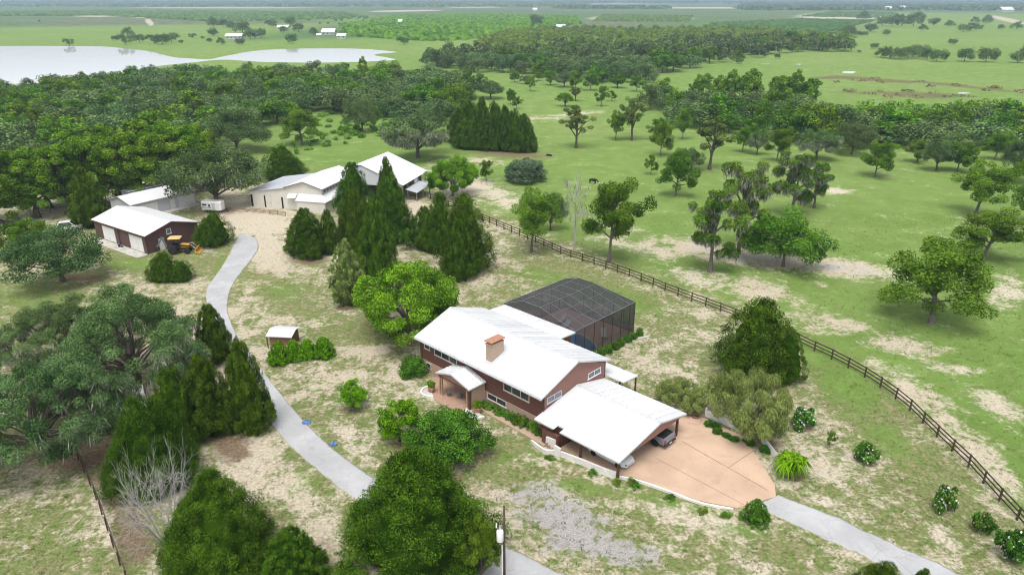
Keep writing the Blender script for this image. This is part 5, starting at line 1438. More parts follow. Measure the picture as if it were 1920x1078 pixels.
# ---- pecan: open crown, clumps strung along limbs
def make_pecan(seed, H=13., Rr=5.5, limbs=8, n=11000, size=.27, mat='pecan', kind='pecan', moss=0, low=.28, sparse=1.0, bark='bark_grey', csz=(.14, .23)):
    rng = np.random.default_rng(seed)
    C, S = [], []
    mb = MB()
    tr = .021 * H; tt = H * .62
    lean = (rng.normal(0, .03 * H), rng.normal(0, .03 * H))
    K = 6
    tp = [Vector((lean[0] * (i / K) ** 1.3, lean[1] * (i / K) ** 1.3, tt * i / K)) for i in range(K + 1)]
    mb.tube(tp, [tr * (1.4 if i == 0 else 1 - .55 * i / K) for i in range(K + 1)], 8)
    for L in range(limbs):
        f = .35 + .65 * (L + rng.random()) / limbs
        a = tp[0].lerp(tp[-1], f); a = Vector((lean[0] * f ** 1.3, lean[1] * f ** 1.3, tt * f))
        th = L * 2.4 + rng.normal(0, .4)
        reach = Rr * (.95 - .45 * abs(f - .6)) * (.68 + .38 * rng.random()) * (1 - .5 * max(0, f - .8) / .2)
        zend = H * (low + (.93 - low) * ((f - .35) / .65) ** .85) + rng.normal(0, .035 * H)
        e = Vector((a.x + reach * math.cos(th), a.y + reach * math.sin(th), min(zend, H * .95)))
        m_ = a.lerp(e, .5) + Vector((0, 0, .05 * H))
        mb.tube([a, a.lerp(m_, .5), m_, m_.lerp(e, .6), e], [tr * .55, tr * .48, tr * .36, tr * .2, tr * .08], 5, False)
        for k in range(max(2, int(5 * sparse))):
            t = .35 + .65 * (k + rng.random()) / max(2, int(5 * sparse))
            q = Rr * (csz[0] + (csz[1] - csz[0]) * rng.random())
            pt = a.lerp(m_, t * 2) if t < .5 else m_.lerp(e, t * 2 - 1)
            p = pt + Vector((rng.normal(0, q * .7), rng.normal(0, q * .7), rng.normal(0, q * .4)))
            C.append(p); S.append((q, q, q * .92))
            mb.tube([pt, p], [tr * .12, tr * .05], 4, False)
    for k in range(int(7 * sparse)):
        q = Rr * (csz[0] + (csz[1] - csz[0]) * rng.random())
        C.append(tp[-1] + Vector((rng.normal(0, Rr * .25), rng.normal(0, Rr * .25), (H - tt) * (.3 + .6 * rng.random())))); S.append((q, q, q * .8))
        mb.tube([tp[-1] * 1.0, tp[-1].lerp(C[-1], .5), C[-1]], [tr * .4, tr * .25, tr * .06], 5, False)
    C = np.array([tuple(c) for c in C])
    V, F, T = leaf_cloud(rng, C, S, n, size, .9, .2, .8, .45)
    ex = []
    if moss:
        Vm, Fm, Tm = leaf_cloud(rng, C - np.array([0, 0, .5]), np.array(S) * np.array([.9, .9, .9]), moss, .6, .5, 0, .4, .09, (0, 0, -1), .95)
        ex = [('moss', np_mesh('moss', Vm, Fm, LM['moss'], {'tint': Tm}))]
    register(kind, H, Rr, crown_mesh(V, F, T, mat), mb.mesh('trunk', M[bark]), ex)
make_pecan(101, limbs=11, n=20000, size=.16); make_pecan(102, limbs=9, n=18000, size=.16); make_pecan(103, limbs=12, low=.26, n=20000, size=.16); make_pecan(104, H=11, Rr=5.8, limbs=10, n=19000, size=.16)
make_pecan(114, H=12, Rr=5.5, limbs=13, n=19000, size=.16, low=.25, csz=(.10, .19)); make_pecan(115, H=13, Rr=4.8, limbs=8, n=16000, size=.16, low=.3, csz=(.16, .28), moss=400); make_pecan(116, H=10, Rr=5.6, limbs=14, n=20000, size=.16, low=.24, csz=(.11, .2))
make_pecan(105, H=15, Rr=4.6, limbs=9, n=15000, size=.155, moss=2600, kind='pecan_mossy', low=.2, sparse=.85); make_pecan(106, H=14, Rr=4.6, limbs=8, n=13000, size=.155, moss=3000, kind='pecan_mossy', low=.2, sparse=.8)
make_pecan(107, H=9, Rr=6.0, limbs=12, n=24000, size=.155, kind='pecan_low', low=.24, moss=500)
make_pecan(111, H=14, Rr=3.8, limbs=9, n=7500, size=.16, mat='pine', kind='pine', low=.45, bark='bark', sparse=.9, csz=(.14, .22)); make_pecan(112, H=14, Rr=3.6, limbs=10, n=8500, size=.16, mat='pine', kind='pine', low=.5, bark='bark', csz=(.14, .22))
make_pecan(113, H=5, Rr=2.4, limbs=6, n=4600, size=.13, kind='sapling', low=.25)

# ---- weeping bush
def make_weeping(seed, H=4.2, Rr=5.2):
    rng = np.random.default_rng(seed)
    C, S = dome(rng, H, Rr, 80, .1 * H, .45 * H, -.2, (.10, .17), .9, .2, .5)
    V, F, T = leaf_cloud(rng, C, S, 34000, .17, .8, .2, .6, .16, (0, 0, -1), .75)
    tr = limbs_mesh(rng, C, H, .16, .25, nl=30, trunk_top=H * .6, bark='bark_grey')
    register('weeping', H, Rr, crown_mesh(V, F, T, 'olive'), tr)
make_weeping(121)

# ---- bare dead shrub and snag
def branchy(seed, H, Rr, kind, mat, stems=9, depth=4, r0=.05, moss=0, trunk=False):
    rng = np.random.default_rng(seed); mb = MB(); tips = []
    def grow(p, d, L, r, k):
        q = p + d * L * .5 + Vector(rng.normal(0, .05 * L, 3)); e = p + d * L + Vector(rng.normal(0, .09 * L, 3))
        e.z = max(e.z, .05)
        mb.tube([p, q, e], [r, r * .8, r * .55], 4 if k else 6, False)
        if k >= depth: tips.append(tuple(e)); return
        for _ in range(3 if k < depth - 1 else 4):
            d2 = (d + Vector(rng.normal(0, .48, 3)) + Vector((0, 0, .06))).normalized()
            grow(p.lerp(e, .55 + .45 * rng.random()), d2, L * (.55 + .25 * rng.random()), r * .55, k + 1)
    if trunk:
        mb.tube([(0, 0, 0), (.1, 0, H * .3), (-.05, .1, H * .6), (.1, .05, H)], [.26, .2, .13, .03], 8)
        for i in range(stems):
            z = H * (.3 + .65 * i / stems); a = i * 2.4
            grow(Vector((0, 0, z)), Vector((math.cos(a), math.sin(a), .55)).normalized(), Rr * .55, .07, 1)
    else:
        for i in range(stems):
            a = 6.28 * i / stems + rng.normal(0, .3); t = .35 + .5 * rng.random()
            grow(Vector((rng.normal(0, .15), rng.normal(0, .15), 0)), Vector((math.cos(a) * t, math.sin(a) * t, 1)).normalized(), H * .42, r0, 0)
    ex = []
    tipa = np.array(tips)
    if moss:
        Vm, Fm, Tm = leaf_cloud(rng, tipa, np.full((len(tipa), 3), .35), moss, .5, .5, 0, .5, .1, (0, 0, -1), .9)
        ex = [('moss', np_mesh('moss', Vm, Fm, LM['moss'], {'tint': Tm}))]
    register(kind, H, Rr, None, mb.mesh('branches', M[mat]), ex)
M['dead'] = pmat('dead_grey_twigs', (0.40, 0.39, 0.37), 0.9, 0.15)
branchy(131, 5.5, 2.6, 'dead_shrub', 'dead', 12, 4, .05)
branchy(132, 12, 3., 'snag', 'dead', 12, 4, .06, 350, True)

# ---- cycad-like rosette bush
def make_fronds(seed, kind, H, Rr, heads, per, mat):
    rng = np.random.default_rng(seed); V = []; T = []
    for h in range(heads):
        a = rng.random() * 6.28; rr = Rr * .45 * math.sqrt(rng.random()); c = np.array([rr * math.cos(a), rr * math.sin(a), H * (.5 + .25 * rng.random())])
        for f in range(per):
            th = rng.random() * 6.28; el = .2 + .9 * rng.random(); L = Rr * (.5 + .25 * rng.random())
            t0 = rng.random()
            for s in range(3):
                def P(u): return c + np.array([math.cos(th) * L * u * math.cos(el), math.sin(th) * L * u * math.cos(el), L * u * math.sin(el) - .9 * L * u * u])
                p, q = P(s / 3), P((s + 1) / 3); sd = np.array([-math.sin(th), math.cos(th), 0]) * L * .09 * (1.15 - s * .35)
                sd2 = np.array([-math.sin(th), math.cos(th), 0]) * L * .09 * (1.15 - (s + 1) * .35)
                V += [p - sd, p + sd, q + sd2, q - sd2]; T += [t0] * 4
    V = np.array(V); V[:, 2] = np.maximum(V[:, 2], .05)
    F = np.arange(len(V)).reshape(-1, 4)
    mb = MB(); mb.tube([(0, 0, 0), (0, 0, H * .5)], [.12, .1], 7)
    for k in range(6): mb.tube([(0, 0, 0), (.25 * math.cos(k), .25 * math.sin(k), H * .55)], [.08, .06], 5)
    register(kind, H, Rr, np_mesh('crown', V, F, LM[mat], {'tint': np.array(T)}), mb.mesh('trunk', M['bark_grey']))
make_fronds(141, 'cycad', 1.9, 1.9, 14, 34, 'lime')

# ---- flowering oleander
def make_flowering(seed, kind, fl, nf):
    rng = np.random.default_rng(seed)
    C, S = dome(rng, 1.9, 1.15, 34, .1, .9, -.7, (.2, .34), .85, .2, .5)
    V, F, T = leaf_cloud(rng, C, S, 2600, .13, .9, .3, .7, .32)
    Vf, Ff, Tf = leaf_cloud(rng, C, np.array(S) * 1.08, nf, .085, 1, .5, .4, .8, shell=.9)
    register(kind, 1.9, 1.15, crown_mesh(V, F, T, 'citrus'), limbs_mesh(rng, C, 1.9, .05, .15, nl=14, trunk_top=.9), [('blossoms', np_mesh('blossoms', Vf, Ff, LM[fl], {'tint': Tf}))])
make_flowering(151, 'oleander', 'flower', 170); make_flowering(152, 'oleander', 'flower', 120); make_flowering(153, 'oleander_red', 'redflower', 110)

# ---- coarse single-mesh trees for woods a long way off
def far_proto(seed, H, Rr, mat, n=2600, size=.36, zc=.45, z0=.08, irr=.25):
    rng = np.random.default_rng(seed)
    C, S = dome(rng, H, Rr, 30, z0 * H, zc * H, -.5, (.22, .36), .85, irr, .55)
    V, F, T = leaf_cloud(rng, C, S, n, size, 1.0, .35, .6, .6)
    mb = MB(); mb.tube([(0, 0, 0), (0, 0, H * .5)], [.03 * H, .015 * H], 5)
    nv = len(V); tv = np.array(mb.v); 
    me = bpy.data.meshes.new('far_tree')
    me.from_pydata(np.concatenate([V, tv]).tolist(), [], F.tolist() + [tuple(i + nv for i in f) for f in mb.f])
    me.materials.append(LM[mat]); me.materials.append(M['bark'])
    me.polygons.foreach_set('material_index', [0] * len(F) + [1] * len(mb.f))
    a = me.attributes.new('tint', 'FLOAT', 'POINT'); a.data.foreach_set('value', np.concatenate([T, np.full(len(tv), .5)]).astype(np.float32))
    me.update()
    return dict(H=H, R=Rr, mesh=me)
FARP = {'oak': [far_proto(201, 11, 7, 'oak'), far_proto(202, 11, 7, 'oak', irr=.35), far_proto(203, 10, 7, 'oak', irr=.3)],
        'leafy': [far_proto(204, 13, 5.5, 'leafy', zc=.5), far_proto(205, 12, 5.5, 'leafy', irr=.35), far_proto(206, 13, 5., 'pecan', irr=.35)],
        'grove': [far_proto(207, 17, 4.2, 'grove', 3000, zc=.5, z0=.03), far_proto(208, 17, 4.2, 'grove', 3000, zc=.5, z0=.03, irr=.35)]}

def lite(seed, H, Rr, n=520, size=.8):
    rng = np.random.default_rng(seed); C, S = dome(rng, H, Rr, 22, .05 * H, .42 * H, -.4, (.24, .38), .85, .25, .5)
    return leaf_cloud(rng, C, S, n, size, 1.0, .35, .6, .6)
LITE = [lite(301 + i, 10, 6.5) for i in range(5)]
def forest(name, pts, Hs, Rs, mat, label, seed=1):
    rng = np.random.default_rng(seed); Vs, Fs, Ts = [], [], []; b = 0
    for (x, y), H, Rr in zip(pts, Hs, Rs):
        V, F, T = LITE[int(rng.integers(0, 5))]
        a = rng.uniform(0, 6.28); c, s_ = math.cos(a), math.sin(a); k = Rr / 6.5
        Vs.append(np.stack([(V[:, 0] * c - V[:, 1] * s_) * k + x, (V[:, 0] * s_ + V[:, 1] * c) * k + y, V[:, 2] * H / 10], 1)); Fs.append(F + b); Ts.append(np.clip(T + rng.normal(0, .16), 0, 1)); b += len(V)
    o = link(bpy.data.objects.new(name, np_mesh(name, np.concatenate(Vs), np.concatenate(Fs), LM[mat], {'tint': np.concatenate(Ts)})))
    return tag(o, label, kind='stuff')

NAMES = {'cedar': 'cedar_tree', 'cedar_big': 'cedar_tree', 'cedar_broad': 'cedar_tree', 'olive_young': 'young_tree', 'clipped_cone': 'clipped_shrub', 'small_cone': 'clipped_shrub', 'oak': 'oak_tree', 'oak_big': 'oak_tree', 'oak_mossy': 'oak_tree', 'leafy': 'broadleaf_tree', 'grove': 'broadleaf_tree', 'bright': 'mango_tree', 'citrus': 'citrus_tree', 'lime_tree': 'citrus_tree', 'bluegreen': 'broadleaf_tree', 'shrub': 'shrub', 'scrub': 'shrub', 'pecan': 'pecan_tree', 'pecan_mossy': 'pecan_tree', 'pecan_low': 'pecan_tree', 'pine': 'pine_tree', 'sapling': 'young_tree', 'weeping': 'weeping_bush', 'dead_shrub': 'dead_shrub', 'snag': 'dead_tree', 'cycad': 'cycad', 'oleander': 'oleander_bush', 'oleander_red': 'oleander_bush'}
NCAT = {'oak_tree': 'oak', 'cedar_tree': 'cedar', 'pecan_tree': 'pecan', 'pine_tree': 'pine', 'citrus_tree': 'citrus tree', 'shrub': 'shrub', 'clipped_shrub': 'shrub', 'weeping_bush': 'bush', 'dead_shrub': 'dead shrub', 'dead_tree': 'dead tree', 'cycad': 'cycad', 'oleander_bush': 'oleander'}
cnt = {}
def plant(kind, x, y, H, Rr, label, group=None, var=None, rz=None, name=None):
    pl = PROTO[kind]
    i = cnt.get(kind, 0); cnt[kind] = i + 1
    p = pl[(i if var is None else var) % len(pl)]
    nm = name or NAMES[kind]
    o = thing(nm, label, NCAT.get(nm, 'tree'), (x, y, 0), random.random() * 6.28 if rz is None else rz, group)
    o.scale = (Rr / p['R'], Rr / p['R'], H / p['H'])
    if p['trunk']: link(bpy.data.objects.new('trunk' if p['crown'] else 'branches', p['trunk']), o)
    if p['crown']: link(bpy.data.objects.new('crown', p['crown']), o)
    for (n_, me) in p['extra']: tag(link(bpy.data.objects.new(n_, me), o), kind='stuff')
    return o
def tree(kind, bx, by, topy, wpx, label, group=None, var=None, hk=1.0, rz=None, name=None):
    """base pixel, top pixel and width in the photograph give place and size on the ground"""
    g = G(bx, by)
    d = proj(g.x, g.y, 0)[2]
    z = zfor(g.x, g.y, topy)
    return plant(kind, g.x, g.y, z * hk, wpx * d / FPX / 2, label, group, var, rz, name)

SKIRT = {'cedar': .8, 'cedar_big': .8, 'cedar_broad': .8, 'olive_young': .6, 'clipped_cone': .9, 'small_cone': .9, 'citrus': .8, 'bluegreen': .8, 'shrub': .8, 'scrub': .8, 'weeping': .5, 'cycad': .5, 'oleander': .5, 'oleander_red': .5, 'bright': .3, 'lime_tree': .3, 'dead_shrub': .3}
_tree = tree
def T(kind, x0, x1, topy, bot, label, group=None, var=None, bx=None, **k):
    """from the outline in the photograph: left, right, top and bottom pixel"""
    wpx = (x1 - x0) * (1.1 if kind.startswith('cedar') else 1.04); cx = bx if bx is not None else (x0 + x1) / 2
    if bx is None: cx += (960 - cx) / (3846 - bot) * (bot - topy) * .5
    s = math.sin(PITCH + math.atan((bot - 539) / FPX))
    by = bot - wpx / 2 * s * SKIRT.get(kind, 0)
    k.setdefault('hk', {'oak_big': .80, 'oak': .88, 'leafy': .9, 'grove': .95, 'bright': .9, 'weeping': .85, 'citrus': .9, 'bluegreen': .9, 'pecan': .94, 'pecan_low': .9, 'oak_mossy': .9}.get(kind, 1.0))
    return _tree(kind, cx, by, topy, wpx, label, group, var, **k)

# ---- yard, near the house
T('cedar_big', 640, 905, 848, 1122, 'huge dark cedar beside the driveway next to the utility pole', var=1)
T('leafy', 866, 936, 950, 1100, 'small feathery light green tree tucked against the huge cedar', var=1)
T('citrus', 760, 915, 762, 888, 'large dark round citrus tree before the brick footpath')
T('lime_tree', 706, 786, 752, 834, 'medium round citrus tree beside the larger dark one', var=0)
T('lime_tree', 632, 690, 715, 768, 'small lime green round citrus tree alone near the driveway', var=0)
T('bright', 680, 880, 470, 645, 'bright yellow green mango tree at the house gable', bx=768)
T('olive_young', 616, 681, 450, 578, 'slender grey green young tree between mango and driveway')
T('shrub', 746, 806, 672, 712, 'low spreading dark green shrub at the house corner')
cg = 'cedars grouped behind the mango tree'
T('cedar_broad', 534, 612, 392, 488, 'broad dark cedar standing first beside the sandy barnyard', cg, 0)
T('cedar', 596, 634, 394, 480, 'narrow cedar leaning against the broad cedar by the barnyard', cg, 0)
T('cedar_broad', 628, 700, 352, 482, 'tall cedar between the broad barnyard cedar and the pointed one', cg, 1)
T('cedar_broad', 668, 742, 376, 527, 'pointed cedar just behind the slender grey green tree', cg, 0)
T('cedar_broad', 684, 776, 326, 462, 'tallest many topped cedar before the riding barn roof', cg, 3)
T('cedar', 628, 696, 305, 410, 'dark cedar standing against the barn side wall', cg, 2)
T('cedar', 705, 748, 297, 420, 'blue tinged cedar top showing over the cedars at the riding barn', cg, 0)
T('sapling', 745, 777, 428, 470, 'little light green sapling between the two cedar groups')
cg2 = 'cedars grouped by the sand pen'
T('cedar', 770, 822, 388, 472, 'short slim cedar at the open side of the second cedar group', cg2, 0)
T('cedar', 794, 856, 362, 478, 'pointed cedar in the middle of the second cedar group', cg2, 2)
T('cedar_broad', 820, 924, 364, 518, 'big egg shaped cedar nearest the board fence', cg2, 1)
T('cedar_broad', 830, 892, 412, 530, 'steep dark cedar rising just behind the mango crown', cg2, 0)
T('cedar_broad', 1352, 1500, 558, 722, 'massive lone cedar between carport apron and board fence', var=1)
T('cedar', 1448, 1514, 622, 724, 'smaller cedar growing out from the side of the massive lone one', var=1)
T('weeping', 1322, 1500, 700, 826, 'wide weeping olive green bush over the white picket fence')
T('weeping', 1232, 1330, 716, 772, 'low grey green weeping bush at the back of the carport')
T('cycad', 1446, 1522, 850, 900, 'bright green frond bush at the apron and driveway joint')
T('small_cone', 1393, 1447, 937, 993, 'small clipped dark cone shrub beside the driveway mouth')
T('oleander', 1484, 1532, 768, 808, 'white flowering oleander closest to the weeping bush', var=0)
T('sapling', 1548, 1568, 808, 838, 'tiny dark shrub between two white flowering oleanders')
T('oleander', 1606, 1646, 830, 872, 'white flowering oleander midway between frond bush and fence', var=1)
T('oleander', 1752, 1798, 914, 964, 'white flowering oleander beyond the driveway near the red one', var=0)
T('oleander_red', 1828, 1866, 960, 1002, 'small sparse oleander with coral red blossoms')
T('oleander', 1878, 1936, 986, 1060, 'white flowering oleander cut by the picture edge beside the fence', var=1)
T('cedar', 1622, 1702, 1056, 1150, 'cedar top poking up below the concrete driveway', var=1)
T('cedar', 1706, 1752, 1068, 1150, 'thin cedar tip just beyond the other driveway cedar top', var=0)
cn = 'clipped cones before the tiny shed'
for i, (a, b, t_, bt) in enumerate([(500, 543, 640, 689), (530, 570, 638, 682), (556, 596, 636, 678), (584, 627, 633, 676)]):
    T('clipped_cone', a, b, t_, bt, ['first clipped green cone of the row, next to the driveway', 'second clipped green cone, right before the shed wall', 'third clipped green cone from the driveway', 'last and tallest clipped green cone of the row, away from the driveway'][i].replace('right before', 'straight before'), cn)

# ---- cedars and oaks along the drive
cl = 'cedars along the driveway bend'
T('cedar', 362, 428, 572, 690, 'cedar at the top of the driveway bend beside the oak', cl, 0)
T('cedar_broad', 412, 498, 640, 822, 'full dark cedar reaching over the driveway edge', cl, 0)
T('cedar', 335, 425, 668, 828, 'tall cedar behind the one reaching over the driveway', cl, 0)
T('cedar', 275, 372, 690, 856, 'pointed cedar close to the mossy oak and hidden car', cl, 2)
T('cedar_big', 196, 335, 742, 946, 'bulky cedar above the dead grey shrub', cl, 0)
T('cedar_big', 308, 490, 884, 1118, 'large cedar below the dead grey shrub', cl, 1)
T('cedar', 488, 600, 994, 1130, 'pointed cedar at the foot of the driveway cedar line', cl, 0)
T('dead_shrub', 250, 352, 856, 1060, 'bare grey dead shrub between two big cedars', hk=1.25)
T('oak_big', 125, 395, 492, 735, 'mossy grey oak spreading over the hidden cars', bx=262, var=0)
T('oak_big', -60, 215, 600, 862, 'massive dark green oak over the rail fence', bx=85, var=1)
T('oak_big', 30, 220, 528, 680, 'grey green oak behind the massive fence oak', bx=130, var=0)
T('cedar', 280, 334, 472, 530, 'low dark cedar beyond the mossy oak, nearer the workshop apron', var=1)
T('cedar', 318, 362, 488, 530, 'low dark cedar beyond the mossy oak, nearer the driveway', var=3)
T('oak', 38, 206, 412, 528, 'round grey green oak before the workshop doors', bx=118, var=0)
T('leafy', -12, 74, 404, 482, 'bright light green tree beside the white car behind the workshop', var=2)
T('cedar', 129, 190, 316, 432, 'columnar dark cedar at the workshop corner', var=0)
T('cedar', 370, 433, 396, 466, 'round topped cedar between workshop and driveway end', var=3)
T('oak', 322, 484, 250, 386, 'big silvery oak over the horse trailer', bx=408, var=1)
T('cedar', 486, 562, 274, 342, 'dark broad cedar behind the barn wing', var=1)
# row of leafy trees along the wood edge
gw_ = 'leafy trees along the wire fence'
ORD = ['first', 'second', 'third', 'fourth', 'fifth', 'sixth', 'seventh', 'eighth', 'ninth', 'tenth', 'eleventh', 'twelfth']
ROWL = [ORD[8 - i] + ' tall leafy tree of the wire fence row, counted from the silvery oak' for i in range(9)] + ['shorter leafy tree low in the fence row near the white parked car', 'shorter leafy tree low in the fence row behind the workshop', 'shorter leafy tree low in the fence row behind the storage building']
for i, (cx, tp, bt, wd) in enumerate([(-20, 262, 418, 110), (48, 246, 408, 100), (108, 232, 400, 100), (160, 228, 392, 96), (208, 214, 384, 96), (252, 216, 376, 92), (300, 208, 368, 96), (338, 206, 360, 96), (372, 218, 352, 80), (78, 262, 390, 90), (230, 262, 372, 84), (320, 262, 356, 84)]):
    T('grove', cx - wd / 2, cx + wd / 2, tp, bt, ROWL[i], gw_)

# ---- pasture trees
T('oak_mossy', 720, 842, 192, 297, 'mossy grey oak standing behind the riding barn', bx=785)
T('pecan', 520, 602, 196, 272, 'yellow green round tree behind the barn wing', bx=567, var=2)
T('oak', 645, 706, 172, 248, 'dark round oak at the edge of the far meadow', bx=680, var=0)
T('oak', 376, 502, 190, 284, 'broad grey oak above the big silvery one', var=3)
T('bright', 808, 901, 282, 372, 'dense umbrella crowned tree beside the sand pen', bx=849, name='broadleaf_tree')
T('sapling', 895, 928, 300, 340, 'small tree past the umbrella crowned one')
T('bluegreen', 945, 1028, 290, 348, 'round blue green bush tree in the open pasture')
T('pecan', 940, 1036, 342, 472, 'tall pecan just inside the board fence', bx=996, var=1)
T('oak', 1018, 1074, 344, 432, 'dark leaning oak between pecan and dead snag', bx=1032, var=1)
T('snag', 1052, 1106, 340, 468, 'bare silvery dead snag hung with moss')
T('pecan', 1098, 1212, 314, 490, 'full tall pecan just beyond the fence', bx=1142, var=0)
T('pine', 1049, 1112, 196, 278, 'lone tall pine with sparse crown in the open pasture', bx=1080, var=0)
T('pecan', 1135, 1176, 203, 263, 'dark narrow tree beside the two tone pine', var=1)
T('pine', 1163, 1215, 182, 264, 'tall moss flecked pine next to the dark narrow tree', bx=1184, var=1)
T('pecan', 1216, 1270, 227, 292, 'green pecan up the slope from the twin crowned one', bx=1238, var=3)
T('pecan', 1234, 1312, 274, 368, 'round low pecan with a short dark trunk', bx=1266, var=2)
T('oak', 1274, 1323, 270, 320, 'small mossy oak behind the round low pecan', var=1)
T('sapling', 1207, 1236, 290, 328, 'small sapling left of nothing but pasture grass'.replace('left of nothing but pasture grass', 'before the round low pecan'))
T('pine', 1303, 1376, 217, 318, 'tall pine with long bare trunk near the wood edge', bx=1330, var=0)
T('pecan_mossy', 1293, 1402, 352, 510, 'ragged mossy pecan with low side branches', bx=1331, var=0)
T('pecan_mossy', 1334, 1440, 298, 475, 'tall mossy pecan with dark trunk behind the ragged one', bx=1384, var=1)
T('pecan_mossy', 1446, 1542, 280, 406, 'grey mossy pecan with drooping boughs in mid pasture', bx=1483, var=1)
T('pecan_mossy', 1508, 1572, 298, 390, 'greener mossy pecan paired with the drooping grey one', bx=1526, var=0)
T('pecan_low', 1433, 1602, 390, 500, 'low wide dark pecan over the bare sand strip', bx=1468)
T('pecan', 1653, 1850, 440, 606, 'biggest spreading pecan alone in the lower pasture', bx=1746, var=2)
T('pecan', 1764, 1902, 386, 488, 'leaning pecan behind the biggest spreading one', bx=1842, var=0)
T('pecan', 1793, 1904, 294, 404, 'broad full pecan in the upper pasture', bx=1828, var=1)
T('pecan', 1612, 1686, 262, 332, 'pecan standing alone before the grey wood', bx=1640, var=3)
T('pecan', 1432, 1484, 230, 303, 'pecan with straight trunk close to the wood', bx=1456, var=0)
T('pecan', 1900, 1975, 320, 420, 'pecan half out of the picture at the pasture edge', var=1)
sg = 'trees scattered before the wood'
for i, (x0, x1, tp, bt, kd) in enumerate([(1700, 1750, 258, 305, 'pecan'), (1735, 1790, 250, 320, 'oak'), (1768, 1835, 262, 322, 'pecan'), (1845, 1900, 240, 300, 'pecan'), (1880, 1940, 255, 325, 'oak'), (1905, 1960, 285, 345, 'leafy'), (1375, 1415, 232, 285, 'pecan'), (1405, 1440, 235, 290, 'oak_mossy'), (1500, 1570, 230, 300, 'oak_mossy'), (1565, 1640, 220, 290, 'oak'), (1585, 1640, 230, 278, 'oak_mossy'), (1218, 1262, 218, 262, 'pecan'), (1265, 1300, 200, 262, 'pecan')]):
    T(kd, x0, x1, tp, bt, {'pecan': 'green tree scattered before the grey wood edge', 'oak': 'grey oak scattered before the wood edge', 'oak_mossy': 'pale mossy oak scattered before the wood edge', 'leafy': 'leafy tree at the pasture corner before the wood'}[kd], sg)
# dark cedar block in the pasture
cb_ = 'cedar block in the pasture'
for i, (x0, x1, tp, bt) in enumerate([(838, 888, 205, 272), (862, 905, 190, 276), (885, 922, 185, 280), (905, 945, 190, 282), (928, 965, 200, 286), (948, 985, 205, 288), (962, 1003, 215, 288), (850, 900, 222, 282), (890, 935, 225, 284)]):
    T('cedar_broad', x0 - 3, x1 + 3, tp, bt, (ORD[i] + ' cedar of the tight dark pasture block, counted from the mossy oak') if i < 7 else ['low filling cedar at the mossy oak end of the pasture block', 'low filling cedar in the middle of the pasture block'][i - 7], cb_)
# young trees in the far meadow
yg = 'young trees dotting the far meadow'
for i, (cx, bt, ht, wd, kd) in enumerate([(880, 172, 40, 30, 'pecan'), (898, 168, 34, 26, 'pecan'), (875, 150, 24, 22, 'leafy'), (920, 185, 42, 52, 'oak'), (958, 196, 32, 24, 'pecan'), (968, 205, 26, 20, 'pecan'), (995, 172, 34, 20, 'pecan'), (1032, 160, 30, 30, 'pecan'), (1058, 164, 36, 34, 'oak_mossy'), (1080, 170, 40, 30, 'pecan'), (1108, 170, 38, 38, 'pecan'), (1060, 200, 30, 28, 'leafy'), (1080, 190, 28, 26, 'pine'), (1128, 200, 44, 26, 'pecan'), (1147, 190, 20, 22, 'sapling'), (965, 155, 22, 24, 'pecan'), (985, 158, 20, 20, 'oak_mossy'), (1010, 152, 18, 18, 'pecan'), (1158, 165, 30, 32, 'leafy'), (1195, 172, 32, 32, 'pecan'), (700, 240, 46, 28, 'pecan'), (730, 196, 40, 50, 'oak'), (860, 205, 30, 34, 'oak'), (1250, 160, 16, 16, 'leafy')]):
    T(kd, cx - wd / 2, cx + wd / 2, bt - ht, bt, {'pecan': 'young green tree in the far meadow', 'leafy': 'rounded green tree in the far meadow', 'oak': 'grey oak in the far meadow', 'oak_mossy': 'pale mossy tree in the far meadow', 'pine': 'thin pine in the far meadow', 'sapling': 'tiny sapling in the far meadow'}[kd], yg)

# ---- hedge and shrubs round the house
for i, u in enumerate(np.linspace(12.0, 19.3, 10)):
    p = HW(u, .28 + random.uniform(-.1, .1)); plant('scrub', p.x, p.y, .65 + .55 * random.random(), .6 + .3 * random.random(), 'dark shrub of the hedge along the stone base', 'foundation hedge', name='hedge_shrub')
for i, v in enumerate(np.linspace(15.5, 26.3, 9)):
    p = HW(13.55 + random.uniform(-.1, .1), v); plant('shrub', p.x, p.y, .9 + .5 * random.random(), .55 + .15 * random.random(), 'green shrub in the planter along the pool cage', 'pool cage planting', name='planter_shrub')
for (u, v, nm) in ((5.2, -2.0, 'yellow green ball shrub in the pot beside the porch posts'), (12.0, -1.3, 'bright green ball shrub in the pot at the footpath')):
    p = HW(u, v); o = plant('lime_tree', p.x, p.y, 1.0, .5, nm, name='potted_shrub'); o.location.z = .5
for i, (u, v, h) in enumerate([(23.0, -2.1, .4), (27.5, -1.2, .5), (29.8, -.7, .5), (31.5, .1, .4), (34.5, .8, .35), (37.5, 1.3, .5), (30.8, .2, .6), (39.2, 2.2, .5)]):
    p = HW(u, v); plant('scrub', p.x, p.y, h, .5, 'low weed tuft against the white apron edging', 'weeds along the apron edging', name='weed_tuft')
for (a, b) in (((1320, 790), (1440, 845)),):
    for k in range(9):
        q = G(a[0] + (b[0] - a[0]) * k / 8 + random.uniform(-8, 8), a[1] + (b[1] - a[1]) * k / 8 + random.uniform(2, 10)); plant('shrub', q.x, q.y, .4 + .3 * random.random(), .55, 'low dark shrub along the picket fence bed', 'picket bed shrubs', name='bed_shrub')

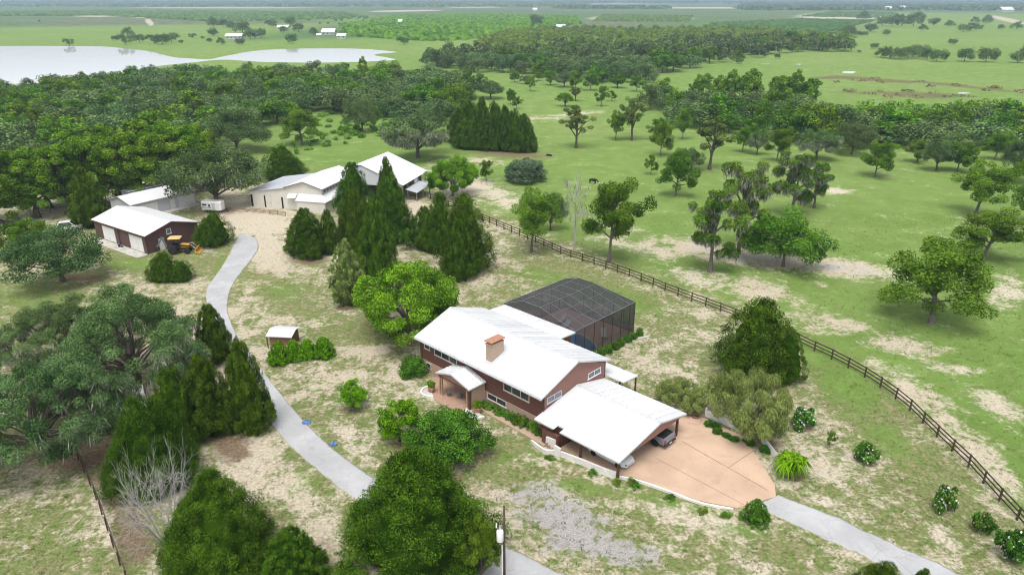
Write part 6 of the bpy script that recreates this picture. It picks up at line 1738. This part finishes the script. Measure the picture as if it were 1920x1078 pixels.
# ================================================================== WOODS
def inpoly(x, y, P):
    c = False; j = len(P) - 1
    for i in range(len(P)):
        if (P[i][1] > y) != (P[j][1] > y) and x < (P[j][0] - P[i][0]) * (y - P[i][1]) / (P[j][1] - P[i][1]) + P[i][0]: c = not c
        j = i
    return c
taken = {}
def scatter(poly, sp, rng, avoid=()):
    W = [(G(*p).x, G(*p).y) for p in poly]
    xs = [p[0] for p in W]; ys = [p[1] for p in W]
    out = []; grid = {}
    area = (max(xs) - min(xs)) * (max(ys) - min(ys))
    for _ in range(int(area / sp / sp * 7)):
        x = rng.uniform(min(xs), max(xs)); y = rng.uniform(min(ys), max(ys))
        if not inpoly(x, y, W): continue
        k = (int(x // sp), int(y // sp))
        if any((x - a) ** 2 + (y - b) ** 2 < sp * sp for i in (-1, 0, 1) for j in (-1, 0, 1) for (a, b) in grid.get((k[0] + i, k[1] + j), ())): continue
        grid.setdefault(k, []).append((x, y)); out.append((x, y))
    return out
rngw = np.random.default_rng(5)
WOODS = [
    ('wood before the lake', [(-260, 352), (0, 345), (200, 318), (330, 300), (420, 275), (510, 236), (560, 214), (640, 206), (705, 184), (760, 160), (745, 150), (640, 146), (560, 149), (480, 155), (430, 150), (300, 152), (150, 166), (0, 180), (-330, 190)], 9.8, (.62, .32, .06), 'before the lake'),
    ('wood behind the barns', [(610, 212), (700, 222), (835, 232), (872, 200), (866, 165), (800, 152), (730, 152), (640, 180)], 8.0, (.75, .25, 0), 'behind the barns'),
    ('wood at the pasture edge', [(1212, 205), (1290, 238), (1380, 262), (1500, 272), (1640, 282), (1760, 278), (1960, 285), (1990, 242), (1850, 232), (1700, 245), (1580, 238), (1540, 214), (1420, 205), (1300, 200), (1225, 190)], 8.2, (.68, .32, 0), 'along the pasture edge'),
    ('tall grove by the wet meadow', [(1285, 196), (1400, 207), (1545, 210), (1545, 202), (1440, 190), (1300, 182)], 6.5, (0, 0, 1), 'in the tall grove by the wet meadow'),
    ('oak belt across the far fields', [(800, 124), (860, 136), (940, 140), (1010, 146), (1110, 156), (1205, 160), (1235, 144), (1330, 122), (1400, 116), (1430, 104), (1500, 98), (1590, 98), (1590, 82), (1480, 80), (1340, 84), (1210, 92), (1060, 100), (940, 104), (840, 108)], 11.0, (.85, .15, 0), 'in the belt across the far fields'),
]
WLAB = {'oak': 'grey green oak {}', 'leafy': 'brighter leafy tree {}', 'grove': 'tall narrow green tree {}'}
WN = {'oak': 'oak_tree', 'leafy': 'broadleaf_tree', 'grove': 'poplar_tree'}
cand = []
for (grp, poly, sp, wts, where) in WOODS:
    for (x, y) in scatter(poly, sp, rngw):
        kd = rngw.choice(['oak', 'leafy', 'grove'], p=wts)
        cand.append((math.hypot(x, y), x, y, kd, grp, where))
cand.sort()
used = {'oak': 0, 'leafy': 0, 'grove': 0}
rest = []
for (d, x, y, kd, grp, where) in cand:
    if used[kd] >= (270 if kd != 'grove' else 120):
        rest.append((x, y, kd)); continue
    used[kd] += 1
    big = 1.0 if 'belt' not in grp else 1.15
    Hh = {'oak': 8.2, 'leafy': 9.2, 'grove': 12.0}[kd] * rngw.uniform(.7, 1.25) * big; Rr = {'oak': 7.2, 'leafy': 5.8, 'grove': 3.8}[kd] * rngw.uniform(.65, 1.35) * big
    lab = WLAB[kd].format(where)
    if d < 215 and kd != 'grove':
        plant(kd, x, y, Hh, Rr, lab, grp, name=WN[kd])
    else:
        p = FARP[kd][int(rngw.integers(0, len(FARP[kd])))]
        o = bpy.data.objects.new(WN[kd], p['mesh']); link(o); o.location = (x, y, 0); o.rotation_euler = (0, 0, rngw.uniform(0, 6.28)); o.scale = (Rr / p['R'], Rr / p['R'], Hh / p['H'])
        tag(o, lab, 'oak' if kd == 'oak' else 'tree', grp)

# clumps of oaks on the far fields, each tree its own thing
fc = 'oaks dotted on the far fields'
FAR = [(1652, 108, 26), (1668, 110, 30), (1685, 112, 30), (1702, 110, 36), (1722, 108, 34), (1738, 112, 26), (1756, 116, 34), (1640, 92, 16), (1808, 116, 38), (1848, 117, 38), (1908, 118, 34), (1925, 112, 40), (1785, 84, 18), (1654, 49, 24), (1672, 50, 30), (1690, 50, 30), (1712, 50, 32), (1662, 67, 18), (1632, 60, 26), (1622, 68, 12), (1590, 70, 34), (1608, 68, 16), (1720, 43, 30), (1750, 49, 20), (1780, 51, 18), (1730, 58, 16), (1806, 60, 24), (1822, 58, 20), (1835, 57, 14), (1876, 56, 14), (1905, 56, 20), (1828, 44, 18), (1850, 45, 22), (1618, 39, 24), (1457, 110, 14), (1435, 107, 8), (1385, 120, 16), (1611, 100, 8),
       (130, 86, 18), (217, 76, 14), (236, 84, 26), (240, 70, 24), (262, 80, 26), (290, 82, 26), (305, 84, 30), (322, 80, 28), (340, 82, 10), (361, 72, 14), (380, 74, 8), (393, 80, 12), (400, 68, 22), (415, 84, 18), (450, 85, 20), (455, 62, 30), (470, 74, 26), (490, 72, 24), (400, 52, 24), (420, 52, 22), (436, 56, 20), (455, 55, 22), (510, 52, 22), (545, 49, 24), (532, 62, 18), (548, 82, 24), (560, 60, 26), (588, 66, 20), (645, 66, 16), (757, 84, 22), (615, 46, 6), (600, 46, 5), (580, 40, 6), (565, 34, 6), (637, 48, 6), (678, 50, 7), (260, 33, 7), (275, 35, 6), (74, 42, 5), (640, 40, 6), (630, 41, 7),
       (1005, 50, 28), (1183, 66, 20), (1015, 84, 20), (1090, 84, 22), (1140, 82, 18), (1185, 130, 20)]
for (px, py, wd) in FAR:
    g = G(px, py); d = proj(g.x, g.y, 0)[2]; p = FARP['oak'][int(rngw.integers(0, 3))]
    Rr = wd * d / FPX / 2; Hh = Rr * rngw.uniform(1.25, 1.6)
    o = bpy.data.objects.new('oak_tree', p['mesh']); link(o); o.location = (g.x, g.y, 0); o.rotation_euler = (0, 0, rngw.uniform(0, 6.28)); o.scale = (Rr / p['R'], Rr / p['R'], Hh / p['H'])
    tag(o, 'dark oak dotted on the open far fields beyond the lake' if px < 800 else 'dark oak dotted on the open green far fields', 'oak', fc if px > 800 else 'oaks round the far farm')

# masses: one mesh each
def mass(name, pts, Hs, Rs, mat, n, size, label, seed=3, z0=.04):
    """low clumps of foliage joined into one object"""
    rng = np.random.default_rng(seed)
    C = []; S = []
    for (x, y), H, Rr in zip(pts, Hs, Rs):
        for k in range(3):
            C.append((x + rng.normal(0, Rr * .35), y + rng.normal(0, Rr * .35), H * (.35 + .3 * rng.random()))); S.append((Rr * .62, Rr * .62, H * .42))
    V, F, Tn = leaf_cloud(rng, C, S, n, size, 1., .4, .6, .6)
    # faces scale with the clump they belong to
    o = link(bpy.data.objects.new(name, np_mesh(name, V, F, LM[mat], {'tint': Tn})))
    return tag(o, label, kind='stuff')
for kd_ in ('oak', 'leafy'):
    rs = [(x, y) for x, y, k in rest if (k == 'oak') == (kd_ == 'oak')]
    if rs: forest('far_wood', rs, rngw.uniform(7.5, 12.5, len(rs)), rngw.uniform(5, 8, len(rs)), kd_, 'dense far wood of grey oaks reading as one mass' if kd_ == 'oak' else 'brighter crowns mixed into the dense far wood')
pts = scatter([(880, 100), (1060, 98), (1210, 90), (1340, 82), (1480, 78), (1600, 72), (1400, 56), (1150, 57), (1010, 56), (900, 76)], 13, rngw)
forest('far_scrub', pts, rngw.uniform(3.5, 8, len(pts)), rngw.uniform(4, 7, len(pts)), 'scrub', 'scrubby light green growth behind the oak belt', 4)
pts = scatter([(1560, 206), (1700, 200), (1920, 206), (2000, 215), (2000, 238), (1860, 232), (1700, 240), (1600, 232)], 4.5, rngw) 
mass('undergrowth', pts, rngw.uniform(1.2, 3.6, len(pts)), rngw.uniform(2, 3.4, len(pts)), 'scrub', len(pts) * 110, .42, 'bright green thicket between wood and wet meadow', 6)
pts = scatter([(500, 292), (560, 262), (640, 245), (740, 232), (760, 250), (660, 268), (560, 290), (520, 302)], 4.2, rngw) + scatter([(545, 232), (660, 205), (760, 215), (650, 250)], 5, rngw)
mass('undergrowth', pts, rngw.uniform(.5, 2.0, len(pts)), rngw.uniform(.8, 2.2, len(pts)), 'scrub', len(pts) * 150, .26, 'low green brush behind the barn wing', 7)
pts = scatter([(1560, 150), (1700, 148), (1920, 172), (1920, 178), (1700, 160), (1560, 156)], 12, rngw) + scatter([(1560, 172), (1700, 170), (1830, 182), (1700, 186)], 9, rngw)
mass('reeds', pts, rngw.uniform(.6, 1.3, len(pts)), rngw.uniform(2, 5, len(pts)), 'dry', len(pts) * 60, .5, 'brown reeds and brush in the wet meadow', 8)

# orchards far off: rows of round bushes, one object for each grove
def orchard(name, poly, row, step, Rr, label, ang=0.0, mat='far', seed=9, cap=9000):
    rng = np.random.default_rng(seed)
    W = [(G(*p).x, G(*p).y) for p in poly]
    c, s = math.cos(ang), math.sin(ang)
    U = [(x * c + y * s, -x * s + y * c) for x, y in W]
    us = [u for u, v in U]; vs = [v for u, v in U]
    P = []
    u = min(us)
    while u < max(us):
        v = min(vs)
        while v < max(vs):
            x = u * c - v * s; y = u * s + v * c
            if inpoly(x, y, W) and rng.random() < .94: P.append((x + rng.normal(0, .4), y + rng.normal(0, .4)))
            v += step
        u += row
    P = np.array(P[:cap]); k = len(P)
    # an icosahedron-ish lump
    base = np.array([(0, 0, 1)] + [(math.cos(a) * .9, math.sin(a) * .9, .55) for a in np.arange(5) * 1.2566] + [(math.cos(a + .63) * 1.05, math.sin(a + .63) * 1.05, .05) for a in np.arange(5) * 1.2566])
    Fb = [(0, 1 + i, 1 + (i + 1) % 5) for i in range(5)] + [(1 + i, 6 + i, 1 + (i + 1) % 5) for i in range(5)] + [(6 + i, 6 + (i + 1) % 5, 1 + (i + 1) % 5) for i in range(5)]
    sc = Rr * rng.uniform(.75, 1.25, (k, 1, 1))
    V = base[None] * sc * rng.uniform(.8, 1.2, (k, len(base), 1)); V[:, :, 2] *= 1.15
    V[:, :, 0] += P[:, None, 0]; V[:, :, 1] += P[:, None, 1]
    F = (np.array(Fb)[None] + (np.arange(k) * len(base))[:, None, None]).reshape(-1, 3)
    T_ = np.repeat(np.clip(rng.normal(.45, .25, k), 0, 1), len(base))
    o = link(bpy.data.objects.new(name, np_mesh(name, V.reshape(-1, 3), F, LM[mat], {'tint': T_})))
    tag(o, label, kind='stuff')
orchard('citrus_grove', [(1330, 62), (1450, 66), (1560, 66), (1600, 50), (1640, 40), (1500, 37), (1330, 45)], 13, 5.5, 2.7, 'dark citrus rows beyond the oak belt', R(24))
orchard('citrus_grove', [(1500, 32), (1690, 36), (1680, 24), (1560, 23)], 22, 9, 2.6, 'young citrus rows on bare pale sand', R(24), seed=12)
orchard('citrus_grove', [(640, 68), (790, 78), (880, 76), (1000, 55), (1090, 46), (1080, 32), (900, 28), (740, 30), (640, 48)], 9.5, 7, 3.2, 'wide green citrus grove beyond the lake', R(-12), 'leafy', 13, 14000)
orchard('citrus_grove', [(300, 36), (400, 42), (560, 38), (700, 36), (640, 24), (200, 22), (0, 24), (0, 31), (200, 30)], 16, 10, 4.0, 'citrus grove beyond the hill pasture', R(8), 'far', 14, 9000)
orchard('sandy_grove', [(1110, 41), (1290, 42), (1300, 30), (1130, 28)], 14, 9, 2.4, 'sparse replanted grove on pale sand', R(-20), 'far', 15)

# weeds and grass tufts over the yard
def tufts(name, seed, n, mat, label, per=6, size=.085, hmax=.16, want=0.0):
    rng = np.random.default_rng(seed)
    Y = 34 + 105 * rng.random(n) ** 1.2; X = (rng.random(n) * 2 - 1) * (Y * .78 + 6)
    sand, lush, litter, grey, *_ = ground_fields(X, Y)
    pr = np.clip(1.05 - sand * .9 - litter * .6, .08, 1) if want == 0 else np.clip(.35 + sand * .5 - lush * .3, .05, 1)
    keep = rng.random(n) < pr
    X, Y = X[keep], Y[keep]
    uv = np.stack([(X - HA[0]) * hc + (Y - HA[1]) * hsn, -(X - HA[0]) * hsn + (Y - HA[1]) * hc], 1)
    k2 = ~((uv[:, 0] > -.5) & (uv[:, 0] < 42) & (uv[:, 1] > -3.2) & (uv[:, 1] < 15)) & ~((uv[:, 0] > -2) & (uv[:, 0] < 13) & (uv[:, 1] > 13) & (uv[:, 1] < 27.5))
    # keep the drives clear
    dc = []
    for poly in ([(462, 440), (460, 470), (437, 505), (408, 550), (412, 600), (445, 655), (488, 710), (528, 770), (590, 830), (660, 885), (730, 930), (850, 1000), (960, 1065), (1050, 1120)], [(1437, 940), (1555, 990), (1670, 1042), (1800, 1100)]):
        dc += cr([G(*p) for p in poly], 10)
    D = np.array([[p.x, p.y] for p in dc])
    dm = np.min((X[:, None] - D[None, :, 0]) ** 2 + (Y[:, None] - D[None, :, 1]) ** 2, axis=1)
    k2 &= dm > 2.3 ** 2
    X, Y = X[k2], Y[k2]; m = len(X)
    S = np.stack([rng.uniform(.10, .34, m), rng.uniform(.10, .34, m), rng.uniform(.04, hmax, m)], 1)
    V, F, Tn = leaf_cloud(rng, np.stack([X, Y, np.full(m, .05)], 1), S, m * per, size, .4, .8, .7, .3, (0, 0, 1), .5)
    tag(link(bpy.data.objects.new(name, np_mesh(name, V, F, LM[mat], {'tint': Tn}))), label, kind='stuff')
tufts('grass_tufts', 77, 30000, 'weed', 'short weeds and grass tufts over the sandy yard')
tufts('dry_grass_tufts', 78, 22000, 'dry', 'straw coloured dry grass tufts over the sandy yard', 5, .08, .12, 1.0)

# ================================================================== FAR FARM BUILDINGS
def far_house(px, py, wpx, dpt, h, label, wall='grey_wall', roof='roof_old', rz=0.0):
    g = G(px, py); d = proj(g.x, g.y, 0)[2]; L = wpx * d / FPX
    o = thing('farm_building', label, 'building', (g.x, g.y, 0), rz)
    MB().box(-L / 2, L / 2, 0, dpt, 0, h).build('wall', M[wall], o)
    gable_roof(o, -L / 2 - .6, L / 2 + .6, -.8, dpt / 2, dpt + .8, h, h + dpt * .28, h, M[roof], th=.2)
    n = max(2, int(L / 4))
    for i in range(n):
        a = -L / 2 + L * (i + .3) / n
        MB().box(a, a + 1.3, -.04, .02, h * .35, h * .75).build('window', M['glass'], o)
    return o
far_house(438, 74, 30, 10, 3, 'white roofed farmhouse across the lake among dark oaks')
far_house(530, 57, 20, 10, 3.5, 'pale farmhouse higher on the far slope behind bare trees')
far_house(615, 66, 24, 14, 3, 'low pale barn at the far farm beyond the lake', 'grey_wall')
far_house(640, 73, 16, 8, 3, 'little white shed by the far lake pasture')
far_house(598, 71, 8, 6, 2.5, 'tiny white shed between barn and oak at the far farm')
far_house(480, 71, 10, 8, 3, 'small grey shed behind the far farmhouse', 'grey_wall', 'roof_grey')
far_house(1890, 23, 22, 30, 6, 'long white packing shed on the skyline beyond the far fields')
far_house(1668, 20, 12, 30, 5, 'pale shed beyond the far citrus rows')
far_house(1695, 19, 9, 30, 5, 'smaller pale shed beside another past the far citrus rows')
far_house(750, 46, 7, 14, 4, 'lone white pump house in the wide citrus grove')
far_house(1003, 22, 8, 20, 5, 'lone white shed on the far plain')
far_house(1052, 55, 16, 10, 3, 'low pale shed behind the scrub belt')

# distant woods and low hills on the skyline
def ridge(name, d0, d1, x0, x1, h, label, seed, mat='far', n=1600):
    rng = np.random.default_rng(seed)
    Y = rng.uniform(d0, d1, n); X = rng.uniform(x0, x1, n) * Y
    S = np.stack([rng.uniform(14, 45, n), rng.uniform(10, 30, n), rng.uniform(.6, 1.1, n) * h], 1)
    V, F, Tn = leaf_cloud(rng, np.stack([X, Y, np.full(n, h * .4)], 1), S, n * 22, 7.0, 1, .5, .5, .6)
    o = link(bpy.data.objects.new(name, np_mesh(name, V, F, LM[mat], {'tint': Tn})))
    tag(o, label, kind='stuff')
ridge('skyline_woods', 2600, 5200, .30, .85, 7, 'long dark belt of woods on the skyline beyond the citrus', 31)
ridge('skyline_woods', 3000, 3300, .06, .2, 8, 'short dark wood on the far plain', 32, n=120)
ridge('skyline_woods', 3600, 7500, -.9, .1, 8, 'hazy woods beyond the lake country', 33)
ridge('skyline_woods', 5500, 9500, -.9, .9, 11, 'blue hazy woods along the horizon', 34, n=2600)
hx = np.linspace(-24000, 24000, 161); rg = np.random.default_rng(40)
hz = 18 + 60 * (.5 + .5 * np.sin(hx / 3300 + 1)) * (.6 + .4 * np.sin(hx / 1270)) + rg.normal(0, 3, 161)
V = np.concatenate([np.stack([hx, np.full(161, 17000.), np.full(161, -8.)], 1), np.stack([hx, np.full(161, 19500.), hz], 1), np.stack([hx, np.full(161, 23000.), np.full(161, -10.)], 1)])
F = [(r * 161 + i, r * 161 + i + 1, (r + 1) * 161 + i + 1, (r + 1) * 161 + i) for r in range(2) for i in range(160)]
hm = pmat('hill_green', (0.08, 0.11, 0.05), .95, .2, .002, coord='g')
tag(link(bpy.data.objects.new('hills', np_mesh('hills', V, F, hm, smooth=True))), 'low hazy hills along the horizon', kind='structure')

# ================================================================== HAZE
HAZE = 0.00020
hb_ = MB().box(-31000, 31000, -200, 31000, -18, 95).build('haze', None)
hb_.data.materials.clear()
hmat = bpy.data.materials.new('haze_air'); hmat.use_nodes = True
ht_ = hmat.node_tree
for n in list(ht_.nodes): ht_.nodes.remove(n)
pv = ht_.nodes.new('ShaderNodeVolumePrincipled'); ho = ht_.nodes.new('ShaderNodeOutputMaterial')
pv.inputs['Color'].default_value = (0.66, 0.84, 1.0, 1); pv.inputs['Density'].default_value = HAZE; pv.inputs['Anisotropy'].default_value = 0.2
ht_.links.new(pv.outputs[0], ho.inputs['Volume'])
hb_.data.materials.append(hmat)
tag(hb_, 'pale bluish air haze over the whole country', kind='stuff')
